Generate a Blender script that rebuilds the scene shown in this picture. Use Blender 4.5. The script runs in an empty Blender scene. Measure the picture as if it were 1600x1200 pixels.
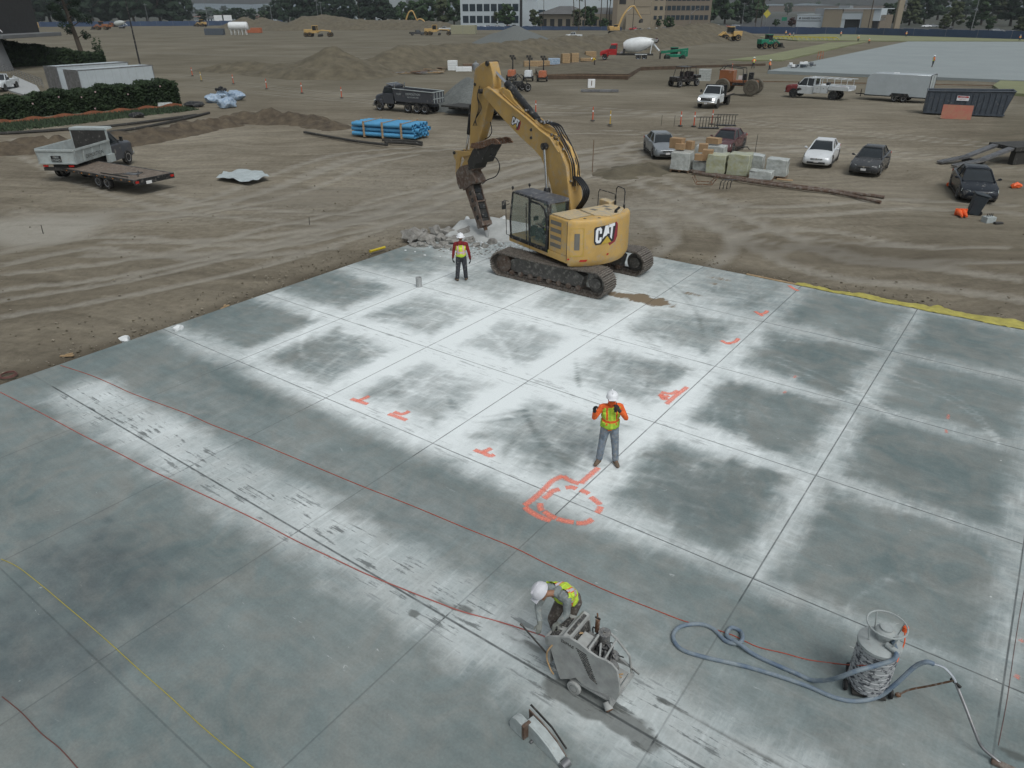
import bpy, bmesh, math, random
import numpy as np
from mathutils import Vector, Matrix, noise as mnoise
R=math.radians
random.seed(7)
# ---------------------------------------------------------------- camera, sky, sun, exposure
scene=bpy.context.scene
col=scene.collection
FP=1113.0; PITCH=R(27.78); ROLL=R(0.2); CAMH=9.0; GA=R(-36.3)
cd=bpy.data.cameras.new('camera'); cam=bpy.data.objects.new('camera',cd); col.objects.link(cam)
cd.sensor_fit='HORIZONTAL'; cd.sensor_width=36.0; cd.lens=36.0*FP/1600.0
cd.clip_start=0.1; cd.clip_end=9000
cam.location=(0,0,CAMH); cam.rotation_euler=(R(90)-PITCH,0,0)
cam.rotation_euler=(Matrix.Rotation(R(90)-PITCH,4,'X')@Matrix.Rotation(-ROLL,4,'Z')).to_euler()
scene.camera=cam
SUN_EL=R(58); SUN_AZ=R(150)
w=bpy.data.worlds.new('World'); scene.world=w; w.use_nodes=True
nt=w.node_tree; bg=nt.nodes['Background']
sky=nt.nodes.new('ShaderNodeTexSky'); sky.sky_type='NISHITA'; sky.sun_disc=False
sky.sun_elevation=SUN_EL; sky.sun_rotation=SUN_AZ; sky.air_density=1.0; sky.dust_density=4.0; sky.ozone_density=1.0
hs=nt.nodes.new('ShaderNodeHueSaturation'); hs.inputs['Saturation'].default_value=.22; nt.links.new(sky.outputs[0],hs.inputs['Color'])   # overcast: cloud greys the sky
mxw=nt.nodes.new('ShaderNodeMix'); mxw.data_type='RGBA'; mxw.blend_type='MULTIPLY'; mxw.inputs['Factor'].default_value=1; nt.links.new(hs.outputs[0],mxw.inputs[6]); mxw.inputs[7].default_value=(.95,1.01,1.02,1)
nt.links.new(mxw.outputs[2],bg.inputs[0]); bg.inputs[1].default_value=0.12
sl=bpy.data.lights.new('sun','SUN'); sl.energy=1.15; sl.angle=R(28); sl.color=(1.0,0.97,0.93)
so=bpy.data.objects.new('sun',sl); col.objects.link(so)
so.rotation_euler=(R(90)-SUN_EL,0,R(180)-SUN_AZ)
so.location=(0,0,60)
scene.view_settings.view_transform='Standard'; scene.view_settings.look='None'
scene.view_settings.exposure=-0.12; scene.view_settings.gamma=1.0
scene.view_settings.use_curve_mapping=False

# ---------------------------------------------------------------- survey helpers: photo pixel -> point on the level site
def _ray(x,y):
    a=(x-800)/FP;b=(600-y)/FP;cr,sr=math.cos(ROLL),math.sin(ROLL)
    r=a*cr-b*sr;u=a*sr+b*cr
    return (r, math.cos(PITCH)+u*math.sin(PITCH), -math.sin(PITCH)+u*math.cos(PITCH))
def G(x,y,z=0.0):
    d=_ray(x,y);t=(z-CAMH)/d[2];return Vector((d[0]*t,d[1]*t,z))
CG,SG=math.cos(GA),math.sin(GA)
def w2l(X,Y): return (X*CG+Y*SG, -X*SG+Y*CG)
def l2w(a,b,z=0.0): return Vector((a*CG-b*SG, a*SG+b*CG, z))
def L(x,y,z=0.0):
    g=G(x,y,z); a,b=w2l(g.x,g.y); return (a,b)
def lplane(x,y,ly):
    d=_ray(x,y); dx=d[0]*CG+d[1]*SG; dy=-d[0]*SG+d[1]*CG; t=ly/dy
    return (dx*t, CAMH+d[2]*t)
def vplane(x,y,C,az,off=0.0):
    fx,fy=math.cos(az),math.sin(az);nx,ny=-fy,fx
    cx,cy=C[0]+nx*off,C[1]+ny*off
    d=_ray(x,y);t=(cx*nx+cy*ny)/(d[0]*nx+d[1]*ny)
    return ((d[0]*t-cx)*fx+(d[1]*t-cy)*fy, CAMH+d[2]*t)
def ppm(y): # photo pixels per metre for things standing at photo row y
    g=G(800,y); return FP/(g.y*math.cos(PITCH)+CAMH*math.sin(PITCH))

# ---------------------------------------------------------------- materials
MATS={}
def nodes(m): 
    m.use_nodes=True; n=m.node_tree.nodes; l=m.node_tree.links; return n,l,n['Principled BSDF']
def mat(name,c,rough=.6,metal=0.0,var=.22,scale=2.5,c2=None,bump=0.0,dust=0.0,spec=.4,trans=0.0,alpha=1.0,emit=None,es=0):
    if name in MATS: return MATS[name]
    m=bpy.data.materials.new(name); MATS[name]=m; n,l,p=nodes(m)
    p.inputs['Roughness'].default_value=rough; p.inputs['Metallic'].default_value=metal
    p.inputs['Specular IOR Level'].default_value=spec
    tc=n.new('ShaderNodeTexCoord'); nz=n.new('ShaderNodeTexNoise'); nz.inputs['Scale'].default_value=scale; nz.inputs['Detail'].default_value=8; nz.inputs['Roughness'].default_value=.65
    l.new(tc.outputs['Object'],nz.inputs['Vector'])
    cr=n.new('ShaderNodeValToRGB'); l.new(nz.outputs['Fac'],cr.inputs[0])
    a=c; b=c2 if c2 else tuple(x*(1-var) for x in c)
    cr.color_ramp.elements[0].position=.35; cr.color_ramp.elements[1].position=.65
    cr.color_ramp.elements[0].color=(*b,1); cr.color_ramp.elements[1].color=(*a,1)
    out=cr.outputs[0]
    if dust>0:
        n2=n.new('ShaderNodeTexNoise'); n2.inputs['Scale'].default_value=scale*2.3; n2.inputs['Detail'].default_value=10; n2.inputs['Roughness'].default_value=.7
        l.new(tc.outputs['Object'],n2.inputs['Vector'])
        mr=n.new('ShaderNodeMapRange'); mr.inputs[1].default_value=.62-dust*.35; mr.inputs[2].default_value=.80-dust*.2
        l.new(n2.outputs['Fac'],mr.inputs[0])
        mx=n.new('ShaderNodeMix'); mx.data_type='RGBA'; l.new(mr.outputs[0],mx.inputs['Factor'])
        l.new(out,mx.inputs[6]); mx.inputs[7].default_value=(.33,.31,.28,1); out=mx.outputs[2]
    l.new(out,p.inputs['Base Color'])
    if bump>0:
        b3=n.new('ShaderNodeBump'); b3.inputs['Strength'].default_value=bump; b3.inputs['Distance'].default_value=.05
        l.new(nz.outputs['Fac'],b3.inputs['Height']); l.new(b3.outputs[0],p.inputs['Normal'])
    if trans>0: p.inputs['Transmission Weight'].default_value=trans
    if alpha<1: p.inputs['Alpha'].default_value=alpha
    if emit: p.inputs['Emission Color'].default_value=(*emit,1); p.inputs['Emission Strength'].default_value=es
    return m
S=lambda r,g,b:tuple((x/255/12.92 if x<=10 else ((x/255+.055)/1.055)**2.4) for x in (r,g,b))
mat('cat_yellow',(.56,.355,.115),.48,var=.16,scale=1.4,dust=.34)
mat('cat_yellow_dusty',(.56,.43,.24),.65,var=.12,dust=.55)
mat('black_paint',(.018,.019,.021),.45,var=.3,dust=.25)
mat('rubber',(.016,.016,.017),.85,var=.3,dust=.2)
mat('hose_black',(.014,.015,.018),.5)
mat('chrome',(.75,.77,.80),.18,1.0,var=.1)
mat('steel',(.32,.32,.33),.45,.8,var=.4,dust=.2)
mat('track_steel',(.12,.10,.085),.7,.2,var=.4,scale=6,dust=.4); mat('grouser',(.30,.27,.24),.5,.4,var=.5,scale=8,dust=.2); mat('frame_grey',(.115,.108,.100),.75,.1,var=.4,scale=3,dust=.3)
mat('dark_steel',(.05,.048,.045),.65,.2,var=.3,scale=2,dust=.12)
mat('rust',(.17,.085,.045),.85,var=.5,scale=5,dust=.35)
mat('rusty_grey',(.17,.14,.12),.75,.1,var=.5,scale=3,c2=(.10,.055,.035),dust=.3)
mat('white_paint',(.72,.74,.75),.4,var=.1,scale=1.5,dust=.08)
mat('white_plain',(.78,.79,.80),.5,var=.08)
mat('grey_paint',(.22,.23,.24),.5,var=.2,dust=.1)
mat('glass_dark',(.015,.02,.024),.06,var=.3,spec=.7)
mat('glass_far',(.03,.045,.06),.25,var=.4)
mat('red_light',(.45,.02,.015),.3)
mat('amber',(.7,.25,.02),.3)
mat('wood',(.42,.29,.16),.75,var=.35,scale=5)
mat('old_wood',(.20,.135,.09),.85,var=.4,scale=4)
mat('cardboard',(.36,.235,.13),.8,var=.18)
mat('orange_plastic',(.85,.13,.03),.5,var=.2)
mat('delin_orange',(.62,.09,.035),.5)
mat('concrete',(.40,.41,.41),.85,var=.25,scale=3,bump=.4)
mat('broken_concrete',(.34,.33,.31),.9,var=.4,scale=3,c2=(.17,.16,.145),bump=.9)
mat('dirt_pile',(.140,.120,.083),.95,var=.4,scale=.6,c2=(.080,.068,.047),bump=.9)
mat('dirt_berm',(.120,.094,.064),.95,var=.45,scale=1.3,c2=(.055,.042,.030),bump=.9)
mat('gravel_grey',(.15,.16,.155),.95,var=.35,scale=5,bump=.6)
mat('glow_lamp',(.9,.92,.95),.2,emit=(1,1,1),es=2.5)

# ---------------------------------------------------------------- mesh builder
_ICO={}
def ico(sub):
    if sub not in _ICO:
        bm=bmesh.new(); bmesh.ops.create_icosphere(bm,subdivisions=sub,radius=1)
        _ICO[sub]=([v.co.copy() for v in bm.verts],[[v.index for v in f.verts] for f in bm.faces]); bm.free()
    return _ICO[sub]
class MB:
    def __init__(s): s.v=[];s.f=[];s.m=[];s.names=[];s.cur=0;s.X=None
    def use(s,name):
        if name not in s.names: s.names.append(name)
        s.cur=s.names.index(name); return s
    def add(s,vs,fs):
        o=len(s.v)
        if s.X is not None: vs=[s.X@Vector(v) for v in vs]
        s.v+= [tuple(v) for v in vs]; s.f+=[[i+o for i in f] for f in fs]; s.m+=[s.cur]*len(fs); return s
    def box(s,c,d,rz=0,rx=0,ry=0,taper=1.0,tx=None):
        x,y,z=d[0]/2,d[1]/2,d[2]/2; t=taper; t2=taper if tx is None else tx
        vs=[Vector(p) for p in [(-x,-y,-z),(x,-y,-z),(x,y,-z),(-x,y,-z),(-x*t2,-y*t,z),(x*t2,-y*t,z),(x*t2,y*t,z),(-x*t2,y*t,z)]]
        if rz or rx or ry:
            M=Matrix.Rotation(rz,3,'Z')@Matrix.Rotation(ry,3,'Y')@Matrix.Rotation(rx,3,'X'); vs=[M@v for v in vs]
        c=Vector(c); return s.add([v+c for v in vs],[(0,3,2,1),(4,5,6,7),(0,1,5,4),(1,2,6,5),(2,3,7,6),(3,0,4,7)])
    def bb(s,x0,x1,y0,y1,z0,z1): return s.box(((x0+x1)/2,(y0+y1)/2,(z0+z1)/2),(x1-x0,y1-y0,z1-z0))
    def loft(s,rings,caps=True,closed=True):
        n=len(rings[0]); vs=[v for r in rings for v in r]; fs=[]
        for i in range(len(rings)-1):
            for j in range(n if closed else n-1):
                k=(j+1)%n; fs.append((i*n+j,i*n+k,(i+1)*n+k,(i+1)*n+j))
        if caps and closed: fs.append(tuple(reversed(range(n)))); fs.append(tuple((len(rings)-1)*n+j for j in range(n)))
        return s.add(vs,fs)
    def cyl(s,p,q,r,r2=None,n=12,caps=True):
        p,q=Vector(p),Vector(q); r2=r if r2 is None else r2
        d=(q-p).normalized(); a=d.orthogonal().normalized(); b=d.cross(a)
        R1=[p+(a*math.cos(t)+b*math.sin(t))*r for t in [2*math.pi*i/n for i in range(n)]]
        R2=[q+(a*math.cos(t)+b*math.sin(t))*r2 for t in [2*math.pi*i/n for i in range(n)]]
        return s.loft([R1,R2],caps)
    def tube(s,pts,r,n=6,smooth=0,closed=False):
        P=[Vector(p) for p in pts]
        if smooth: P=catmull(P,smooth,closed)
        rings=[];N=len(P);a=None
        for i,p in enumerate(P):
            t=(P[(i+1)%N]-P[i-1]) if closed else (P[min(i+1,N-1)]-P[max(i-1,0)])
            if t.length<1e-9: t=Vector((0,0,1))
            t.normalize()
            if a is None: a=t.orthogonal().normalized()
            a=(a-t*a.dot(t));
            if a.length<1e-6: a=t.orthogonal()
            a.normalize(); b=t.cross(a)
            rr=r(i/(N-1)) if callable(r) else r
            rings.append([p+(a*math.cos(u)+b*math.sin(u))*rr for u in [2*math.pi*k/n for k in range(n)]])
        if closed: rings.append(rings[0])
        return s.loft(rings,not closed)
    def prism(s,pts,axis,a,b):
        def P(u,v,w):
            return {'x':(w,u,v),'y':(u,w,v),'z':(u,v,w)}[axis]
        n=len(pts); vs=[P(u,v,a) for u,v in pts]+[P(u,v,b) for u,v in pts]
        fs=[tuple(range(n)),tuple(reversed(range(n,2*n)))]+[(i,n+i,n+(i+1)%n,(i+1)%n) for i in range(n)]
        return s.add(vs,fs)
    def lathe(s,prof,c=(0,0,0),n=16,axis='z'):
        rings=[]
        for r,z in prof:
            ring=[]
            for k in range(n):
                t=2*math.pi*k/n; u,v=r*math.cos(t),r*math.sin(t)
                q={'z':(u,v,z),'y':(u,z,v),'x':(z,u,v)}[axis]; ring.append((q[0]+c[0],q[1]+c[1],q[2]+c[2]))
            rings.append(ring)
        return s.loft(rings,True)
    def blob(s,c,d,sub=2,amp=0.0,fr=1.5,seed=0,flat=None):
        V,F=ico(sub); c=Vector(c); out=[]
        o=Vector((seed*3.7,seed*1.3,seed*7.1))
        for v in V:
            k=1+amp*mnoise.noise(v*fr+o)
            q=Vector((v.x*d[0]*k,v.y*d[1]*k,v.z*d[2]*k))
            if flat is not None and q.z<flat: q.z=flat
            out.append(q+c)
        return s.add(out,F)
    def quad(s,a,b,c,d): return s.add([a,b,c,d],[(0,1,2,3)])
    def build(s,name,parent=None,bevel=0,smooth=35,label=None,seg=1):
        me=bpy.data.meshes.new(name); me.from_pydata(s.v,[],s.f)
        for nm in s.names: me.materials.append(MATS[nm])
        me.polygons.foreach_set('material_index',s.m)
        bm=bmesh.new(); bm.from_mesh(me); bmesh.ops.recalc_face_normals(bm,faces=bm.faces); bm.to_mesh(me); bm.free()
        if smooth:
            me.polygons.foreach_set('use_smooth',[True]*len(me.polygons)); me.set_sharp_from_angle(angle=R(smooth))
        o=bpy.data.objects.new(name,me); col.objects.link(o)
        if parent is not None: o.parent=parent
        if bevel>0:
            b=o.modifiers.new('bevel','BEVEL'); b.width=bevel; b.segments=seg; b.limit_method='ANGLE'; b.angle_limit=R(40); b.harden_normals=False
        if label: o['label']=label
        return o
def pieces(mb,name,parent,**k):
    """one part per separate solid"""
    par=list(range(len(mb.v)))
    def fd(i):
        while par[i]!=i: par[i]=par[par[i]]; i=par[i]
        return i
    for f in mb.f:
        a=fd(f[0])
        for q in f[1:]: par[fd(q)]=a
    grp={}
    for f,m in zip(mb.f,mb.m): grp.setdefault(fd(f[0]),[]).append((f,m))
    out=[]
    for g in grp.values():
        n=MB(); n.names=list(mb.names); ix={}
        for f,m in g:
            for q in f:
                if q not in ix: ix[q]=len(n.v); n.v.append(mb.v[q])
            n.f.append([ix[q] for q in f]); n.m.append(m)
        out.append(n.build(name,parent,**k))
    return out
def catmull(P,k,closed=False):
    out=[];N=len(P)
    rng=range(N) if closed else range(N-1)
    for i in rng:
        p0=P[(i-1)%N] if closed else P[max(i-1,0)];p1=P[i];p2=P[(i+1)%N] if closed else P[i+1];p3=P[(i+2)%N] if closed else P[min(i+2,N-1)]
        for j in range(k):
            t=j/k; out.append(.5*((2*p1)+(p2-p0)*t+(2*p0-5*p1+4*p2-p3)*t*t+(3*p1-p0-3*p2+p3)*t**3))
    if not closed: out.append(P[-1])
    return out
def tag(o,label=None,cat=None,group=None,kind=None):
    if label: o['label']=label
    if cat: o['category']=cat
    if group: o['group']=group
    if kind: o['kind']=kind
    return o
def thing(name,label,cat,loc=(0,0,0),rz=0,group=None):
    o=bpy.data.objects.new(name,None); o.empty_display_size=.3; col.objects.link(o)
    o.location=loc; o.rotation_euler=(0,0,rz); return tag(o,label,cat,group)
def copy_tree(o,parent=None):
    c=o.copy(); col.objects.link(c)
    if parent is not None: c.parent=parent
    for ch in list(o.children): copy_tree(ch,c)
    return c
def place(src,loc,rz,label,group=None,scale=None):
    c=copy_tree(src); c.location=loc; c.rotation_euler=(0,0,rz); c['label']=label
    if group: c['group']=group
    if scale: c.scale=scale if hasattr(scale,'__len__') else (scale,)*3
    return c
def recolor(o,frm,to):
    """give one copy its own paint: swap a material on the object's slots, keeping the shared mesh"""
    for c in [o]+list(o.children_recursive):
        if c.type=='MESH':
            for sl_ in c.material_slots:
                if sl_.material and sl_.material.name==frm: sl_.link='OBJECT'; sl_.material=MATS[to]
def text(name,s,size,parent,loc,rot,matname,ext=.002,align='CENTER'):
    cu=bpy.data.curves.new(name,'FONT'); cu.body=s; cu.size=size; cu.align_x=align; cu.align_y='CENTER'; cu.extrude=ext; cu.resolution_u=2
    t=bpy.data.objects.new(name,cu); col.objects.link(t)
    dg=bpy.context.evaluated_depsgraph_get(); me=bpy.data.meshes.new_from_object(t.evaluated_get(dg))
    bpy.data.objects.remove(t); me.materials.clear(); me.materials.append(MATS[matname])
    o=bpy.data.objects.new(name,me); col.objects.link(o); o.parent=parent; o.location=loc; o.rotation_euler=rot
    return o
# numpy value noise
def _h(ix,iy,s): 
    n=(ix*374761393+iy*668265263+s*974634777)&0x7fffffff
    n=((n^(n>>13))*1274126177)&0x7fffffff
    return ((n^(n>>16))&0xffff)/65535.0
def vnoise(x,y,s=0):
    ix=np.floor(x).astype(np.int64);iy=np.floor(y).astype(np.int64);fx=x-ix;fy=y-iy
    fx=fx*fx*(3-2*fx);fy=fy*fy*(3-2*fy)
    return (_h(ix,iy,s)*(1-fx)+_h(ix+1,iy,s)*fx)*(1-fy)+(_h(ix,iy+1,s)*(1-fx)+_h(ix+1,iy+1,s)*fx)*fy
def fbm(x,y,s=0,o=4):
    t=0;a=.5
    for i in range(o): t=t+a*vnoise(x,y,s+i); x=x*2.03;y=y*2.03;a*=.5
    return t/(1-.5**o)
def gridmesh(X,Y,Z,name,mats,parent=None,attrs=None,smooth=True):
    r,c=X.shape; me=bpy.data.meshes.new(name)
    v=np.stack([X,Y,Z],-1).reshape(-1,3)
    i=np.arange(r*c).reshape(r,c); f=np.stack([i[:-1,:-1],i[:-1,1:],i[1:,1:],i[1:,:-1]],-1).reshape(-1,4)
    me.vertices.add(len(v)); me.vertices.foreach_set('co',v.ravel())
    me.loops.add(f.size); me.loops.foreach_set('vertex_index',f.ravel().astype(np.int32))
    me.polygons.add(len(f)); me.polygons.foreach_set('loop_start',np.arange(0,f.size,4,dtype=np.int32))
    me.update(calc_edges=True); me.validate()
    for m_ in mats: me.materials.append(MATS[m_])
    me.polygons.foreach_set('use_smooth',[smooth]*len(me.polygons))
    for k,a in (attrs or {}).items():
        at=me.attributes.new(k,'FLOAT','POINT'); at.data.foreach_set('value',np.ascontiguousarray(a.ravel(),dtype=np.float32))
    o=bpy.data.objects.new(name,me); col.objects.link(o)
    if parent is not None: o.parent=parent
    return o
def sstep(a,b,x): 
    t=np.clip((x-a)/(b-a),0,1); return t*t*(3-2*t)
def polydist(X,Y,pts):
    d=np.full(X.shape,1e9)
    for (a,b),(c,e) in zip(pts[:-1],pts[1:]):
        vx,vy=c-a,e-b; t=np.clip(((X-a)*vx+(Y-b)*vy)/(vx*vx+vy*vy+1e-12),0,1)
        d=np.minimum(d,np.hypot(X-a-t*vx,Y-b-t*vy))
    return d
# ================================================================ GROUND
def ground_material():
    m=bpy.data.materials.new('site_dirt'); MATS['site_dirt']=m; n,l,p=nodes(m)
    p.inputs['Roughness'].default_value=.95; p.inputs['Specular IOR Level'].default_value=.15
    tc=n.new('ShaderNodeTexCoord')
    def noise(sc,det,vec,rg=.6,dist=0):
        a=n.new('ShaderNodeTexNoise'); a.inputs['Scale'].default_value=sc; a.inputs['Detail'].default_value=det; a.inputs['Roughness'].default_value=rg; a.inputs['Distortion'].default_value=dist
        l.new(vec,a.inputs['Vector']); return a
    def mapping(rz,scale,vec):
        a=n.new('ShaderNodeMapping'); a.inputs['Rotation'].default_value=(0,0,rz); a.inputs['Scale'].default_value=scale; l.new(vec,a.inputs['Vector']); return a.outputs[0]
    def ramp(f,stops):
        a=n.new('ShaderNodeValToRGB'); l.new(f,a.inputs[0]); e=a.color_ramp.elements
        e[0].position,e[0].color=stops[0][0],(*stops[0][1],1); e[1].position,e[1].color=stops[-1][0],(*stops[-1][1],1)
        for q in stops[1:-1]: x=e.new(q[0]); x.color=(*q[1],1)
        return a.outputs[0]
    def mix(f,a,b,mode='MIX'):
        x=n.new('ShaderNodeMix'); x.data_type='RGBA'; x.blend_type=mode
        (l.new(f,x.inputs['Factor']) if not isinstance(f,float) else setattr(x.inputs['Factor'],'default_value',f))
        for s_,v in ((6,a),(7,b)):
            if isinstance(v,tuple): x.inputs[s_].default_value=(*v,1)
            else: l.new(v,x.inputs[s_])
        return x.outputs[2]
    obj=tc.outputs['Object']
    wn=noise(.035,3,obj); 
    sub=n.new('ShaderNodeVectorMath'); sub.operation='MULTIPLY_ADD'; l.new(wn.outputs['Color'],sub.inputs[0]); sub.inputs[1].default_value=(16,16,0); l.new(obj,sub.inputs[2])
    warp=sub.outputs[0]
    big=noise(.06,5,obj,.6)
    base=ramp(big.outputs['Fac'],[(.32,(.145,.124,.093)),(.5,(.200,.175,.135)),(.68,(.270,.242,.194))])
    st=noise(1.0,6,mapping(R(8),(.16,1.25,1),warp),.65)
    sa=ramp(st.outputs['Fac'],[(.34,(.66,.64,.61)),(.5,(.97,.97,.97)),(.68,(1.32,1.31,1.3))])
    c=mix(.38,base,sa,'MULTIPLY')
    st2=noise(1.0,5,mapping(R(-48),(.14,1.0,1),warp),.62)
    sb=ramp(st2.outputs['Fac'],[(.38,(.66,.64,.62)),(.5,(1,1,1)),(.64,(1.3,1.29,1.27))])
    c=mix(.38,c,sb,'MULTIPLY')
    fine=noise(3.2,10,obj,.78)
    fr=ramp(fine.outputs['Fac'],[(.3,(.62,.61,.59)),(.5,(.98,.98,.98)),(.72,(1.36,1.35,1.33))])
    c=mix(.8,c,fr,'MULTIPLY')
    # tyre and track lines, dry dust, damp soil, painted vignette carried as surface attributes
    for an,colr in (('dry_and_lit',(.33,.31,.27)),('damp',(.058,.046,.032)),('far',(.095,.088,.062))):
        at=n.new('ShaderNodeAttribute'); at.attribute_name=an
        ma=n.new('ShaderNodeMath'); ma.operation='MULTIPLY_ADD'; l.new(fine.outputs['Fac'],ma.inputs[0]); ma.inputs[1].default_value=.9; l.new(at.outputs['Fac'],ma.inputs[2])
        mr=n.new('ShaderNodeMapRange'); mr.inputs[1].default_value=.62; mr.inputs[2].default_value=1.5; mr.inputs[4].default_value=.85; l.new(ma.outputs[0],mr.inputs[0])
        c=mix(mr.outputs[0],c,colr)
    l.new(c,p.inputs['Base Color'])
    bp=n.new('ShaderNodeBump'); bp.inputs['Strength'].default_value=.7; bp.inputs['Distance'].default_value=.08
    ad=n.new('ShaderNodeMath'); ad.operation='MULTIPLY_ADD'; l.new(st.outputs['Fac'],ad.inputs[0]); ad.inputs[1].default_value=.9; l.new(fine.outputs['Fac'],ad.inputs[2])
    l.new(ad.outputs[0],bp.inputs['Height']); l.new(bp.outputs[0],p.inputs['Normal'])
ground_material()
ys=np.concatenate([np.linspace(-30,4,12),4+np.cumsum(.16*1.0092**np.arange(560))])
ys=ys[ys<900]; ys=np.concatenate([ys,np.array([1000,1200,1500,2000,2700,3600,5200,7000])])
tt=np.linspace(-1,1,300); ta=np.sign(tt)*np.abs(tt)**1.15*1.5
TT,YY=np.meshgrid(ta,ys); XX=TT*(np.abs(YY)*.9+26)
LX=XX*CG+YY*SG; LY=-XX*SG+YY*CG
slabmask=(1-sstep(-.1,.5,np.maximum.reduce([-21.45-LX,LY-26.3,LX-9])))*(LY>-8)
ZZ=-.13+ (fbm(XX*.12,YY*.12,3)-.5)*.30*sstep(0,1.5,np.maximum.reduce([-21.4-LX,LY-26.2,LX*0-1])) + (fbm(XX*.9,YY*.9,9)-.5)*.09
ZZ=np.where(slabmask>.5,-.3,ZZ)
ZZ=ZZ+ sstep(150,600,YY)*0.0
TRACKS=[]
def trk(px,w=1.9,r=.22):
    P=catmull([Vector((*G(*q).xy,0)) for q in px],8)
    for s_ in (-.5,.5):
        out=[]
        for i,p_ in enumerate(P):
            t=(P[min(i+1,len(P)-1)]-P[max(i-1,0)]).normalized(); out.append((p_.x-t.y*w*s_,p_.y+t.x*w*s_))
        TRACKS.append((out,r))
trk([(1060,410),(1100,375),(1060,340),(1010,330),(985,345)],2.6,.35); trk([(0,430),(250,400),(480,345),(700,300),(900,250)])
trk([(0,470),(300,420),(560,350),(760,270),(1000,225),(1150,215)]); trk([(150,380),(420,370),(640,320),(800,255),(1040,230)])
trk([(1600,400),(1350,390),(1180,360),(1080,300),(900,262)]); trk([(300,130),(520,150),(760,172),(1050,180),(1400,215),(1600,235)])
trk([(280,112),(500,140),(800,160),(1100,178)]); trk([(1600,262),(1380,240),(1150,222),(980,205),(760,205)])
trk([(0,330),(200,330),(420,300),(560,250),(640,235)]); trk([(0,60),(300,66),(600,72),(900,80)],3,.6); trk([(0,70),(300,80),(560,86)],3,.6)
trk([(0,210),(200,290),(420,330),(700,330)]); trk([(560,330),(640,300),(760,290),(900,255),(1100,235),(1300,232)]); trk([(1600,330),(1400,320),(1200,330),(1060,300),(960,240)],1.9,.28); trk([(1600,450),(1450,430),(1300,415),(1200,372),(1120,335)],2.5,.4); trk([(200,330),(330,310),(470,260),(560,235),(720,225)]); trk([(0,395),(160,370),(330,385),(520,370)],1.9,.25)
trk([(1180,382),(1230,370),(1300,372),(1380,390),(1480,400)],2.6,.3); trk([(1010,220),(980,240),(930,262),(800,290)],1.9,.25)
dry_and_lit=np.zeros(XX.shape); damp=np.zeros(XX.shape)
near=YY<210
for pts,r in TRACKS:
    pts=pts[::2]+[pts[-1]]; xs_=[q[0] for q in pts]; y_=[q[1] for q in pts]
    msk=(XX>min(xs_)-2)&(XX<max(xs_)+2)&(YY>min(y_)-2)&(YY<max(y_)+2)
    d=polydist(XX[msk],YY[msk],pts); rr=r+YY[msk]*.0016
    dry_and_lit[msk]=np.maximum(dry_and_lit[msk],(1-sstep(rr*.3,rr*1.6,d))*.78)
    damp[msk]=np.maximum(damp[msk],(sstep(rr*.9,rr*1.2,d)*(1-sstep(rr*1.5,rr*2.3,d)))*.34)
    ZZ[msk]-= (1-sstep(rr*.6,rr*1.4,d))*.035
# dry dusty ground, its middle also lightened as painted vignette; damp strips at the slab edge and at the stock piles
def spot(px,py,rx,ry,a,arr):
    g=G(px,py); d=np.hypot((XX-g.x)/rx,(YY-g.y)/ry); np.copyto(arr,np.maximum(arr,a*(1-sstep(.2,1,d+ (fbm(XX*.25,YY*.25,31)-.5)*.9))))
spot(600,320,16,12,.42,dry_and_lit); spot(1060,330,9,8,.45,dry_and_lit); spot(330,330,8,6,.3,dry_and_lit); spot(15,345,6,5,1.3,dry_and_lit); spot(640,250,12,10,.3,dry_and_lit)
spot(430,300,14,4,.3,damp); spot(150,330,7,3,.25,damp); spot(1330,400,9,2.4,.55,damp); spot(1450,300,8,4,.3,damp); spot(700,240,6,5,.25,damp); spot(1100,320,8,3,.25,dry_and_lit); spot(1000,262,5,3,.55,damp); spot(1240,385,7,3,.6,damp); spot(1000,165,20,14,.25,damp)
e=np.maximum(-21.4-LX,LY-26.3); damp=np.maximum(damp,(1-sstep(0,1.6,np.abs(e)))*.75*(YY<60)*(fbm(LX*.6,LY*.6,5)+.6))
far=sstep(40,120,YY)*.66+sstep(170,420,YY)*.10+ sstep(0,14,-LX-22)*(LY<14)*.25 + sstep(28,40,LY)*(LX>-5)*.35*(YY<150)  # distance and outer flanks darkened: lens vignette painted into the soil
ground=gridmesh(XX,YY,ZZ,'ground',['site_dirt'],attrs={'dry_and_lit':dry_and_lit,'damp':damp,'far':far})
tag(ground,kind='structure')

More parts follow.
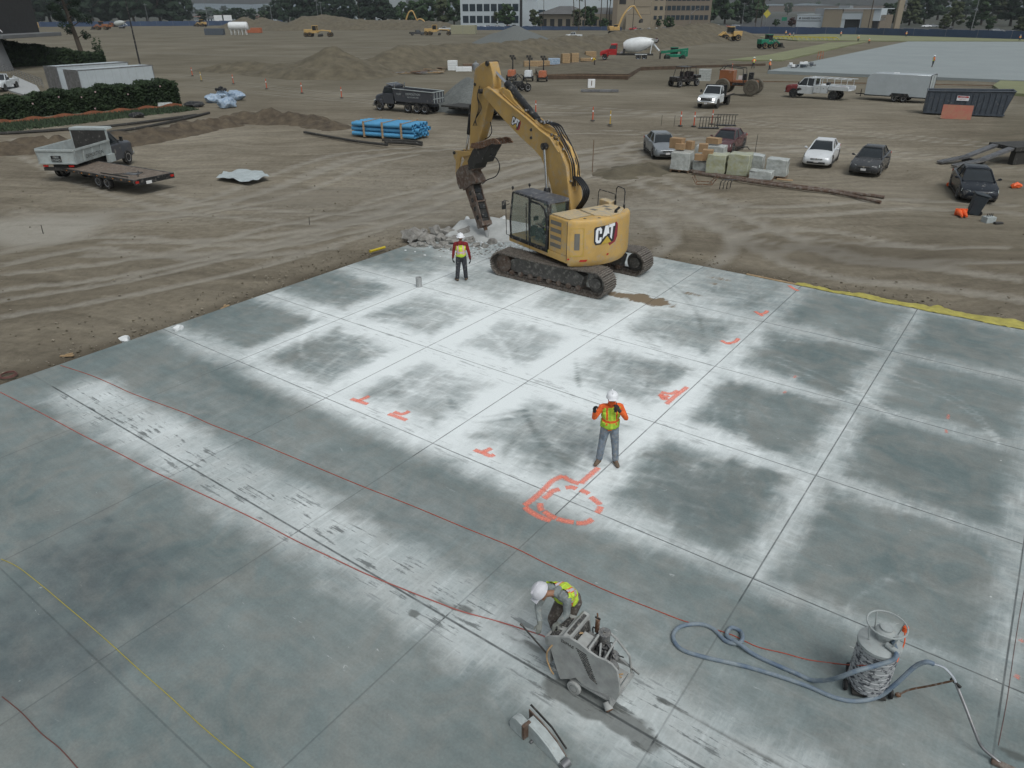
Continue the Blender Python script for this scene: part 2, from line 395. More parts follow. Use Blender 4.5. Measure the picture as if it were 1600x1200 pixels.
# ================================================================ CONCRETE SLAB (local axes run along the saw joints)
JA=[-5.27,-1.4,2.48,6.37,10.28,14.19,18.02,22.03]          # joints running along local x
JB=[-17.40,-13.60,-9.86,-6.08,-2.24,1.58,5.45]             # joints running along local y
def slab_material():
    m=bpy.data.materials.new('slab_concrete'); MATS['slab_concrete']=m; n,l,p=nodes(m)
    p.inputs['Specular IOR Level'].default_value=.3
    tc=n.new('ShaderNodeTexCoord'); obj=tc.outputs['Object']
    def noise(sc,det,vec,rg=.6,dist=0):
        a=n.new('ShaderNodeTexNoise'); a.inputs['Scale'].default_value=sc; a.inputs['Detail'].default_value=det; a.inputs['Roughness'].default_value=rg; a.inputs['Distortion'].default_value=dist
        l.new(vec,a.inputs['Vector']); return a.outputs['Fac']
    def mapping(rz,scale):
        a=n.new('ShaderNodeMapping'); a.inputs['Rotation'].default_value=(0,0,rz); a.inputs['Scale'].default_value=scale; l.new(obj,a.inputs['Vector']); return a.outputs[0]
    def M(op,a,b=None,c=None,clamp=False):
        x=n.new('ShaderNodeMath'); x.operation=op; x.use_clamp=clamp
        for i,v in enumerate((a,b,c)):
            if v is None: continue
            if isinstance(v,(int,float)): x.inputs[i].default_value=v
            else: l.new(v,x.inputs[i])
        return x.outputs[0]
    def MR(v,a,b,c=0,d=1):
        x=n.new('ShaderNodeMapRange'); x.interpolation_type='SMOOTHSTEP'; l.new(v,x.inputs[0])
        for i,q in zip((1,2,3,4),(a,b,c,d)): x.inputs[i].default_value=q
        return x.outputs[0]
    def mix(f,a,b,mode='MIX'):
        x=n.new('ShaderNodeMix'); x.data_type='RGBA'; x.blend_type=mode
        (l.new(f,x.inputs['Factor']) if not isinstance(f,float) else setattr(x.inputs['Factor'],'default_value',f))
        for s_,v in ((6,a),(7,b)):
            if isinstance(v,tuple): x.inputs[s_].default_value=(*v,1)
            else: l.new(v,x.inputs[s_])
        return x.outputs[2]
    def attr(a): x=n.new('ShaderNodeAttribute'); x.attribute_name=a; return x.outputs['Fac']
    big=noise(.35,6,obj,.6); med=noise(2.2,9,obj,.68); fine=noise(22,7,obj,.7)
    sx=noise(1,8,mapping(0,(.9,11,1)),.7); sy=noise(1,8,mapping(0,(9,.9,1)),.7); sd=noise(1,6,mapping(R(35),(.6,7,1)),.65)
    sw=noise(.9,6,obj,.6,1.6)
    base=mix(MR(big,.32,.68),(.130,.168,.170),(.205,.240,.238))
    base=mix(MR(sw,.35,.7),base,mix(.5,base,(.25,.245,.225)))
    base=mix(M('MULTIPLY',attr('dark'),MR(med,.1,.75)),base,(.062,.078,.086))
    base=mix(.34,base,mix(MR(med,.3,.7),(.80,.80,.80),(1.22,1.22,1.22)),'MULTIPLY')
    base=mix(.45,base,mix(MR(fine,.3,.7),(.82,.82,.82),(1.2,1.2,1.2)),'MULTIPLY')
    base=mix(.22,base,mix(MR(sd,.35,.65),(.78,.79,.8),(1.15,1.15,1.15)),'MULTIPLY')
    # white grinding dust tracked along the joints
    rag=M('ADD',M('MULTIPLY',M('SUBTRACT',med,.5),.62),M('MULTIPLY',M('SUBTRACT',M('MAXIMUM',sx,sy),.56),.9))
    d=M('ADD',attr('dust'),M('MULTIPLY',rag,attr('rag')))
    dm=M('MULTIPLY',MR(d,.0,1.16),MR(fine,.2,.55,.82,1.0))
    c=mix(dm,base,(.77,.81,.815))
    # scraped dark patches and slurry along the saw cut
    scr=M('MULTIPLY',MR(M('MULTIPLY_ADD',sx,.7,M('MULTIPLY',med,.45)),.60,.68),attr('scrape'))
    c=mix(scr,c,(.13,.145,.145))
    wet=MR(M('ADD',attr('wet'),M('MULTIPLY',M('SUBTRACT',med,.5),.9)),.35,.75)
    c=mix(M('MULTIPLY',wet,.7),c,(.075,.078,.070))
    # splashes and small light specks
    vo=n.new('ShaderNodeTexVoronoi'); vo.inputs['Scale'].default_value=.9; l.new(obj,vo.inputs['Vector'])
    spk=M('MULTIPLY',M('LESS_THAN',vo.outputs['Distance'],M('MULTIPLY',M('SUBTRACT',sw,.45),.14)),MR(fine,.35,.5))
    c=mix(M('MULTIPLY',spk,.75),c,(.62,.64,.63))
    sc2=M('MULTIPLY',MR(noise(1.6,5,mapping(R(-30),(1,3.2,1)),.75,1.2),.66,.70),MR(big,.45,.6))
    c=mix(M('MULTIPLY',sc2,.55),c,(.60,.62,.62))
    mud=MR(M('ADD',attr('mud'),M('MULTIPLY',M('SUBTRACT',sy,.5),1.3)),.35,.75)
    c=mix(mud,c,(.20,.155,.105))
    # joints
    sep=n.new('ShaderNodeSeparateXYZ'); l.new(obj,sep.inputs[0])
    jm=None
    for ax,js in ((1,JA),(0,JB)):
        for j in js:
            wd=.011 if not (ax==1 and abs(j-6.37)<.01) else .016
            dd=M('ABSOLUTE',M('SUBTRACT',sep.outputs[ax],j))
            v=MR(dd,wd*.6,wd*1.9,1,0)
            jm=v if jm is None else M('MAXIMUM',jm,v)
    jb=M('MULTIPLY',jm,attr('joint'))
    c=mix(M('MULTIPLY',jb,MR(med,.25,.6,.35,.85)),c,(.035,.04,.042))
    l.new(c,p.inputs['Base Color'])
    l.new(MR(wet,0,1,.85,.45),p.inputs['Roughness'])
    bp=n.new('ShaderNodeBump'); bp.inputs['Strength'].default_value=.25; bp.inputs['Distance'].default_value=.01
    l.new(M('ADD',fine,M('MULTIPLY',jb,-2.0)),bp.inputs['Height']); l.new(bp.outputs[0],p.inputs['Normal'])
slab_material()
gx=np.arange(-21.36,10.01,.085); gy=np.arange(-6,26.25,.085)
U,V=np.meshgrid(gx,gy)
nz1=fbm(U*.7,V*.7,11)-.5; nz2=fbm(U*2.5,V*2.5,12)-.5; nz3=fbm(U*.3,V*.3,14); nz4=fbm(U*6,V*6,17)-.5
cx,cy=-11.2,14.6
rad=np.hypot((U-cx)/1.3,(V-cy)/.95)
power=np.clip(1.12-rad*.070,.40,1.05)
dust=np.zeros(U.shape)
def band(dist,wd,amp):
    # soft skirt of dust with a denser strip near the joint
    t=np.clip((dist+nz1*.34+nz2*.34+nz4*.22)/wd,0,1.6)
    return amp*(.60*(1-sstep(.42,1.22,t))+.40*(1-sstep(.05,.80,t)))
def wob(c,k,s_): return .72+.62*fbm(c*.28+k*3.1,c*0+k,s_)
for k,j in enumerate(JA[4:]):
    w0=np.where(U>-4,.56,.86)*wob(U,k,40); dust=np.maximum(dust,band(np.abs(V-j),w0,1.0)*power*np.clip(1.0-.18*sstep(-6,4,U),.5,1))
dust=np.maximum(dust,band(np.abs(V-26.2),.7,.75)*power)
for k,j in enumerate(JB):
    w0=np.where(U>-4,.62,.76)*wob(V,k,60); dust=np.maximum(dust,band(np.abs(U-j),w0,1.0)*power*sstep(9.0,10.4,V))
dust=np.maximum(dust,band(np.abs(U-5.4),1.5,.7)*sstep(9.0,10.4,V)*.8)
# the work area round the excavator and the middle panels carry a thin even film
hz1=1-sstep(1.5,9.5,np.hypot((U+13.0)/1.15,(V-19)/.95)+nz1*2); hz2=1-sstep(1.0,8.5,np.hypot((U+11)/1.15,(V-14.2)/.95)+nz1*1.5)
film=np.maximum(hz1*.50,hz2*.44)*(.8+.4*fbm(U*1.2,V*1.2,71))
dust=dust+(1-np.clip(dust,0,1))*film
dust=np.maximum(dust,(hz1*.5+.3)*sstep(20.2,21.4,V)*sstep(-21,-18.5,U+nz1*3)*(1-sstep(-9.5,-5.5,U+nz1*4)))
edge_lo=sstep(8.7,10.5,V+nz1*1.6+nz2*.8); dust=dust*edge_lo
core=(1-sstep(1.0,8,rad))*.30*np.clip(dust*1.5,0,1); dust=dust+core
# drag marks and wheel smears that ignore the panel grid
sm=fbm((U*.9+V*.35)*1.3,(V*.9-U*.35)*6.5,81); sm2=fbm((U*.3-V*.95)*1.1,(V*.3+U*.95)*7.5,85)
dust=dust+(np.clip(sm-.58,0,1)*1.0+np.clip(sm2-.60,0,1)*1.0-np.clip(.40-sm2,0,1)*.6)*edge_lo*np.clip(power,.4,1)
def arc_mark(px,wd,amp):
    global dust
    P=[(p.x,p.y) for p in catmull([Vector((*L(*q),0)) for q in px],6)]; d=polydist(U,V,P); dust=dust+amp*(1-sstep(wd*.4,wd,d+nz4*.1))
for px_,a_ in (([(640,470),(700,480),(770,520),(800,560)],.16),([(900,560),(905,600),(930,640),(985,660)],-.2),([(820,640),(850,690),(930,730),(1010,700)],-.16),([(1215,560),(1330,610),(1400,650)],.2),([(1400,590),(1500,630),(1560,690)],.22),([(560,530),(600,560),(640,600)],.16),([(500,470),(470,540),(520,575)],.14),([(980,500),(1050,560),(1110,600)],-.14),([(1030,430),(1080,470),(1100,520)],-.16),([(700,620),(740,650),(830,640)],-.2),([(1300,960),(1400,900),(1480,930)],.14),([(830,1000),(620,930),(430,800),(300,720)],.1)):
    for off_ in (0,9): arc_mark([(x,y+off_) for x,y in px_],.07,a_)
# slurry band along the running saw cut
bs=(1-sstep(.30,1.45,np.abs(V-6.62)+nz2*.6))*(.62+nz1*.45)*sstep(-20.6,-19.0,U)
dust=np.maximum(dust,bs); scrape=(1-sstep(.3,.95,np.abs(V-6.6)+nz2*.5))*sstep(-20.5,-19,U)*.9
scrape=np.maximum(scrape,(1-sstep(.2,.7,np.minimum.reduce([np.abs(V-j) for j in JA[4:]])))*.42)
dust=np.maximum(dust,.36*(1-sstep(1.2,2.6,np.abs(V-7.2)))*(.6+nz3*.7)*sstep(-21,-16,U)*.55)
wet=np.zeros(U.shape)
def sp(px,py,rx,ry,a,arr):
    q=L(px,py); return np.maximum(arr,a*(1-sstep(.3,1,np.hypot((U-q[0])/rx,(V-q[1])/ry)+nz2*.9)))
for q in [(900,1092,.9,.34,1.1),(960,1120,.7,.3,1.0),(990,1150,.5,.25,.9),(905,1075,.7,.16,1),(935,1118,.5,.16,1),(960,1140,.45,.18,.9),(645,957,.16,.13,1),(830,1010,.5,.12,.8),(1000,1165,.5,.2,.7),(730,955,.3,.18,.7),(690,940,.5,.10,.7),(800,1000,.5,.12,.6),(1590,1190,.5,.15,.9),(197,1168,.06,.05,1),(380,800,.06,.05,.8),(855,1160,.1,.08,.9)]: wet=sp(*q,wet)
wet=np.maximum(wet,.62*(1-sstep(.03,.10,np.abs(V-7.02)))*sstep(-2.9,-2.4,U)*sstep(-.5,.3,fbm(U*.8,V*2,8)))
dark=sp(140,900,2.6,1.7,1.0,np.zeros(U.shape)); dark=sp(40,1010,2.4,1.8,1.0,dark); dark=sp(250,985,1.0,.8,.6,dark)
pan=[]
for a,b,c_,d_,v_ in [(-9.9,-6.1,6.4,10.2,.25),(1.6,5.4,10.3,14.1,.25),(-9.86,-6.08,14.19,18.0,.3),(-13.6,-9.86,14.19,18,.2),(-9.86,-6.08,10.28,14.19,.2),(-13.6,-9.86,10.28,14.19,.3),(-6.08,-2.24,10.28,14.19,.3)]:
    dark=np.maximum(dark,v_*sstep(.6,1.4,np.minimum.reduce([U-a,b-U,V-c_,d_-V])+nz1*1.2))
dark*=.75
dark=np.maximum(dark,.14*sstep(-1,6,U)*sstep(12,20,V))
mud=np.zeros(U.shape)
for q in [(1005,468,1.5,.6,.9),(965,462,1.0,.5,.8),(1125,438,.8,.35,.6),(1085,462,.7,.25,.6),(1115,445,.4,.3,.6),(720,400,1.2,.7,.42),(640,405,.5,.4,.5),(790,392,1.4,.8,.35)]: mud=sp(*q,mud)
joint=np.ones(U.shape)*.9
jl=np.where(V<9.6,.45,1.0); joint*=jl; joint=np.where((np.abs(V-6.37)<.1),1.0,joint)
joint=joint*(1-.8*((np.abs(V-6.37)<.1)&(U<-20.1)))
slab=gridmesh(U,V,U*0,'slab',['slab_concrete'],attrs={'dust':dust,'rag':np.clip(dust*1.2+.2,0,.75),'scrape':scrape,'wet':wet,'dark':dark,'mud':mud,'joint':joint})
slab.rotation_euler=(0,0,GA); tag(slab,kind='structure')
m_=MB().use('concrete')
edge=[(-21.36,-6)]+[(-21.36+ .05*math.sin(i*2.1),-6+i*.8) for i in range(1,40)]+[(-21.36,26.22)]
m_.bb(-21.36,-21.30,-6,26.22,-.3,-.004); m_.bb(-21.30,10,26.16,26.22,-.3,-.004)
m_.build('slab_side',slab,smooth=0)
# ================================================================ PEOPLE
mat('skin',(.30,.16,.10),.6,var=.1); mat('lime',(.40,.70,.06),.75,var=.3,scale=9,bump=.8); mat('lime_yellow',(.58,.78,.07),.75,var=.25,scale=9,bump=.8)
mat('orange_cloth',(.90,.16,.035),.8,var=.25,scale=9,bump=.9); mat('silver_tape',(.52,.50,.54),.4,var=.1); mat('pink_tape',(.95,.30,.22),.6,var=.1)
mat('red_cloth',(.23,.018,.022),.85,var=.4,scale=8,bump=.9); mat('dark_trousers',(.05,.052,.062),.9,var=.4,scale=6,bump=1.0,dust=.2); mat('jeans',(.22,.275,.34),.9,var=.45,scale=7,dust=.45,bump=1.0)
mat('brown_trousers',(.115,.095,.082),.9,var=.3,scale=7,dust=.3); mat('grey_sleeve',(.25,.28,.28),.9,var=.35,scale=7,dust=.3,bump=1.0); mat('boot',(.17,.125,.09),.8,var=.3,scale=9)
mat('glove_dark',(.035,.037,.04),.8,var=.4); mat('glove_grey',(.20,.21,.19),.8,var=.3); mat('hat_white',(.80,.81,.84),.35,var=.05); mat('hat_dusty',(.62,.62,.66),.5,var=.15,scale=12); mat('hair',(.02,.015,.012),.8)
def V3(*a): return Vector(a)
def caps(mb,p,q,r1,r2,n=10):
    p,q=Vector(p),Vector(q)
    if (q-p).length>1e-5: mb.cyl(p,q,r1,r2,n)
    mb.blob(p,(r1,)*3,1); mb.blob(q,(r2,)*3,1)
def remesh(mb,name,parent,vox,matnames,paint=None,smooth=3):
    me=bpy.data.meshes.new(name); me.from_pydata(mb.v,[],mb.f)
    o=bpy.data.objects.new(name,me); col.objects.link(o)
    r=o.modifiers.new('r','REMESH'); r.mode='VOXEL'; r.voxel_size=vox; r.use_smooth_shade=True
    s_=o.modifiers.new('s','SMOOTH'); s_.iterations=smooth; s_.factor=.5
    dg=bpy.context.evaluated_depsgraph_get(); m2=bpy.data.meshes.new_from_object(o.evaluated_get(dg))
    bpy.data.objects.remove(o); bpy.data.meshes.remove(me)
    m2.name=name; m2.materials.clear()
    for k in matnames: m2.materials.append(MATS[k])
    if paint: m2.polygons.foreach_set('material_index',[paint(p.center) for p in m2.polygons])
    m2.polygons.foreach_set('use_smooth',[True]*len(m2.polygons))
    o=bpy.data.objects.new(name,m2); col.objects.link(o); o.parent=parent; return o
def hand(mb,wr,d,pn,side,curl=.35,g=0.0,point=False):
    """wrist, direction of fingers, palm normal, side vector towards thumb"""
    d=Vector(d).normalized(); pn=Vector(pn); pn=(pn-d*pn.dot(d)).normalized(); sd=d.cross(pn)*side
    wr=Vector(wr)
    for i in range(4):
        off=sd*(.030-.020*i); k=wr+d*(.088-.004*abs(i-1))+off
        caps(mb,wr+off*.6+d*.015,k,.016+g,.013+g,8)
        L3=[.042,.047,.044,.034][i]; a=curl*(1+.12*i) if not (point and i==0) else .05
        p=k; dd=d
        for sgm in range(3):
            dd=(Matrix.Rotation(a*(1+.25*sgm),3,sd*side)@dd) if True else dd
            if dd.dot(pn)<-.01 and sgm==0: a=-a; dd=(Matrix.Rotation(2*a,3,sd*side)@dd)
            q=p+dd*L3*(1-.22*sgm); caps(mb,p,q,.0092+g-.0008*sgm,.0084+g-.0008*sgm,7); p=q
    b=wr+d*.03+sd*.03; t1=b+(sd*.75+d*.5+pn*.25).normalized()*.042; t2=t1+(sd*.25+d*.8+pn*.4).normalized()*.034
    caps(mb,b,t1,.014+g,.0115+g,8); caps(mb,t1,t2,.011+g,.009+g,8)
def person(label,loc,rz,J,shirt='red_cloth',pants='dark_trousers',vest='lime',tapes=('pink_tape','silver_tape'),hat='hat_white',boot='boot',glove=None,vox=.013,group=None,fingers=True,belly=1.0,sleeve=None,mask=None,tail=False,brim='full'):
    T=thing('person',label,'person',loc,rz,group)
    g={k:Vector(v) for k,v in J.items() if len(v)==3}
    pel,ch,nk,hd=g['pelvis'],g['chest'],g['neck'],g['head']
    up=(hd-nk).normalized() if 'hup' not in g else g['hup'].normalized(); face=g['face'].normalized(); face=(face-up*face.dot(up)).normalized(); ear=up.cross(face)
    # body
    b=MB(); caps(b,pel,ch,.115,.12); caps(b,ch,nk,.11,.055); caps(b,nk-up*.02,hd-up*.04,.052,.05)
    b.blob(hd+up*.02,(.078,.09,.105),2); b.blob(hd-up*.06+face*.03,(.052,.052,.05),1)
    b.cyl(hd+face*.082+up*.02,hd+face*.108-up*.018,.010,.016,8); b.blob(hd+face*.088-up*.055,(.024,.014,.009),1); b.blob(hd+face*.075-up*.09,(.022,.02,.02),1)
    for s_ in (-1,1): b.blob(hd+ear*s_*.083,(.013,.02,.03),1)
    for s_ in 'LR':
        sh,el,wr=g['sh'+s_],g['el'+s_],g['wr'+s_]; hp,kn,an=g['hip'+s_],g['kn'+s_],g['an'+s_]
        caps(b,ch+(sh-ch)*.4,sh,.075,.058); caps(b,sh,el,.05,.04); caps(b,el,wr,.038,.027)
        if fingers: hand(b,wr,g['hd'+s_],g['hn'+s_],1 if s_=='L' else -1,J.get('curl'+s_,(.35,))[0] if isinstance(J.get('curl'+s_,(.35,)),tuple) else .35)
        else: caps(b,wr,wr+g['hd'+s_].normalized()*.12,.035,.03)
        caps(b,hp,kn,.085,.058); caps(b,kn,an,.055,.04); caps(b,an,an+g['ft'+s_].normalized()*.13-Vector((0,0,.05)),.045,.035)
    remesh(b,'body',T,vox,['skin'])
    # shirt: torso and sleeves
    b=MB(); caps(b,pel+(ch-pel)*.12,ch,.148*belly,.16); caps(b,ch,nk-(nk-ch)*.15,.15,.085)
    side=(g['shL']-g['shR']).normalized()
    caps(b,ch-side*.09,ch+side*.09,.135,.135); caps(b,pel+(ch-pel)*.2-side*.07,pel+(ch-pel)*.2+side*.07,.125*belly,.125*belly)
    if mask: caps(b,nk,hd-up*.05,.075,.068)
    for s_ in 'LR':
        sh,el,wr=g['sh'+s_],g['el'+s_],g['wr'+s_]
        caps(b,ch+(sh-ch)*.5+ (nk-ch)*.25,sh,.10,.078); caps(b,sh,el,.072,.056); caps(b,el,el+(wr-el)*.94,.056,.041); caps(b,el+(wr-el)*.55,el+(wr-el)*.62,.052,.05)
    remesh(b,'shirt',T,vox*1.15,[shirt])
    # trousers
    b=MB(); caps(b,pel-side*.07,pel+side*.07,.135,.135); caps(b,pel+(ch-pel)*.15,pel,.135,.14)
    for s_ in 'LR':
        hp,kn,an=g['hip'+s_],g['kn'+s_],g['an'+s_]
        caps(b,hp,kn,.110,.088); caps(b,kn,an+(kn-an)*.12,.087,.076); caps(b,kn+(an-kn)*.55,kn+(an-kn)*.62,.087,.08); caps(b,kn+(an-kn)*.85,kn+(an-kn)*.93,.083,.08)
    remesh(b,'trousers',T,vox*1.15,[pants])
    for s_ in 'LR':
        an=g['an'+s_]; f=g['ft'+s_].normalized(); b=MB()
        caps(b,an+V3(0,0,.05),an-V3(0,0,.03),.055,.058); caps(b,an-V3(0,0,.035)-f*.03,an-V3(0,0,.045)+f*.11,.058,.054); caps(b,an-V3(0,0,.05)+f*.11,an-V3(0,0,.053)+f*.18,.054,.042)
        z0=an.z-.095; b.v=[(x,y,max(z,z0)) for x,y,z in b.v]
        remesh(b,'boot',T,vox,[boot])
    # vest
    if vest:
        ax=(nk-pel); Ln=ax.length; ax=ax.normalized(); fr=side.cross(ax).normalized()
        b=MB(); base=pel+ax*.03; caps(b,base,ch,.165*belly,.172); caps(b,ch,nk-ax*.07,.165,.10); caps(b,ch-side*.085,ch+side*.085,.147,.147); caps(b,base+ax*.06-side*.07,base+ax*.06+side*.07,.14*belly,.14*belly)
        for s_ in (-1,1): caps(b,ch+side*s_*.1+ax*.12,ch+side*s_*.165+ax*.15,.100,.088)
        def pv(c):
            r=Vector(c)-pel; t=r.dot(ax); u=r.dot(side); f_=r.dot(fr)
            if .17<t<.225 : return 2
            if .155<t<=.17 or .225<=t<.24: return 1
            if t>.1 and .085<abs(u)<.125: return 2
            if t>.1 and .07<abs(u)<.14: return 1
            if J.get('front_open') and f_>0 and abs(u)<.025: return 1
            return 0
        o=remesh(b,'safety_vest',T,vox*1.1,[vest,tapes[0],tapes[1]],pv,2)
        def keep(c):
            r=c-pel; t=r.dot(ax); return t>.0 and t<Ln-.03
        bm=bmesh.new(); bm.from_mesh(o.data); bmesh.ops.delete(bm,geom=[f for f in bm.faces if not keep(f.calc_center_median())],context='FACES'); bm.to_mesh(o.data); bm.free()
    # hard hat
    if hat:
        h=MB().use(hat); M_=Matrix((ear,face,up)).transposed().to_4x4(); M_.translation=hd+up*.045; h.X=M_@Matrix.Diagonal((1,1.15,1,1))
        r=.155 if brim=='full' else .132
        h.lathe([(r,.0),(r,.008),(.128,.022),(.124,.05),(.11,.09),(.08,.122),(.04,.137),(.001,.141)],n=20)
        if brim!='full': h.box((0,.115,.006),(.16,.09,.01))
        h.box((0,0,.13),(.022,.17,.028)); 
        h.build('hard_hat',T)
    if glove:
        for s_ in 'LR':
            b=MB(); hand(b,g['wr'+s_],g['hd'+s_],g['hn'+s_],1 if s_=='L' else -1,J.get('curl'+s_,(.35,))[0],.004); caps(b,g['wr'+s_]+(g['el'+s_]-g['wr'+s_])*.15,g['wr'+s_],.044,.036)
            remesh(b,'glove',T,.008,[glove])
    if mask:
        b=MB().use(mask); caps(b,hd-up*.05+face*.02,hd-up*.12,.086,.075); b.blob(hd-up*.02+face*.015,(.087,.097,.07),2); b.build('neck_gaiter',T)
        b=MB().use('black_paint'); b.tube([hd+ear*.088+up*.02,hd+ear*.06+face*.098+up*.022,hd+face*.112+up*.02,hd-ear*.06+face*.098+up*.022,hd-ear*.088+up*.02],.019,8); b.build('sunglasses',T)
    return T
def stand(h=1.78,lean=0,dx=.13):
    k=h/1.78
    J=dict(pelvis=(0,0,.93),chest=(0,-.01,1.25),neck=(0,0,1.50),head=(0,-.015,1.625),face=(0,-1,0),hup=(0,0,1),
      shL=(.20,.0,1.42),elL=(.27,.02,1.13),wrL=(.28,-.06,.88),hdL=(.02,-.15,-1),hnL=(-1,0,0),curlL=(.3,),
      shR=(-.20,.0,1.42),elR=(-.27,.02,1.13),wrR=(-.28,-.06,.88),hdR=(-.02,-.15,-1),hnR=(1,0,0),curlR=(.3,),
      hipL=(.095,0,.90),knL=(dx,-.01,.50),anL=(dx+.01,.03,.095),ftL=(.25,-1,0),
      hipR=(-.095,0,.90),knR=(-dx,-.01,.50),anR=(-dx-.01,.03,.095),ftR=(-.25,-1,0))
    return J
# foreman in front: left hand at the mouth, right hand raised with a finger up
g1=G(948,722)
J=stand(); J.update(elR=(-.37,-.08,1.20),wrR=(-.40,-.22,1.47),hdR=(.08,-.02,1),hnR=(.5,-.8,0),curlR=(.75,),elL=(.31,-.16,1.20),wrL=(.11,-.26,1.47),hdL=(-.45,.15,.75),hnL=(-.3,1,.1),curlL=(.6,),face=(-.12,-1,-.15),head=(.0,-.04,1.625),
  anR=(-.20,-.03,.095),knR=(-.15,-.02,.5),ftR=(-.75,-1,0),anL=(.16,-.10,.095),knL=(.13,-.07,.5),ftL=(.15,-1,0),front_open=(1,))
P1=person('worker in orange sleeves, lime vest and jeans holding a radio to his mouth',g1,R(4),J,shirt='orange_cloth',pants='jeans',vest='lime',tapes=('lime_yellow','orange_cloth'),glove='glove_dark',mask='orange_cloth',belly=1.2,vox=.011,brim='cap')
rb=MB().use('black_paint'); M0=P1.matrix_world
rb.box((.045,-.235,1.475),(.055,.035,.12),rx=R(-15)); rb.cyl((.06,-.23,1.53),(.06,-.215,1.65),.006); 
ro=rb.build('handheld_radio'); ro.location=g1; ro.rotation_euler=(0,0,R(4)); tag(ro,'small black two way radio at the mouth of the orange sleeved worker','radio')
# man in red sweater watching the breaker, seen from behind
g2=G(723,438)
J=stand(); J.update(wrL=(.31,-.03,.86),wrR=(-.33,-.08,.80),elR=(-.29,.03,1.10),anL=(.17,.02,.095),anR=(-.15,-.06,.095),ftL=(.5,-1,0),ftR=(-.2,-1,0))
P2=person('worker in red sweater and lime vest seen from behind, watching the breaker',g2,R(180),J,shirt='red_cloth',pants='dark_trousers',vest='lime_yellow',tapes=('pink_tape','silver_tape'),glove='glove_dark',vox=.013)
hd=MB().use('red_cloth'); hd.blob((0,.09,1.47),(.12,.075,.085),2); hd.build('hood',P2)
# saw operator leaning over the control end of the saw (frame: slab axes)
g3=l2w(-4.2,7.1)
def q(a,b,z): return (a+4.2,b-7.1,z)
J=dict(pelvis=q(-4.18,7.20,.88),chest=q(-4.20,6.99,1.13),neck=q(-4.24,6.82,1.24),head=q(-4.36,6.69,1.27),hup=(-.45,-.55,.75),face=(-.05,-.6,-.7),
  shL=q(-4.03,6.86,1.20),elL=q(-3.98,6.78,.98),wrL=q(-4.05,6.66,.86),hdL=(-.3,-.75,-.35),hnL=(0,0,-1),curlL=(.55,),
  shR=q(-4.40,6.86,1.21),elR=q(-4.42,6.66,.98),wrR=q(-4.27,6.50,.84),hdR=(.2,-.6,-.4),hnR=(0,0,-1),curlR=(.55,),
  hipL=q(-4.08,7.21,.86),knL=q(-4.14,7.10,.47),anL=q(-4.19,7.22,.095),ftL=(.3,-1,0),
  hipR=q(-4.28,7.19,.86),knR=q(-4.36,7.00,.48),anR=q(-4.38,7.14,.095),ftR=(0,-1,0))
P3=person('worker in grey sleeves and lime vest bending over the concrete saw',g3,GA,J,shirt='grey_sleeve',pants='brown_trousers',vest='lime_yellow',tapes=('orange_cloth','silver_tape'),hat='hat_dusty',glove='glove_grey',vox=.010,brim='cap')

# ================================================================ CONCRETE SAW  (slab frame: x along the cut)
mat('saw_grey',(.38,.39,.38),.75,var=.28,scale=4,c2=(.26,.265,.26),dust=.2); mat('saw_dark',(.05,.05,.05),.7,var=.4,scale=12,dust=.4); mat('engine_grey',(.17,.175,.18),.6,.2,var=.5,scale=15,dust=.45); mat('pink_hose',(.50,.19,.15),.6,var=.15); mat('tan_hose',(.45,.30,.16),.6)
SW=thing('concrete_saw','dusty grey walk behind concrete saw standing over the cut line','concrete saw',l2w(-3.55,6.72),GA)
Y0=6.37
def sp_(px,py): a=lplane(px,py,Y0); return (a[0]+3.55,max(a[1],.02))
side=[sp_(851,995),sp_(866,1045),sp_(872,1062),sp_(884,1062),sp_(896,1060),sp_(908,1072),sp_(921,1079),sp_(948,1088),sp_(958,1096),sp_(964,1088),sp_(964.5,1072),sp_(961,1050),sp_(953,1040),sp_(943,1033),sp_(930,1028),sp_(917,1019),sp_(903,1007),sp_(893,1001),sp_(886,997),sp_(868,995)]
ya,yb=Y0-6.72,Y0-6.72+.68
b=MB().use('saw_grey'); b.prism(side,'y',ya,ya+.035)
b.prism([(x,min(z,.50-max(0,x)*.35)) for x,z in side],'y',yb-.035,yb)
zb=.16; b.bb(-.42,.55,ya+.036,yb-.036,zb,zb+.04); b.bb(-.50,-.46,ya+.036,yb-.036,.25,.72)
b.build('chassis',SW,bevel=.006)
b=MB().use('saw_dark')
for i in range(13):
    xa,za=sp_(897+i*1.7,1014+i*3.8); xb,zb_=sp_(913.5+i*1.35,1025.5+i*3.75)
    b.prism([(xa,za),(xb,zb_),(xb,zb_+.019),(xa,za+.019)],'y',ya-.004,ya+.002)
b.build('vent_grille',SW,smooth=0)
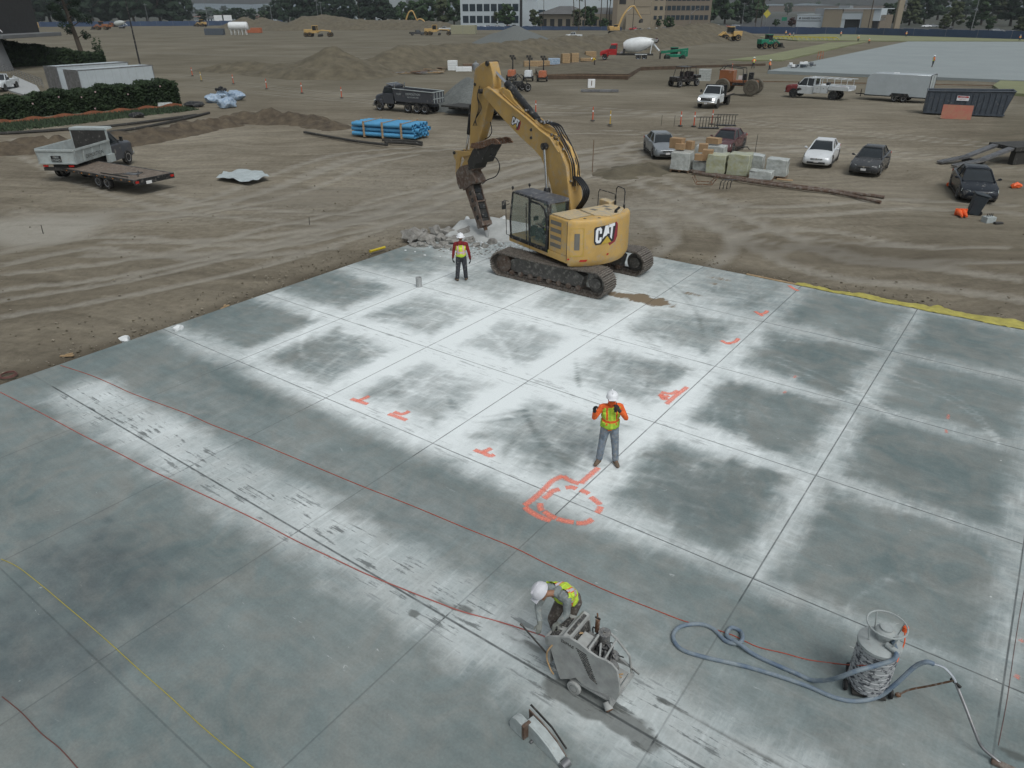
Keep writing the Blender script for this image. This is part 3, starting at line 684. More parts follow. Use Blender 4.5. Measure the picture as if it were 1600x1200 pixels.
# control console and radiator hood across the machine
b=MB().use('saw_grey'); b.prism([(-.56,.60),(-.58,.74),(-.36,.80),(-.30,.78),(-.30,.6)],'y',ya+.04,yb-.04); b.build('control_console',SW,bevel=.01)
b=MB().use('saw_dark'); b.box((-.46,ya+.18,.785),(.12,.15,.012),ry=R(-15)); b.box((-.44,ya+.45,.79),(.13,.2,.012),ry=R(-15))
for i in range(5): b.cyl((-.45,ya+.1+i*.11,.78),(-.47,ya+.1+i*.11,.86),.008); b.blob((-.47,ya+.1+i*.11,.865),(.016,)*3,1)
b.build('control_levers',SW)
b=MB().use('saw_grey'); b.prism([(-.28,.42),(-.31,.90),(-.27,.96),(-.17,.94),(-.12,.60),(-.12,.42)],'y',ya+.05,yb-.02); b.build('radiator_hood',SW,bevel=.012)
b=MB().use('saw_dark'); b.box((-.215,ya+.36,.957),(.055,.46,.014),ry=R(11)); b.box((-.135,ya+.34,.78),(.02,.5,.2),ry=R(-8)); b.build('radiator_slot',SW,smooth=0)
b=MB().use('engine_grey'); b.box((.10,.02,.45),(.40,.44,.34)); b.box((.0,-.02,.70),(.20,.36,.17),ry=R(8)); b.box((.20,.10,.66),(.16,.2,.10)); b.build('engine_block',SW,bevel=.02)
b=MB().use('white_plain' if 0 else 'saw_grey'); b.box((-.03,-.08,.805),(.17,.30,.06),ry=R(6)); b.build('valve_cover',SW,bevel=.012)
b=MB().use('engine_grey'); b.cyl((.16,.18,.60),(.16,.18,.86),.085,n=16); b.cyl((.16,.18,.86),(.16,.18,.88),.095,n=16); b.cyl((.16,.18,.88),(.16,.18,.91),.02); b.build('air_cleaner',SW)
b=MB().use('rust'); b.cyl((-.02,.28,.70),(-.02,.28,.96),.035,n=12); b.cyl((-.02,.28,.96),(-.05,.31,1.03),.012); b.use('dark_steel').box((-.02,.28,.97),(.09,.02,.02)); b.build('exhaust_stack',SW)
b=MB().use('engine_grey'); b.cyl((.02,-.20,.55),(.02,-.26,.55),.10,n=18); b.cyl((.25,-.18,.50),(.25,-.24,.50),.07,n=16); b.cyl((.36,.1,.42),(.36,-.15,.42),.12,n=16); b.cyl((.33,.22,.5),(.33,.1,.5),.09,n=16); b.build('pulleys',SW)
b=MB().use('hose_black'); 
for i in range(16): 
    rr=random.Random(i); x0=rr.uniform(-.1,.3);y0=rr.uniform(-.2,.2)
    b.tube([(x0,y0,.62),(x0+rr.uniform(-.1,.2),y0+rr.uniform(-.15,.15),.80-rr.uniform(0,.15)),(x0+rr.uniform(0,.25),y0+rr.uniform(-.2,.2),.5)],.011,5,smooth=4)
b.use('tan_hose'); b.tube([(.38,-.2,.22),(.45,0,.30),(.52,.12,.24)],.011,6,smooth=4); b.tube([(.36,-.1,.20),(.44,.05,.27),(.50,.2,.22)],.011,6,smooth=4)
b.build('engine_hoses',SW)
# front protective bars
b=MB().use('saw_grey')
xf,xt=.60,.20
for y_ in (ya+.02,yb-.02): b.tube([(xf,y_,.16),(.53,y_,.52),(.36 if y_<0 else .30,y_,.72),(.12,y_+(.12 if y_<0 else -.05),.86)],.018,8)
b.tube([(.12,ya+.14,.86),(.10,yb-.07,.86)],.018,8); b.tube([(.36,ya+.02,.72),(.30,yb-.02,.72)],.016,8); b.tube([(.36,ya+.02,.72),(.2,0,.84)],.014,8)
b.box((.60,0,.17),(.05,.66,.07)); b.build('front_guard_bars',SW)
def wheel(parent,c,r,w_,tyre='rubber',rim='grey_paint',axis='y',n=20,hub=.55,name='wheel'):
    b=MB().use(tyre); ax={'y':1,'x':0}[axis]
    prof=[(r*hub,-w_/2),(r*.90,-w_/2),(r*.985,-w_*.36),(r,-w_*.2),(r,w_*.2),(r*.985,w_*.36),(r*.90,w_/2),(r*hub,w_/2)]
    b.lathe(prof,c,n,axis); o=b.build(name,parent)
    b=MB().use(rim); b.lathe([(r*.08,-w_*.30),(r*.3,-w_*.40),(r*hub*1.02,-w_*.53),(r*hub*1.02,w_*.53),(r*.3,w_*.40),(r*.08,w_*.30)],c,n,axis)
    b.build('rim',o); return o
x,z=sp_(894,1070); wheel(SW,(x,ya+.0,.10),.115,.06,'saw_grey','engine_grey'); wheel(SW,(x,yb-.03,.10),.115,.06,'saw_grey','engine_grey')
b=MB().use('saw_grey'); b.cyl((.60,ya-.02,.09),(.52,ya+.03,.15),.062,.055,n=16); b.use('rust').cyl((.612,ya-.027,.083),(.60,ya-.02,.09),.052,n=16); b.build('blade_shaft_cover',SW)
b=MB().use('dark_steel'); b.cyl((-.50,ya-.01,.50),(-.98,ya+.04,.72),.014); b.cyl((-.98,ya+.04,.72),(-1.02,ya+.04,.74),.018); b.build('guide_pointer',SW)
text('lettering','DIMAS',.075,SW,(sp_(884,1007)[0],ya-.004,sp_(884,1007)[1]),(R(90),R(4),0),'saw_dark')
b=MB().use('tan_hose'); b.tube([(-.10,.0,.86),(-.30,-.2,.84),(-.44,ya-.03,.66),(-.47,ya-.045,.45),(-.40,ya-.04,.25),(-.36,ya-.02,.16)],.013,7,smooth=6); b.build('water_line',SW)

# blade guard lying on the slab
BG=thing('blade_guard','pale metal saw blade guard lying on its edge at the bottom of the photo','blade guard',G(838,1165),0)
mat('guard_pale',(.42,.46,.46),.6,var=.25,scale=8,dust=.15)
A_,B_=G(798,1128),G(868,1196); ux=(B_-A_).normalized(); uy=Vector((-ux.y,ux.x,0)); c0=G(838,1165)
Mg=Matrix((ux,uy,Vector((0,0,1)))).transposed().to_4x4(); 
b=MB(); b.X=Mg; b.use('guard_pale'); b.prism([(-.48,.0),(-.50,.10),(-.44,.24),(-.36,.28),(-.25,.27),(.0,.24),(.22,.16),(.38,.06),(.44,.0)],'y',-.02,.02)
b.prism([(-.48,.0),(-.50,.10),(-.44,.24),(-.36,.28),(-.25,.27),(-.2,.0)],'y',-.10,.0)
b.prism([(-.25,.27),(0,.245),(.22,.165),(.38,.06),(.38,.04),(.2,.13),(0,.21),(-.25,.235)],'y',.0,.13); b.build('cover',BG,bevel=.006)
b=MB(); b.X=Mg; b.use('rusty_grey'); b.prism([(-.32,.02),(-.34,.30),(-.10,.28),(.2,.19),(.40,.05)],'y',.13,.145); b.box((-.21,-.04,.15),(.045,.14,.26)); b.build('back_plate',BG)
b=MB(); b.X=Mg; b.use('dark_steel'); b.prism([(-.38,.30),(-.36,.335),(.05,.27),(.34,.10),(.33,.07),(.05,.235)],'y',.19,.205); b.use('steel').cyl((.46,-.03,.05),(.46,.10,.05),.06,n=16); b.cyl((-.1,-.03,.02),(-.1,-.07,.02),.02); b.build('deflector_strip',BG)

# ================================================================ VACUUM, HOSE, WAND
mat('vac_drum',(.36,.37,.38),.55,.1,var=.1,scale=9,c2=(.055,.058,.07)); mat('vac_lid',(.36,.39,.39),.6,var=.2,scale=8,dust=.2); mat('hose_blue',(.10,.145,.21),.6,var=.35,scale=5,c2=(.23,.27,.295))
def drum_material():
    m=MATS['vac_drum']; n=m.node_tree.nodes; l=m.node_tree.links
    tc=n.new('ShaderNodeTexCoord'); mp=n.new('ShaderNodeMapping'); mp.inputs['Scale'].default_value=(5,5,9); l.new(tc.outputs['Object'],mp.inputs[0])
    for x in n:
        if x.type=='TEX_NOISE': l.new(mp.outputs[0],x.inputs['Vector']); x.inputs['Scale'].default_value=2.6
        if x.type=='VALTORGB': x.color_ramp.elements[0].position=.44; x.color_ramp.elements[1].position=.50
drum_material()
gv=G(1357,1092)+Vector((0,.18,0)); VC=thing('vacuum_cleaner','tall scuffed grey drum dust vacuum with blue hose on the slab','vacuum cleaner',gv,R(-15))
b=MB().use('vac_drum'); rd=.275; prof=[(rd-.03,.07),(rd,.09)]
for i in range(1,9):
    z=.09+i*.094; prof+=[(rd,z-.02),(rd+.008,z-.01),(rd,z)]
prof+=[(rd,.90),(rd+.012,.905)]; b.lathe(prof,n=40); b.build('drum',VC)
b=MB().use('vac_lid'); b.lathe([(rd+.02,.88),(rd+.02,.93),(rd-.02,.955),(.16,.97),(.155,.972),(.0005,.975)],n=40); b.build('lid',VC)
b=MB().use('vac_lid'); b.lathe([(.10,.97),(.10,1.05),(.13,1.06),(.135,1.12),(.11,1.15),(.09,1.16),(.085,1.19),(.0005,1.20)],c=(.04,.04,0),n=24); b.box((.14,-.03,1.10),(.12,.07,.05),rz=R(-20)); b.build('motor_head',VC)
b=MB().use('vac_lid'); ring=[(.03+.265*math.cos(t),.03+.265*math.sin(t),1.25) for t in [2*math.pi*i/24 for i in range(24)]]
b.tube(ring,.012,7,closed=True)
for t in (20,110,200,290): b.cyl((.03+.265*math.cos(R(t)),.03+.265*math.sin(R(t)),1.25),(.03+.2*math.cos(R(t)),.03+.2*math.sin(R(t)),.93),.010,n=7)
b.build('guard_ring',VC)
b=MB().use('vac_lid'); b.cyl((.04,-.12,1.02),(.20,-.24,1.0),.04,n=12); b.build('hose_inlet',VC)
b=MB().use('dark_steel'); b.box((0,0,.06),(.46,.50,.03)); b.build('base_frame',VC)
for x_,y_ in ((-.31,-.12),(.31,-.12),(-.22,.22),(.22,.22)): wheel(VC,(x_,y_,.08),.08,.045,'rubber','grey_paint','x',14)
b=MB().use('orange_plastic'); b.cyl((.30,.10,1.20),(.30,.10,1.12),.04,n=12); b.tube([(.30,.10,1.12),(.33,.06,.95),(.30,.0,.8),(.24,-.14,.74)],.009,6,smooth=6); b.build('power_plug',VC)
def px_path(pts,z=.03): return [Vector((*G(p[0],p[1],p[2] if len(p)>2 else z).xy,p[2] if len(p)>2 else z)) for p in pts]
hz=px_path([(1392,1005,1.0),(1398,1026,1.0),(1390,1036,.92),(1365,1044,.82),(1335,1052,.72),(1310,1061,.52),(1290,1066,.25),(1265,1066,.05),(1240,1055,.03),(1180,1028,.03),(1152,1008,.08),(1133,996,.05),(1140,983,.03),(1155,990,.03),(1157,1002,.10),(1148,1008,.05),(1130,1003,.03),(1112,985,.03),(1090,977,.03),(1060,981,.03),(1049,996,.03),(1060,1015,.03),(1095,1028,.03),(1170,1046,.03),(1250,1072,.03),(1300,1093,.03),(1335,1099,.03),(1370,1092,.10),(1396,1073,.35),(1425,1047,.65),(1443,1039,.80),(1456,1042,.80)])
b=MB().use('hose_blue'); P_=catmull(hz,9); N_=len(P_)
b.tube(P_,.033,10); ho=b.build('vacuum_hose'); tag(ho,'long blue grey corrugated hose looping over the slab from the vacuum','hose')
wd=thing('floor_wand','bent metal floor wand leaning at the end of the vacuum hose','vacuum wand',G(1550,1195),0); 
base=G(1550,1195); b=MB().use('chrome'); wp=px_path([(1456,1042,.80),(1472,1048,.80),(1485,1062,.74),(1490,1072,.70)]); b.tube([p-base for p in catmull(wp,5)],.020,9)
b.use('steel'); wp2=px_path([(1490,1072,.70),(1505,1110,.50),(1520,1150,.30),(1530,1172,.16),(1550,1190,.06),(1562,1200,.03)]); b.tube([p-base for p in catmull(wp2,5)],.021,9); b.build('tube',wd)
b=MB().use('rust'); wp3=px_path([(1488,1068,.72),(1450,1076,.42),(1418,1082,.2),(1400,1090,.06)]); b.tube([p-base for p in catmull(wp3,5)],.014,7); b.blob(wp3[-1]-base,(.05,.04,.04),1,.3); b.build('support_rod',wd)
b=MB().use('dark_steel'); p0=wp2[0]-base; b.box(p0,(.03,.16,.03),rz=R(20)); b.build('handle',wd)
b=MB().use('rusty_grey'); e_=wp2[-1]-base; b.box(e_+Vector((.02,-.03,0)),(.32,.10,.05),rz=R(-35)); b.build('floor_head',wd,bevel=.01)
# cords and lines on the slab
mat('cord_orange',(.42,.075,.04),.6,var=.2); mat('cord_pink',(.42,.13,.11),.6,var=.2); mat('cord_yellow',(.42,.36,.07),.6,var=.2); mat('cord_dim',(.16,.07,.06),.7)
def cord(name,pts,r,m,label,cat):
    b=MB().use(m); b.tube(catmull([Vector(p) for p in px_path(pts,r)],6),r,6); o=b.build(name); tag(o,label,cat); return o
cord('extension_cord',[(95,566),(140,581),(175,596),(205,610),(250,627),(295,644),(330,660),(400,688),(480,722),(560,756),(640,788),(720,822),(800,855),(850,880),(910,908),(960,930),(1020,954),(1060,970),(1080,976),(1105,983),(1140,994),(1180,1013),(1220,1023),(1260,1034),(1300,1040),(1318,1042,.15),(1335,1043,.5),(1355,1044,.68),(1378,1043,.72)],.008,'cord_orange','thin orange extension cord crossing the whole slab towards the vacuum','extension cord')
cord('water_hose',[(0,607),(60,638),(130,676),(185,704),(240,733),(330,776),(400,810),(460,842),(520,871),(570,895),(630,920),(680,940),(720,955),(780,972),(820,985,.15),(848,995,.62),(852,1004,.5)],.011,'cord_pink','faded red water hose running beside the saw cut up to the saw','hose')
cord('power_cord',[(0,868),(25,880),(60,907),(100,941),(140,975),(175,1006),(215,1043),(260,1083),(310,1130),(350,1164),(400,1204),(430,1230)],.007,'cord_yellow','thin yellow cord curving over the lower left of the slab','cord')
cord('snap_line',[(0,1083),(30,1108),(60,1140),(90,1165),(125,1205),(140,1225)],.008,'cord_dim','dull red cord in the bottom left corner of the slab','cord')
cord('guide_line',[(1604,900),(1592,960),(1582,1020),(1570,1100),(1556,1170)],.004,'cord_dim','thin dark red string near the right edge of the slab','cord')
# pvc stub
b=MB().use('concrete'); g=G(656,447); b.lathe([(.11,0),(.11,.36),(.10,.36),(.10,.30),(.0005,.30)],n=20); o=b.build('pipe_stub'); o.location=g; tag(o,'short pale grey pipe stub standing up through the slab','pipe stub')
# spray paint marks
def spray_material():
    m=bpy.data.materials.new('spray_paint'); MATS['spray_paint']=m; n,l,p=nodes(m)
    p.inputs['Base Color'].default_value=(1.0,.27,.18,1); p.inputs['Roughness'].default_value=.7
    tc=n.new('ShaderNodeTexCoord'); nz=n.new('ShaderNodeTexNoise'); nz.inputs['Scale'].default_value=26; nz.inputs['Detail'].default_value=8; nz.inputs['Roughness'].default_value=.7; l.new(tc.outputs['Object'],nz.inputs['Vector'])
    at=n.new('ShaderNodeAttribute'); at.attribute_name='edge'; ad=n.new('ShaderNodeMath'); ad.operation='ADD'; l.new(nz.outputs['Fac'],ad.inputs[0]); l.new(at.outputs['Fac'],ad.inputs[1])
    mr=n.new('ShaderNodeMapRange'); mr.inputs[1].default_value=.60; mr.inputs[2].default_value=1.22; mr.inputs[4].default_value=.86; l.new(ad.outputs[0],mr.inputs[0]); l.new(mr.outputs[0],p.inputs['Alpha'])
spray_material()
def spray(pts,w=.125,k=6,a=1.0):
    P=catmull([Vector((*L(*q),0)) for q in pts],k); us=[-1,-.6,0,.6,1]
    X=np.zeros((len(P),5));Y=X.copy();E_=X.copy()
    for i,p_ in enumerate(P):
        t=(P[min(i+1,len(P)-1)]-P[max(i-1,0)]).normalized()
        for j,u in enumerate(us):
            X[i,j]=p_.x-t.y*u*w*.75;Y[i,j]=p_.y+t.x*u*w*.75;E_[i,j]=(0,.42,.6,.42,0)[j]*a*(1 if 0<i<len(P)-1 else 0)
    o=gridmesh(X,Y,X*0+.004+random.random()*.002,'spray_mark',['spray_paint'],slab,{'edge':E_})
for s_ in [[(935,731),(920,744),(905,757)],[(905,757),(890,752),(878,744)],[(880,744),(862,752),(848,766),(832,780),(817,791)],[(818,792),(828,800),(842,808),(860,815)],
  [(874,765),(862,768),(856,774),(848,780)],[(843,786),(843,794),(846,799)],[(848,799),(858,806),(868,811)],[(868,811),(882,815),(896,817)],[(898,818),(912,818),(925,812)],[(882,763),(892,762),(900,765)],[(905,766),(914,770),(919,773)],[(921,777),(930,784),(937,790)],[(937,792),(935,798),(931,803)],
  [(1030,618),(1036,622),(1046,620)],[(1040,634),(1056,620),(1075,606)],[(1033,616),(1036,625),(1044,624)],[(1127,534),(1136,539),(1143,539)],[(1136,539),(1148,537),(1155,531)],[(1180,489),(1188,494),(1193,497)],[(1188,494),(1196,492),(1200,488)],
  [(1233,449),(1241,454),(1249,458)],[(548,621),(560,624),(578,617)],[(556,624),(568,628),(575,630)],[(606,645),(620,650),(636,656)],[(614,642),(628,646),(640,641)],[(740,702),(752,706),(768,700)],[(752,706),(764,712),(772,710)],[(1032,614),(1048,617),(1060,612)]]: spray(s_)
for s_ in [[(1482,652),(1480,660)],[(1478,676),(1478,682)],[(1244,590),(1240,594)],[(1228,614),(1224,618)],[(1597,1010),(1590,1004)],[(1588,1060),(1584,1066)]]: spray(s_,.07,6,.6)
# ================================================================ EXCAVATOR (frame: x forward, y left, z up)
EC=(2.22,26.16); EAZ=R(125.32)
EX=thing('excavator','yellow crawler excavator with a hydraulic breaker, standing at the far edge of the slab','excavator',(EC[0],EC[1],0),EAZ)
def E(px,py,off=0.0): return vplane(px,py,EC,EAZ,off)
def E3(px,py,off=0.0): a=E(px,py,off); return Vector((a[0],off,a[1]))
mat('cat_black',(.03,.03,.035),.5); mat('cat_red',(.30,.035,.05),.5); mat('cat_tri',(.55,.38,.06),.5); mat('louvre',(.17,.16,.14),.7,var=.2); mat('cab_seat',(.05,.04,.04),.8); mat('boom_yellow',(.50,.315,.10),.5,var=.3,scale=1.3,c2=(.40,.26,.10),dust=.3)
mat('cab_glass',(.20,.30,.26),.04,var=.1,spec=.5,alpha=.16)
# --- undercarriage, turned 18.4 degrees under the house
UR=GA+math.pi-EAZ
U=bpy.data.objects.new('undercarriage',None); col.objects.link(U); U.parent=EX; U.rotation_euler=(0,0,UR)
def track(y0,y1):
    # local: x forward along the machine, near track on the left
    rr=.44; x0,x1=-2.06,2.0; rear_r=.47; 
    ym=(y0+y1)/2; path=[]
    N=14
    top=[(x0+ (x1-x0)*i/12, .93-.05*math.sin(math.pi*i/12)-.03*(i/12)) for i in range(13)]
    path+=top
    for i in range(1,N): t=math.pi/2-math.pi*i/N; path.append((x1+rr*math.cos(t),.45+.44*math.sin(t)))
    path+=[(x1-(x1-x0)*i/12,.02) for i in range(13)]
    for i in range(1,N): t=-math.pi/2-math.pi*i/N; path.append((x0+.46*math.cos(t),.475+.455*math.sin(t)))
    # resample evenly into shoes
    P=path+[path[0]]; seg=[0]
    for a,b_ in zip(P[:-1],P[1:]): seg.append(seg[-1]+math.hypot(b_[0]-a[0],b_[1]-a[1]))
    n=46; b=MB().use('track_steel')
    for k in range(n):
        s_=seg[-1]*k/n; i=max(j for j in range(len(seg)-1) if seg[j]<=s_+1e-9); f=(s_-seg[i])/(seg[i+1]-seg[i])
        x=P[i][0]+(P[i+1][0]-P[i][0])*f; z=P[i][1]+(P[i+1][1]-P[i][1])*f; a=math.atan2(P[i+1][1]-P[i][1],P[i+1][0]-P[i][0])
        L_=seg[-1]/n
        M_=Matrix.Translation((x,ym,z))@Matrix.Rotation(-a,4,'Y'); b.X=M_
        b.bb(-L_*.47,L_*.47,-(y1-y0)/2,(y1-y0)/2,-.03,.012)
        b.use('grouser')
        for gx_ in (-.42,-.05,.30): b.bb(L_*gx_,L_*gx_+.022,-(y1-y0)/2,(y1-y0)/2,.012,.045)
        b.use('track_steel')
        b.bb(-L_*.5,L_*.5,-.16,-.08,-.12,-.03); b.bb(-L_*.5,L_*.5,.08,.16,-.12,-.03)
        b.use('black_paint'); b.bb(-L_*.1,L_*.1,-.24,-.19,.012,.016); b.bb(-L_*.1,L_*.1,.19,.24,.012,.016); b.use('track_steel')
    b.X=None; return b.build('track_belt',U)
NY0,NY1=1.62-.10,2.40-.10; FY0,FY1=-2.20,-1.42
# local y of the near (left) track: outer edge at slab y 20.55 -> left of centre by ~1.75
NY0,NY1=.98,1.78; FY0,FY1=-1.93,-1.13
for a_,b_ in ((NY0,NY1),(FY0,FY1)):
    track(a_,b_); yc=(a_+b_)/2; out=1 if yc>0 else -1
    b=MB().use('frame_grey'); b.prism([(-1.45,.20),(-1.55,.62),(-1.2,.76),(1.35,.76),(1.62,.66),(1.62,.26),(1.3,.2)],'y',yc-.17,yc+.17)
    b.use('black_paint'); 
    for x_ in (-.75,.35): b.box((x_,yc+out*.10,.765),(.16,.14,.012))
    b.build('track_frame',U,bevel=.02)
    b=MB().use('frame_grey'); b.bb(1.3,1.8,yc-.14,yc+.14,.28,.62); b.build('idler_yoke',U,bevel=.02)
    b=MB().use('rusty_grey')
    for i in range(8): b.cyl((-1.35+i*.42,yc-.22,.17),(-1.35+i*.42,yc+.22,.17),.10,n=12)
    pieces(b,'bogie_wheel',U)
    b=MB().use('frame_grey'); b.lathe([(.05,-.24),(.20,-.22),(.22,-.14),(.36,-.12),(.36,.12),(.22,.14),(.20,.22),(.05,.24)],(-2.06,yc,.475),22,'y')
    for k in range(10): t=2*math.pi*k/10; b.blob((-2.06+.14*math.cos(t),yc+out*.225,.475+.14*math.sin(t)),(.014,)*3,1)
    b.build('drive_sprocket',U)
    b=MB().use('rusty_grey'); b.lathe([(.06,-.2),(.34,-.16),(.36,-.1),(.36,.1),(.34,.16),(.06,.2)],(2.0,yc,.45),20,'y'); b.build('idler_wheel',U)
b=MB().use('dark_steel'); b.bb(-.9,.9,-1.2,1.1,.38,.78); b.loft([[Vector((1.0*s_x*.9,y_,z_)) for s_x,y_,z_ in ((-1,.8,.45),(1,.8,.45),(1,.8,.75),(-1,.8,.75))],[Vector((.55*s_x,1.3,z_)) for s_x,z_ in ((-1,.4),(1,.4),(1,.62),(-1,.62))]]); b.cyl((0,0,.75),(0,0,1.05),.72,n=32); b.build('car_body',U,bevel=.02)
# --- house
HB,HT=1.12,2.62; RT=2.14
def arc(a0,a1,n,r=RT): return [(r*math.cos(R(a0+(a1-a0)*i/n)),r*math.sin(R(a0+(a1-a0)*i/n))) for i in range(n+1)]
yl,yr=1.42,-1.42
# main deck skirt below the cab
b=MB().use('cat_yellow'); b.prism([(2.0,yl),(-1.5,yl),(-1.5,.2),(2.0,.2)],'z',HB-.06,HB+.20); b.prism([(1.5,-.25),(1.5,yr),(-1.5,yr),(-1.5,-.25)],'z',HB-.06,1.95); b.prism([(.9,-.25),(.9,.2),(-1.6,.2),(-1.6,-.25)],'z',HB-.05,1.5); b.build('main_deck',EX,bevel=.02)
# service compartment between cab and counterweight
b=MB().use('cat_yellow'); b.prism([(-.46,yl),(-1.49,yl),(-1.49,yr),(-.46,yr)],'z',HB+.20,HT-.04); b.build('engine_housing',EX,bevel=.035,seg=2)
b=MB().use('louvre')
for k in range(4): z=1.50+k*.265; b.bb(-1.18,-.56,yl+.001,yl+.008,z,z+.15)
b.use('cat_yellow')
for k in range(4):
    z=1.50+k*.265
    for e_ in ((-1.20,-1.18,z-.02,z+.17),(-.56,-.54,z-.02,z+.17),(-1.2,-.54,z-.02,z),(-1.2,-.54,z+.15,z+.17)): b.bb(e_[0],e_[1],yl+.0,yl+.018,e_[2],e_[3])
b.build('side_louvres',EX)
# counterweight with rounded tail
tail=arc(138,222,28); tail[0]=(-1.56,1.44); tail[-1]=(-1.56,-1.44)
b=MB().use('cat_yellow'); rings=[]
def inset(pts,k): return [((x+.9)*k-.9,y*k) for x,y in pts]
poly=[(-1.52,1.44)]+tail[1:-1]+[(-1.52,-1.44)]
def ringz(k,z): return [Vector((x,y,z)) for x,y in inset(poly,k)]
b.loft([ringz(.93,HB-.16),ringz(.985,HB-.02),ringz(1,HB+.10),ringz(1,HT-.16),ringz(.99,HT-.07),ringz(.96,HT-.015),ringz(.9,HT)]); b.build('counterweight',EX,smooth=50)
def onarc(a,z,r): return Vector((r*math.cos(R(a)),r*math.sin(R(a)),z))
def arcpatch(mb,poly2,r0,thick=.006):
    """flat outline in (angle deg, z) wrapped on the tail radius, triangulated as a fan of its own outline"""
    vs=[onarc(a,z,r0+thick) for a,z in poly2]; mb.add(vs,[tuple(range(len(vs)))])
# the tail is not an exact circle about the slew centre: find its radius at an angle
def rad_at(a):
    pts=inset(poly,1.0); ca,sa=math.cos(R(a)),math.sin(R(a))
    for (x1,y1),(x2,y2) in zip(pts[:-1],pts[1:]):
        dx,dy=x2-x1,y2-y1; den=ca*dy-sa*dx
        if abs(den)<1e-9: continue
        t=(x1*dy-y1*dx)/den; u=(x1*sa-y1*ca)/den*-1 if False else ((x1*sa-y1*ca)/(sa*-dx+ca*dy) if False else None)
        # solve (x1+u dx, y1+u dy)=t(ca,sa)
        if abs(dx)>abs(dy): u=(t*ca-x1)/dx
        else: u=(t*sa-y1)/dy
        if t>0 and -1e-6<=u<=1+1e-6: return t
    return RT
def wrap(mb,poly2,lift):
    """fine wrapped patch: fill polygon in (s,z) and push on to the tail"""
    bm=bmesh.new(); vs=[bm.verts.new((s_,z,0)) for s_,z in poly2]; bm.faces.new(vs); bmesh.ops.triangulate(bm,faces=bm.faces)
    for _ in range(3): bmesh.ops.subdivide_edges(bm,edges=[e for e in bm.edges if e.calc_length()>.09],cuts=1)
    bmesh.ops.triangulate(bm,faces=bm.faces); bm.verts.index_update(); out=[]
    for v in bm.verts:
        a=v.co.x/RT*180/math.pi; r=rad_at(a)+lift; out.append(onarc(a,v.co.y,r))
    mb.add(out,[[v.index for v in f.verts] for f in bm.faces]); bm.free()
def D(a): return a*math.pi/180*RT
def cat_logo(mapf,mbuild,parent,sc):
    """black plate, red hexagon, letters C A T, yellow triangle; unit box 0..1.62 x 0..1"""
    def put(m_,polys,lift):
        b=MB().use(m_)
        for p_ in polys: mapf(b,[(x*sc,y*sc) for x,y in p_],lift)
        return b
    plate=[(.02,.16),(0,.88),(.08,.97),(1.32,1.05),(1.42,1.0),(1.28,.10),(1.1,.04),(.86,.40),(.46,.02),(.12,.0)]
    hexa=[(1.30,1.08),(1.46,1.08),(1.58,.92),(1.58,.30),(1.42,.02),(1.02,-.12),(.90,.04),(1.1,.12),(1.28,.42)]
    C_=[(.10,.22),(.10,.78),(.17,.9),(.36,.94),(.46,.84),(.46,.60),(.33,.60),(.33,.76),(.25,.78),(.24,.26),(.32,.24),(.34,.40),(.46,.40),(.46,.22),(.38,.10),(.18,.10)]
    A1=[(.50,.28),(.66,.98),(.86,1.0),(.95,.52),(.84,.56),(.76,.46),(.64,.42)]
    T_=[(.90,.86),(.90,1.02),(1.32,1.06),(1.32,.90),(1.19,.88),(1.14,.20),(1.01,.34),(1.04,.87)]
    tri=[(.44,.02),(.80,.42),(1.12,.06)]
    for m_,ps,l_ in (('cat_red',[hexa],.006),('cat_black',[plate],.009),('hat_white',[C_,A1,T_],.013),('cat_tri',[tri],.017)): put(m_,ps,l_).build('emblem',parent,smooth=0)
# logo on the tail: letters must read left to right as seen from outside (angle grows to the camera's right of the left side)
def tailmap(b,pts,lift): wrap(b,[(D(161.5)+x*1.06,1.72+y*1.06) for x,y in pts],lift)
cat_logo(tailmap,None,EX,.62)
b=MB().use('cat_yellow_dusty'); hatch=[(-.75,.25),(-1.65,.35),(-1.98,.0),(-1.93,-.6),(-1.5,-1.2),(-.75,-1.2)]
b.prism(hatch,'z',HT-.03,HT+.045); b.build('engine_hood',EX,bevel=.015)
b=MB().use('cat_yellow_dusty'); b.prism([(-.52,1.34),(-1.5,1.34),(-1.5,.35),(-.52,.25)],'z',HT-.03,HT+.004); b.use('louvre')
for x_,y_ in ((-1.1,-.1),(-1.35,-.55),(-1.0,-.75)): b.box((x_,y_,HT+.047),(.26,.16,.006),rz=.1)
b.use('black_paint')
for x_,y_ in ((-1.72,.85),(-1.93,.38)): b.cyl((x_,y_,HT-.002),(x_,y_,HT+.004),.055,n=14)
b.build('top_panel',EX)
b=MB().use('black_paint'); 
for pts in ([(-1.515,1.445,HB+.05),(-1.515,1.445,HT-.08)],[(-1.515,1.38,HT-.002),(-1.52,.36,HT+.0)]): b.tube(pts,.009,4)
b.tube([onarc(a,HT-.012,rad_at(a)-.20) for a in (142,150,160,170,180)],.006,4); b.build('panel_seam',EX)
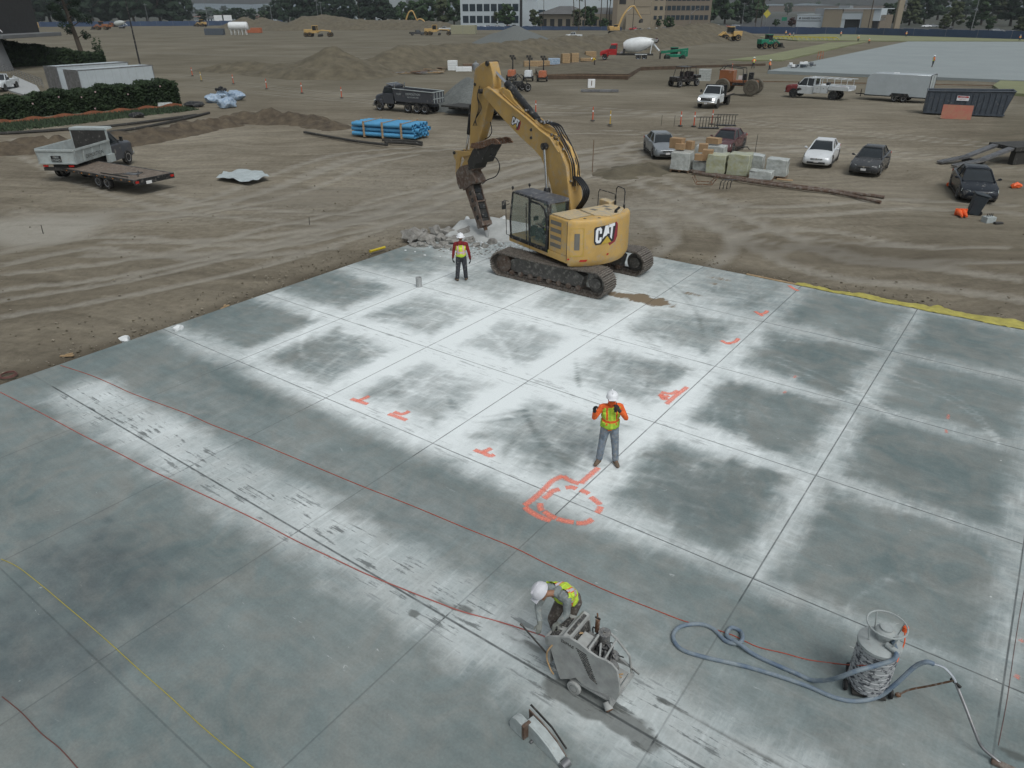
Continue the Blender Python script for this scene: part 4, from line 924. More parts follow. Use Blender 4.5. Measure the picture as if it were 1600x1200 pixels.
# door on the left rear with its vent, reflector strips
b=MB().use('cat_yellow'); wrap(b,[(D(139.5),1.38),(D(139.5),2.33),(D(150.5),2.33),(D(151.5),2.2),(D(151.5),1.48),(D(150),1.38)],.012); b.build('side_door',EX,smooth=50)
b=MB().use('cat_tri'); 
for p_ in ([(D(139),1.36),(D(139),1.385),(D(152),1.385),(D(152),1.36)],[(D(139),2.33),(D(139),2.345),(D(152),2.345),(D(152),2.33)],[(D(151.7),1.36),(D(151.7),2.33),(D(152.2),2.33),(D(152.2),1.36)]): wrap(b,p_,.014)
b.use('louvre'); wrap(b,[(D(143.2),1.58),(D(143.2),2.16),(D(148.2),2.16),(D(148.2),1.58)],.018); b.build('door_vent',EX,smooth=0)
b=MB().use('red_light'); wrap(b,[(D(148),1.16),(D(149.5),1.23),(D(156.5),1.23),(D(155),1.16)],.01); wrap(b,[(D(176),1.30),(D(176.6),1.37),(D(179),1.37),(D(178.4),1.30)],.01); b.cyl((-1.60,1.40,1.25),(-1.605,1.47,1.25),.025,n=10); pieces(b,'reflector',EX)
# handrails, exhaust
b=MB().use('black_paint'); hr=[E3(934,318,-.9),E3(935,282,-.9),E3(941,282.5,-.9) ,E3(950,286,-.9),E3(949,315,-.9)]
b.tube([(-.95,-1.28,HT),(-.95,-1.28,3.22),(-1.02,-1.28,3.32),(-1.42,-1.20,3.32),(-1.5,-1.18,3.22),(-1.5,-1.18,HT)],.019,7)
b.tube([(-.90,-1.28,2.85),(-.9,-1.28,3.02),(.0,-1.33,3.02),(.06,-1.33,2.9),(.06,-1.33,1.95)],.017,7); 
for x_,y_ in ((-.93,-1.28),(-1.5,-1.18)): b.cyl((x_,y_,HT),(x_,y_,HT+.16),.04,n=8)
b.build('handrail',EX)
b=MB().use('cat_yellow_dusty'); b.bb(-.86,-.30,-1.36,-1.05,1.95,HT+.14); b.build('filter_box',EX,bevel=.02)
b=MB().use('black_paint'); b.cyl((-1.86,-.45,HT+.03),(-1.86,-.45,HT+.14),.055,n=10); b.cyl((-1.86,-.45,HT+.12),(-1.93,-.56,HT+.24),.045,n=10); b.build('exhaust_pipe',EX)
# --- cab
cx0,cx1,cy0,cy1,cz0,cz1=-.42,1.90,.50,1.44,1.26,3.02
CB=bpy.data.objects.new('cab',None); col.objects.link(CB); CB.parent=EX
b=MB().use('black_paint')
def post(p,q,w=.035): b.tube([p,q],w,6)
fl=[(cx1-.02,cz0),(cx1+.02,1.9),(cx1-.16,cz1-.06)]
for y_ in (cy0+.03,cy1-.03):
    b.tube([(x,y_,z) for x,z in fl],.038,7); b.tube([(cx0+.04,y_,cz0),(cx0+.02,y_,cz1-.1),(cx0+.10,y_,cz1-.03)],.05,7)
    b.bb(cx0,cx1,y_-.03,y_+.03,cz0-.03,cz0+.07); b.tube([(cx1-.18,y_,cz1-.05),(cx0+.08,y_,cz1-.05)],.04,7)
b.tube([(.66,cy1-.02,cz0),(.70,cy1-.02,cz1-.06)],.045,7); b.tube([(.84,cy1-.0,cz0),(.88,cy1-.0,cz1-.3)],.018,6)
# rounded door window frame
b.tube([(.62,cy1+.005,cz1-.16),(.0,cy1+.005,cz1-.18),(-.22,cy1+.005,cz1-.30),(-.34,cy1+.005,cz1-.6),(-.36,cy1+.005,cz0+.1),(.60,cy1+.005,cz0+.05)],.035,6)
b.tube([(.1,cy1+.005,cz0+.85),(-.25,cy1+.005,cz0+.72),(-.34,cy1+.005,cz0+.45)],.018,5)
b.bb(cx0-.01,cx0+.05,cy0,cy1,cz0,cz0+.95); b.bb(cx0-.01,cx0+.06,cy0,cy0+.12,cz0,cz1-.08); b.bb(cx0-.01,cx0+.06,cy1-.14,cy1,cz0,cz1-.08); b.bb(cx0-.01,cx1,cy0,cy1,cz0-.06,cz0-.0)
b.tube([(cx1+.0,cy0,cz0+.02),(cx1+.0,cy1,cz0+.02)],.04,6); b.build('cab_frame',CB)
mat('roof_grey',(.085,.09,.105),.5,var=.2,dust=.25)
b=MB().use('roof_grey'); b.loft([[Vector((x,y,z)) for x,y in ((cx0-.02,cy0-.02),(cx1-.10,cy0+.02),(cx1-.10,cy1-.02),(cx0-.02,cy1+.02))] for z in (cz1-.09,)]+[[Vector((x,y,z)) for (x,y),z in zip(((cx0+.0,cy0+.0),(cx1-.16,cy0+.04),(cx1-.16,cy1-.04),(cx0+.0,cy1+.0)),(cz1+.02,cz1-.02,cz1-.02,cz1+.02))]]+[[Vector((x,y,z)) for (x,y),z in zip(((cx0+.12,cy0+.1),(cx1-.26,cy0+.12),(cx1-.26,cy1-.12),(cx0+.12,cy1-.1)),(cz1+.06,cz1+.02,cz1+.02,cz1+.06))]])
b.bb(.60,.62,cy0+.08,cy1-.08,cz1+.03,cz1+.06); b.build('cab_roof',CB,bevel=.03,seg=2)
b=MB().use('cab_glass'); 
for y_ in (cy0+.02,cy1-.02): b.bb(cx0+.06,cx1-.1,y_-.004,y_+.004,cz0+.05,cz1-.1)
b.prism([(cx1-.0,cz0+.05),(cx1+.02,1.9),(cx1-.15,cz1-.08),(cx1-.14,cz1-.08),(cx1+.03,1.9),(cx1+.01,cz0+.05)],'y',cy0+.05,cy1-.05)
b.bb(cx0+.02,cx0+.028,cy0+.12,cy1-.14,cz0+.95,cz1-.12); b.build('cab_window',CB,smooth=0)
b=MB().use('cab_seat'); b.box((.15,.95,1.62),(.5,.5,.14)); b.box((-.06,.95,1.98),(.14,.48,.70),ry=R(-10)); b.box((.15,.95,1.42),(.3,.3,.3)); b.box((.25,1.24,1.72),(.36,.08,.08)); b.box((.25,.66,1.72),(.36,.08,.08))
b.cyl((.45,1.22,1.7),(.47,1.22,1.95),.02); b.cyl((.45,.68,1.7),(.47,.68,1.95),.02); b.box((1.3,.8,1.45),(.14,.3,.5)); b.box((1.35,.62,1.95),(.05,.2,.16)); b.build('operator_seat',CB)
b=MB().use('black_paint'); b.tube([(cx1-.02,cy1+.02,1.30),(cx1+.10,cy1+.10,1.34),(cx1+.10,cy1+.12,2.45),(cx1-.02,cy1+.03,2.52)],.016,6); b.box((cx1+.06,cy1+.24,2.48),(.05,.15,.30),rz=R(-10)); b.tube([(cx1+.04,cy1+.03,2.6),(cx1+.05,cy1+.22,2.66),(cx1+.05,cy1+.30,2.62)],.012,5); b.build('mirror',CB)
b=MB().use('black_paint'); b.blob((cx1-.1,cy1-.06,cz1+.10),(.05,.05,.06),2); b.blob((cx1-.1,cy0+.1,cz1+.10),(.05,.05,.06),2); b.cyl((cx1-.1,cy1-.06,cz1),(cx1-.1,cy1-.06,cz1+.1),.015); b.cyl((cx1-.1,cy0+.1,cz1),(cx1-.1,cy0+.1,cz1+.1),.015); b.build('work_light',CB)
# operator inside
Jd=stand(); 
for k in ('anL','anR'): pass
Jd.update(pelvis=(0,0,.0),chest=(0,-.02,.32),neck=(0,0,.57),head=(0,-.03,.70),shL=(.19,0,.49),shR=(-.19,0,.49),elL=(.26,-.1,.24),elR=(-.26,-.1,.24),wrL=(.24,-.34,.25),wrR=(-.24,-.34,.25),hdL=(0,-1,0),hdR=(0,-1,0),hnL=(0,0,-1),hnR=(0,0,-1),
  hipL=(.09,-.02,-.03),hipR=(-.09,-.02,-.03),knL=(.12,-.46,0),knR=(-.12,-.46,0),anL=(.12,-.56,-.36),anR=(-.12,-.56,-.36),ftL=(0,-1,0),ftR=(0,-1,0))
drv=person('excavator operator in lime vest and white hard hat, seated inside the cab',(0,0,0),0,Jd,shirt='brown_trousers',pants='dark_trousers',vest='lime_yellow',vox=.016)
mw=Matrix.Translation((EC[0],EC[1],0))@Matrix.Rotation(EAZ,4,'Z')@Matrix.Translation((.12,.95,1.76))@Matrix.Rotation(R(90),4,'Z')
drv.location=mw.translation; drv.rotation_euler=mw.to_euler()
# --- boom: outline surveyed in its own vertical plane
bw=.31
def outl(pts,off): return [E(px,py,off) for px,py in pts]
boom_pts=[(757,139),(764,135),(784.5,151),(802.5,167),(825,185),(847.5,205),(864,216),(878,237),(887,260),(890,289),(893,330),(872,334),(867,312),(859,280),(847.5,247.5),(836,234),(814,213.5),(791,189),(775.5,171),(764,157),(757,148)]
o=outl(boom_pts,bw)
b=MB().use('boom_yellow'); b.prism(o,'y',-bw,bw); b.build('boom',EX,bevel=.03)
b=MB().use('cat_yellow')
for pts in ([(770,140),(800,165),(824,185),(846,205),(862,217),(876,240)],): b.tube([E3(px,py,bw)+Vector((0,.0,.02)) for px,py in pts],.03,6)
b.prism([(x,z) for x,z in outl([(862,214),(870,212),(884,232),(892,262),(893,300),(886,300),(884,262),(874,236)],bw)],'y',-.05,.05); b.build('boom_edge',EX)
def boommap(b,pts,lift):
    p0=E(803,186,bw); p1=E(822,203,bw); ux=Vector((p1[0]-p0[0],p1[1]-p0[1])); ux.normalize(); uy=Vector((ux.y,-ux.x)); 
    if uy.y<0: uy=-uy
    q0=Vector(p0)-uy*.20
    b.add([Vector(((q0+ux*x+uy*y).x,bw+lift,(q0+ux*x+uy*y).y)) for x,y in pts],[tuple(range(len(pts)))])
cat_logo(boommap,None,EX,.36)
b=MB().use('black_paint')
for px,py in ((832.5,203),(832.5,215.5)): b.cyl(E3(px,py,bw),E3(px,py,bw+.03),.055,n=14)
pieces(b,'boom_bolt',EX)
# boom cylinders either side
for off in (.46,-.46):
    b=MB().use('chrome'); b.cyl(E3(853,232,.46)*1 if off>0 else Vector((*[E3(853,232,.46)[0]],off,E3(853,232,.46)[2])),Vector((E3(857,300,.46)[0],off,E3(857,300,.46)[2])),.058,n=14); c_=b.build('boom_cylinder',EX)
    b=MB().use('black_paint'); t_=Vector((E3(853,229,.46)[0],off,E3(853,229,.46)[2])); b.cyl(t_-Vector((0,.08,0)),t_+Vector((0,.08,0)),.125,n=18); l_=Vector((E3(857,297,.46)[0],off,E3(857,297,.46)[2])); b.cyl(l_,l_-Vector((.03,0,.55)),.13,n=16); b.cyl(l_+Vector((0,0,.08)),l_,.10,.13,n=16); b.build('cylinder_barrel',c_)
b=MB().use('dark_steel'); t_=E3(853,229,.46); b.cyl((t_.x,-.5,t_.z),(t_.x,.5,t_.z),.06,n=12); b.build('boom_pin',EX)
# stick cylinder on top of the boom
b=MB().use('chrome'); b.cyl(E3(767,101,0),E3(800,136,0),.06,n=14); c_=b.build('stick_cylinder',EX)
b=MB().use('black_paint'); b.cyl(E3(797,131.5,0),E3(843,187,0),.125,n=18); b.cyl(E3(796,130.5,0),E3(800,136,0),.15,n=18); b.cyl(E3(841,185,0),E3(849,193,0),.10,n=14)
for px,py in ((812,150),(829,171)): p_=E3(px,py,0); b.tube([p_+Vector((0,.13*math.cos(t),0))+Vector((.13*math.sin(t)*.75,0,.13*math.sin(t)*.66)) for t in [i*math.pi/6 for i in range(13)]],.02,5)
b.build('cylinder_barrel',c_)
# stick
sw=.20
stick_pts=[(764,95),(757,98),(746,106),(743.5,118),(742.5,136),(739,158),(737.5,181),(737,204),(736,226),(736,244),(744,246),(749,228),(753,212),(759,190),(763,172),(768,155),(774,135),(773.5,116),(769,97)]
b=MB().use('boom_yellow'); b.prism(outl(stick_pts,sw),'y',-sw,sw); b.build('stick',EX,bevel=.025)
b=MB().use('dark_steel'); p_=E3(757,142,sw); b.cyl((p_.x,-.36,p_.z),(p_.x,.36,p_.z),.09,n=16); p_=E3(765.5,99,sw); b.cyl((p_.x,-.26,p_.z),(p_.x,.26,p_.z),.10,n=14); p_=E3(746,131.5,sw); b.cyl((p_.x,-.3,p_.z),(p_.x,.24,p_.z),.06,n=12); pieces(b,'stick_pin',EX)
b=MB().use('cat_yellow'); b.prism(outl([(783,141),(789,136),(800,142),(806,155),(824,176),(840,190),(845,204),(825,186),(802,167)],.13),'y',-.16,.16); b.build('boom_top_rib',EX,bevel=.02)
# bucket cylinder in front of the stick
b=MB().use('chrome'); b.cyl(E3(735.5,208,0),E3(730,241,0),.05,n=12); c_=b.build('bucket_cylinder',EX)
b=MB().use('black_paint'); b.cyl(E3(740,163,0),E3(735.2,209,0),.095,n=14); b.build('cylinder_barrel',c_)
# linkage and coupler
b=MB().use('boom_yellow')
for y_ in (-.26,.19): b.prism(outl([(719,238),(720.5,233),(727,234),(746,236),(747,241),(730,244),(727,262),(726.5,272),(721.5,272),(722.5,250),(719,244)],0),'y',y_,y_+.07)
b.prism(outl([(727,263),(733,250),(742,240),(748,232),(753,230),(752,246),(747,258),(738,262)],0),'y',-.19,.19); b.build('bucket_linkage',EX,bevel=.01)
b=MB().use('rusty_grey'); b.prism(outl([(722,268),(729,258),(748,254),(752,262),(746,266),(751,275),(755,284),(728,294),(724,284)],0),'y',-.27,.27); b.use('dark_steel'); p_=E3(721,237,0); b.cyl((p_.x,-.34,p_.z),(p_.x,.34,p_.z),.07,n=12); p_=E3(745,262,0); b.cyl((p_.x,-.34,p_.z),(p_.x,.34,p_.z),.06,n=12); b.build('quick_coupler',EX,bevel=.02)
# thumb folded against the stick
b=MB().use('dark_steel'); b.prism(outl([(742,250),(750,233),(757,226),(773,223),(779,217),(777,228),(771,238),(764,253),(755,254),(752,262),(744,262)],0),'y',-.30,.30)
b.use('rust'); 
tp=[(748,229),(750,222),(760,221),(770,219),(778,216),(784,214.5),(790,217),(795,224),(788,224.5),(782,223),(776,226),(768,230),(758,231)]
for y_ in (-.34,-.02,.28): b.prism(outl(tp,0),'y',y_,y_+.07)
b.use('rusty_grey')
for k in range(8):
    px=751+k*3.6; py=226-k*.9; p_=E3(px,py,0); b.box(p_+Vector((0,0,.02)),(.045,.68,.14),ry=R(25))
b.build('thumb',EX,bevel=.008)
# breaker
b=MB()
axb,axt=Vector(E(759,351,0)),Vector(E(741,290,0)); dv=(axb-axt); Lb=dv.length; dv.normalize(); nv=Vector((-dv.y,dv.x))
if nv.x<0: nv=-nv
def K(t,u): p_=axt+dv*t+nv*u; return (p_.x,p_.y)
hs_=[K(0,-.30),K(.12,-.33),K(Lb-.1,-.235),K(Lb+.05,-.215),K(Lb+.05,.215),K(Lb-.1,.235),K(.12,.33),K(0,.30)]
b.use('rusty_grey'); b.prism(hs_,'y',-.24,-.18); b.prism(hs_,'y',.18,.24)
b.use('dark_steel'); b.prism([K(.05,-.27),K(Lb,-.18),K(Lb,.18),K(.05,.27)],'y',-.18,.18)
b.build('breaker_housing',EX,bevel=.012)
b=MB().use('rusty_grey'); b.prism([K(-.05,-.38),K(.03,-.38),K(.03,.38),K(-.05,.38)],'y',-.31,.31); b.prism([K(Lb*.42,-.30),K(Lb*.46,-.30),K(Lb*.46,.30),K(Lb*.42,.30)],'y',-.25,.25); b.prism([K(Lb-.12,-.25),K(Lb+.07,-.24),K(Lb+.07,.24),K(Lb-.12,.25)],'y',-.25,.25)
pieces(b,'breaker_flange',EX)
b=MB().use('black_paint')
for f_ in (.12,.30,.52,.74):
    for y_ in (-.243,.233): b.prism([K(Lb*f_,-.10),K(Lb*(f_+.10),-.10),K(Lb*(f_+.10),.10),K(Lb*f_,.10)],'y',y_,y_+.01)
    for s_ in (-1,1):
        w0=.315-.09*f_; b.prism([K(Lb*f_,s_*(w0-.04)),K(Lb*(f_+.1),s_*(w0-.055)),K(Lb*(f_+.1),s_*(w0+.0)),K(Lb*f_,s_*(w0+.012))],'y',-.14,.14)
pieces(b,'slot',EX)
b=MB().use('rust'); e0=axb+dv*.03; t0=Vector(E(764,374,0)); m_=e0+(t0-e0)*.35; b.cyl((e0.x,0,e0.y),(m_.x,0,m_.y),.085,n=14); b.use('concrete').cyl((m_.x,0,m_.y),(t0.x,0,t0.y+.03),.085,.055,n=14); b.build('breaker_chisel',EX)
# hoses
def T3(px,py,o_,lift=.0):
    a=E(px,py,bw); return Vector((a[0]-lift*.7,o_,a[1]+lift))
b=MB().use('hose_black')
b.tube(catmull([E3(770,241,.32),E3(780,250,.34),E3(783,262,.34),E3(777,275,.34),E3(763,281,.3),E3(756,287,.2)],6),.022,6)
for k in range(4):
    o_=-.15+k*.1; b.tube(catmull([E3(847,190,0)+Vector((0,o_*.5,0)),T3(856,206,o_,.22),T3(868,218,o_,.14),T3(878,234,o_,.10),T3(888,258,o_,.08),T3(890,275,o_,.08),T3(891,295,o_,.06)],5),.028,6)
for k in range(4):
    o_=-.12+k*.08; b.tube(catmull([T3(890,280,o_,.06),T3(898,292,o_,.12),T3(904,306,o_,.16),T3(903,318,o_,.12),T3(896,328,o_,.0)],6),.035,6)
for k in range(3):
    o_=.34-k*.03; b.tube(catmull([E3(753,134,o_),E3(749,150,o_),E3(751+k*2,168,o_),E3(746,186,o_),E3(748-k*3,196,o_)],6),.014,6)
b.tube(catmull([E3(769,190,-.1),E3(771,206,-.1),E3(765,215,-.1),E3(758,216,-.1)],6),.02,6)
pieces(b,'hydraulic_hose',EX)
b=MB().use('cat_yellow')
for k in range(6):
    o_=-.20+k*.075; b.tube(catmull([T3(784,150,o_,.05),T3(802,167,o_,.05),T3(825,185,o_,.05),T3(847.5,205,o_,.07),T3(864,216,o_,.09),T3(878,237,o_,.10),T3(887,260,o_,.10),T3(890,289,o_,.08)],4),.018,6)
b.use('steel')
for px,py in ((862,210),(868,213),(872,220),(866,216),(880,233),(886,262),(891,283),(846,190),(851,192),(822,172)):
    for o_ in (-.1,.1,.22): b.box(T3(px-3,py+6,o_,.12),(.07,.05,.07),ry=.5)
b.use('cat_yellow')
for k in range(14): 
    rr=random.Random(k); b.box(T3(866+k*1.8,218+k*5,rr.uniform(-.2,.28),.10),(.12,.07,.09),ry=rr.uniform(0,1.5))
b.build('hydraulic_pipes',EX)
text('lettering','335',.14,EX,(.75,yl+.004,HB+.09),(R(90),0,R(180)),'black_paint') if False else None
b=MB().use('lime_yellow'); b.bb(-.44,-.2,yl+.002,yl+.006,HB+.22 -.12,HB+.31-.12); b.use('black_paint'); b.cyl((.02,yl,HB+.11),(.02,yl+.012,HB+.11),.03,n=10); b.bb(.66,.67,yl+.001,yl+.004,HB-.05,HB+.19); b.build('step_decal',EX)
# ================================================================ VEHICLES NEARBY
for n_,c_ in dict(car_silver=(.23,.25,.27),car_maroon=(.11,.05,.055),car_white=(.70,.72,.74),car_grey=(.060,.062,.066),car_black=(.016,.02,.028),truck_grey=(.075,.080,.092),truck_white=(.66,.69,.71),truck_red=(.20,.035,.035),mixer_red=(.42,.03,.03),tele_green=(.02,.20,.12),utv_dark=(.03,.028,.028),loader_orange=(.33,.13,.06),box_white=(.50,.55,.58),blue_paint=(.05,.08,.16)).items():  # box_white is dimmed: vignette shade put into the paint
    mat(n_,c_,.26,.15,var=.12,scale=1.2,dust=.12 if n_ not in('car_white','box_white') else .03)
mat('bed_white',(.40,.44,.44),.6,var=.25,dust=.25); mat('headlight',(.55,.60,.58),.15,var=.1,spec=.8); mat('plate_white',(.7,.7,.7),.5); mat('alloy',(.50,.50,.50),.4,.5,var=.2,dust=.2); mat('deck_wood',(.20,.155,.12),.85,var=.4,scale=3,dust=.3)
def sedan(paint,label,front,az,L_=4.5,W_=1.76,H_=1.43,group='sedans parked on the dirt lot',lid=None):
    """front = ground point under the middle of the front bumper"""
    h=Vector((math.cos(az),math.sin(az),0)); c=Vector((front[0],front[1],0))-h*L_/2
    T=thing('sedan',label,'car',(c.x,c.y,-.1),az,group)
    k=L_/4.5; w=W_/2
    def ring(x,hw,z0,z1,crown=.03): # cross section of the lower body
        hw2=hw*.93
        return [Vector((x,-hw*.88,z0)),Vector((x,-hw,z0+.10)),Vector((x,-hw,z0+(z1-z0)*.55)),Vector((x,-hw2,z1-.02)),Vector((x,-hw2*.5,z1+crown)),Vector((x,0,z1+crown*1.3)),Vector((x,hw2*.5,z1+crown)),Vector((x,hw2,z1-.02)),Vector((x,hw,z0+(z1-z0)*.55)),Vector((x,hw,z0+.10)),Vector((x,hw*.88,z0))]
    st=[(2.25,.62*w/.88,.30,.55),(2.20,.74*w/.88,.20,.62),(2.05,.83*w/.88,.17,.68),(1.75,w,.17,.76),(1.3,w,.18,.84),(.85,w,.18,.92),(.3,w,.18,.95),(-.6,w,.18,.97),(-1.3,w,.18,1.0),(-1.8,w*.98,.2,1.01),(-2.1,w*.92,.22,1.0),(-2.22,w*.82,.28,.93),(-2.25,w*.72,.4,.75)]
    b=MB().use(paint); b.loft([ring(x*k,hw,z0,z1,.02 if x<1.9 else .01) for x,hw,z0,z1 in st],True); b.build('body',T,smooth=50)
    # cabin
    b=MB().use('glass_dark'); zb=.93; zt=H_-.02
    base=[(1.0*k,-w*.84),(1.0*k,w*.84),(-1.62*k,w*.82),(-1.62*k,-w*.82)]; top=[(.22*k,-w*.62),(.22*k,w*.62),(-.98*k,w*.60),(-.98*k,-w*.60)]
    b.loft([[Vector((x,y,zb-.04)) for x,y in base],[Vector((x,y,zt)) for x,y in top]]); b.build('cabin_glass',T,bevel=.03,seg=2)
    b=MB().use(paint); r0=[(x*1.04+.02,y*1.03) for x,y in top]
    b.loft([[Vector((x,y,zt-.02)) for x,y in r0],[Vector((x*.98,y*.95,zt+.025)) for x,y in r0],[Vector((x*.8,y*.75,zt+.05)) for x,y in r0]])
    for (bx,by),(tx,ty) in zip(base,top): b.tube([(bx,by,zb-.02),(tx,ty,zt)],.035,5)
    for s_ in (-1,1): b.tube([(-.28*k,s_*w*.835,zb),(-.36*k,s_*w*.62,zt)],.028,5)
    b.build('roof',T,smooth=40)
    for s_ in (-1,1):
        b=MB().use(paint); b.blob((.72*k,s_*(w+.10),1.0),(.07,.11,.07),1); b.box((.75*k,s_*(w+.0),.96),(.05,.12,.03)); b.build('mirror',T)
        b=MB().use('headlight'); b.loft([[Vector((x*k,s_*y,z)) for x,y,z in q_] for q_ in (((2.17,w*.52,.50),(2.20,w*.50,.60),(1.92,w*.86,.64),(1.95,w*.90,.54)),((2.245,w*.52,.49),(2.22,w*.50,.635),(1.93,w*.93,.70),(1.98,w*.955,.54)))]); b.build('headlight',T,bevel=.01)
        b=MB().use('red_light'); b.box((-2.16*k,s_*w*.76,.84),(.12,.24,.13),rz=s_*R(25)); b.build('tail_light',T)
        b=MB().use('black_paint'); b.box((.0,s_*(w+.002),.20),(2.0*k,.02,.06)); b.box((-.45*k,s_*(w*.995),.80),(.2,.02,.03)); b.build('door_trim',T)
        for x_ in (1.38,-1.32):
            b=MB().use('black_paint'); b.cyl((x_*k,s_*(w-.10),.36),(x_*k,s_*(w+.004),.36),.375,n=20); b.build('wheel_arch',T); wheel(T,(x_*k,s_*(w-.10),.32),.32,.22,'rubber','alloy',n=18,hub=.62)
    b=MB().use('black_paint'); b.box((2.22*k,0,.52),(.06,.74,.09)); b.box((2.235*k,0,.31),(.06,1.1,.12)); b.build('grille',T)
    b=MB().use('chrome'); b.box((2.25*k,0,.57),(.03,.72,.018)); b.cyl((2.25*k,0,.55),(2.275*k,0,.55),.05,n=12); b.build('grille_trim',T)
    b=MB().use('plate_white'); b.box((2.275*k,0,.40),(.012,.30,.13)); b.build('number_plate',T)
    return T
def mid(a,b): A=G(*a);B=G(*b); return ((A.x+B.x)/2,(A.y+B.y)/2)
sedan('car_silver','silver sedan facing the camera, parked left of the wrapped pallets',mid((1029,249),(1062,249)),R(-88),group=None)
sedan('car_maroon','dark maroon sedan parked behind the wrapped pallets',mid((1105,240),(1140,243)),R(-122),group=None)
sedan('car_white','clean white sedan parked alone on the dirt',mid((1257,261),(1295,265)),R(-120),group=None)
sedan('car_grey','dark grey sedan parked right of the white sedan',mid((1328,274),(1371,279)),R(-124),group=None)
sedan('car_black','black sedan behind the wheeled rubbish bin at the right edge',mid((1501,318),(1560,323)),R(-112),L_=4.7,W_=1.82,group=None)
def tub(mb,x0,x1,w,z0,z1,t=.06,flare=0):
    mb.bb(x0,x1,-w,w,z0,z0+t)
    for s_ in (-1,1): mb.prism([(s_*w,z0),(s_*(w+flare),z1),(s_*(w+flare-t),z1),(s_*(w-t),z0)],'x',x0,x1)
    mb.bb(x0,x0+t,-w-flare*.5,w+flare*.5,z0,z1); mb.bb(x1-t,x1,-w-flare*.5,w+flare*.5,z0,z1+.0)
def pickup_cab(T,paint,x0,x1,w=.97,hood=1.15,roof=1.92,crew=False,lights=False,paint2=None,z0=.45):
    """cab from x0 (rear wall) to windscreen foot, bonnet to x1"""
    cl=1.9 if crew else 1.35; ws=x0+cl
    b=MB().use(paint2 or paint); rg=lambda x,hw,za,zb: [Vector((x,-hw,za)),Vector((x,-hw,zb-.12)),Vector((x,-hw*.86,zb)),Vector((x,0,zb+.03)),Vector((x,hw*.86,zb)),Vector((x,hw,zb-.12)),Vector((x,hw,za))]
    b.loft([rg(ws-.1,w,z0,hood+.04),rg(ws+.4,w,z0,hood+.02),rg(x1-.25,w*.98,z0,hood-.04),rg(x1-.04,w*.93,z0+.05,hood-.12),rg(x1,w*.88,z0+.12,hood-.25)]); b.build('bonnet',T,smooth=50,bevel=.02)
    b=MB().use(paint); b.loft([rg(x0,w*.97,z0,hood+.03),rg(ws+.02,w*.985,z0,hood+.03)])
    b.loft([[Vector((x,y,roof-.03)) for x,y in ((x0+.04,-w*.76),(ws-.62,-w*.76),(ws-.62,w*.76),(x0+.04,w*.76))],[Vector((x,y,roof+.03)) for x,y in ((x0+.1,-w*.70),(ws-.68,-w*.70),(ws-.68,w*.70),(x0+.1,w*.70))]])
    for s_ in (-1,1):
        for (xa,xb) in ((x0+.03,x0+.05),(ws-.02,ws-.64)): b.tube([(xa,s_*w*.90,hood),(xb,s_*w*.74,roof)],.045,5)
        b.tube([(x0+cl*.42 if crew else x0+.25,s_*w*.90,hood),(x0+cl*.42 if crew else x0+.25,s_*w*.745,roof)],.035,5)
    b.build('cab',T,smooth=45)
    b=MB().use('glass_dark'); b.loft([[Vector((x,y,hood)) for x,y in ((x0+.02,-w*.89),(ws+.0,-w*.89),(ws+.0,w*.89),(x0+.02,w*.89))],[Vector((x,y,roof)) for x,y in ((x0+.05,-w*.74),(ws-.62,-w*.74),(ws-.62,w*.74),(x0+.05,w*.74))]]); b.build('cab_glass',T)
    b=MB().use('black_paint'); b.box((x1+.0,0,hood-.36),(.05,w*1.2,.26)); b.build('grille',T)
    b=MB().use('chrome'); b.box((x1+.02,0,hood-.36),(.05,w*1.15,.04)); b.box((x1+.05,0,z0+.10),(.16,w*1.85,.2)); b.build('front_bumper',T,bevel=.02)
    b=MB().use('plate_white'); b.box((x1+.14,0,z0+.04),(.01,.3,.14)); b.build('number_plate',T)
    for s_ in (-1,1):
        b=MB().use('glow_lamp' if lights else 'headlight'); b.box((x1-.05,s_*w*.76,hood-.36),(.12,.24,.22)); b.build('headlight',T,bevel=.01)
        b=MB().use('black_paint'); b.box((ws-.25,s_*(w+.22),hood+.25),(.07,.2,.28)); b.box((ws-.25,s_*(w+.08),hood+.15),(.04,.25,.04)); b.build('mirror',T)
def wheels(T,xs,w,r=.40,t=.26,rim='alloy',arch=None,dual=()):
    for x in xs:
        for s_ in (-1,1):
            wheel(T,(x,s_*(w-t/2),r),r,t,'rubber',rim,n=18,hub=.58)
            if x in dual: wheel(T,(x,s_*(w-t*1.6),r),r,t*.8,'rubber',rim,n=14,hub=.5)
            if arch: b=MB().use('black_paint'); b.cyl((x,s_*(w-.16),r+.02),(x,s_*(w+.03),r+.02),r*1.18,n=18); b.build('wheel_arch',T)
# white flatbed pickup, headlights on
fc=mid((1091,169),(1119,171)); az=R(-121); h=Vector((math.cos(az),math.sin(az),0)); c=Vector((*fc,0))-h*3.0
T=thing('flatbed_pickup','white flatbed pickup with its headlights on, coming towards the camera','pickup truck',(c.x,c.y,-.1),az)
pickup_cab(T,'truck_white',-.05,2.95,lights=True,w=.98,hood=1.22,roof=1.95); wheels(T,(2.0,-1.9),.98,.41,arch=True,dual=(-1.9,))
b=MB().use('deck_wood'); b.bb(-3.2,-.15,-1.12,1.12,.92,1.0); b.build('flat_deck',T); b=MB().use('black_paint'); b.bb(-.22,-.12,-1.12,1.12,.98,2.05); b.bb(-3.2,-.2,-1.14,-1.12,.86,1.02); b.bb(-3.2,-.2,1.12,1.14,.86,1.02); b.bb(-2.9,-.2,-.4,.4,.6,.9); b.build('headboard',T)
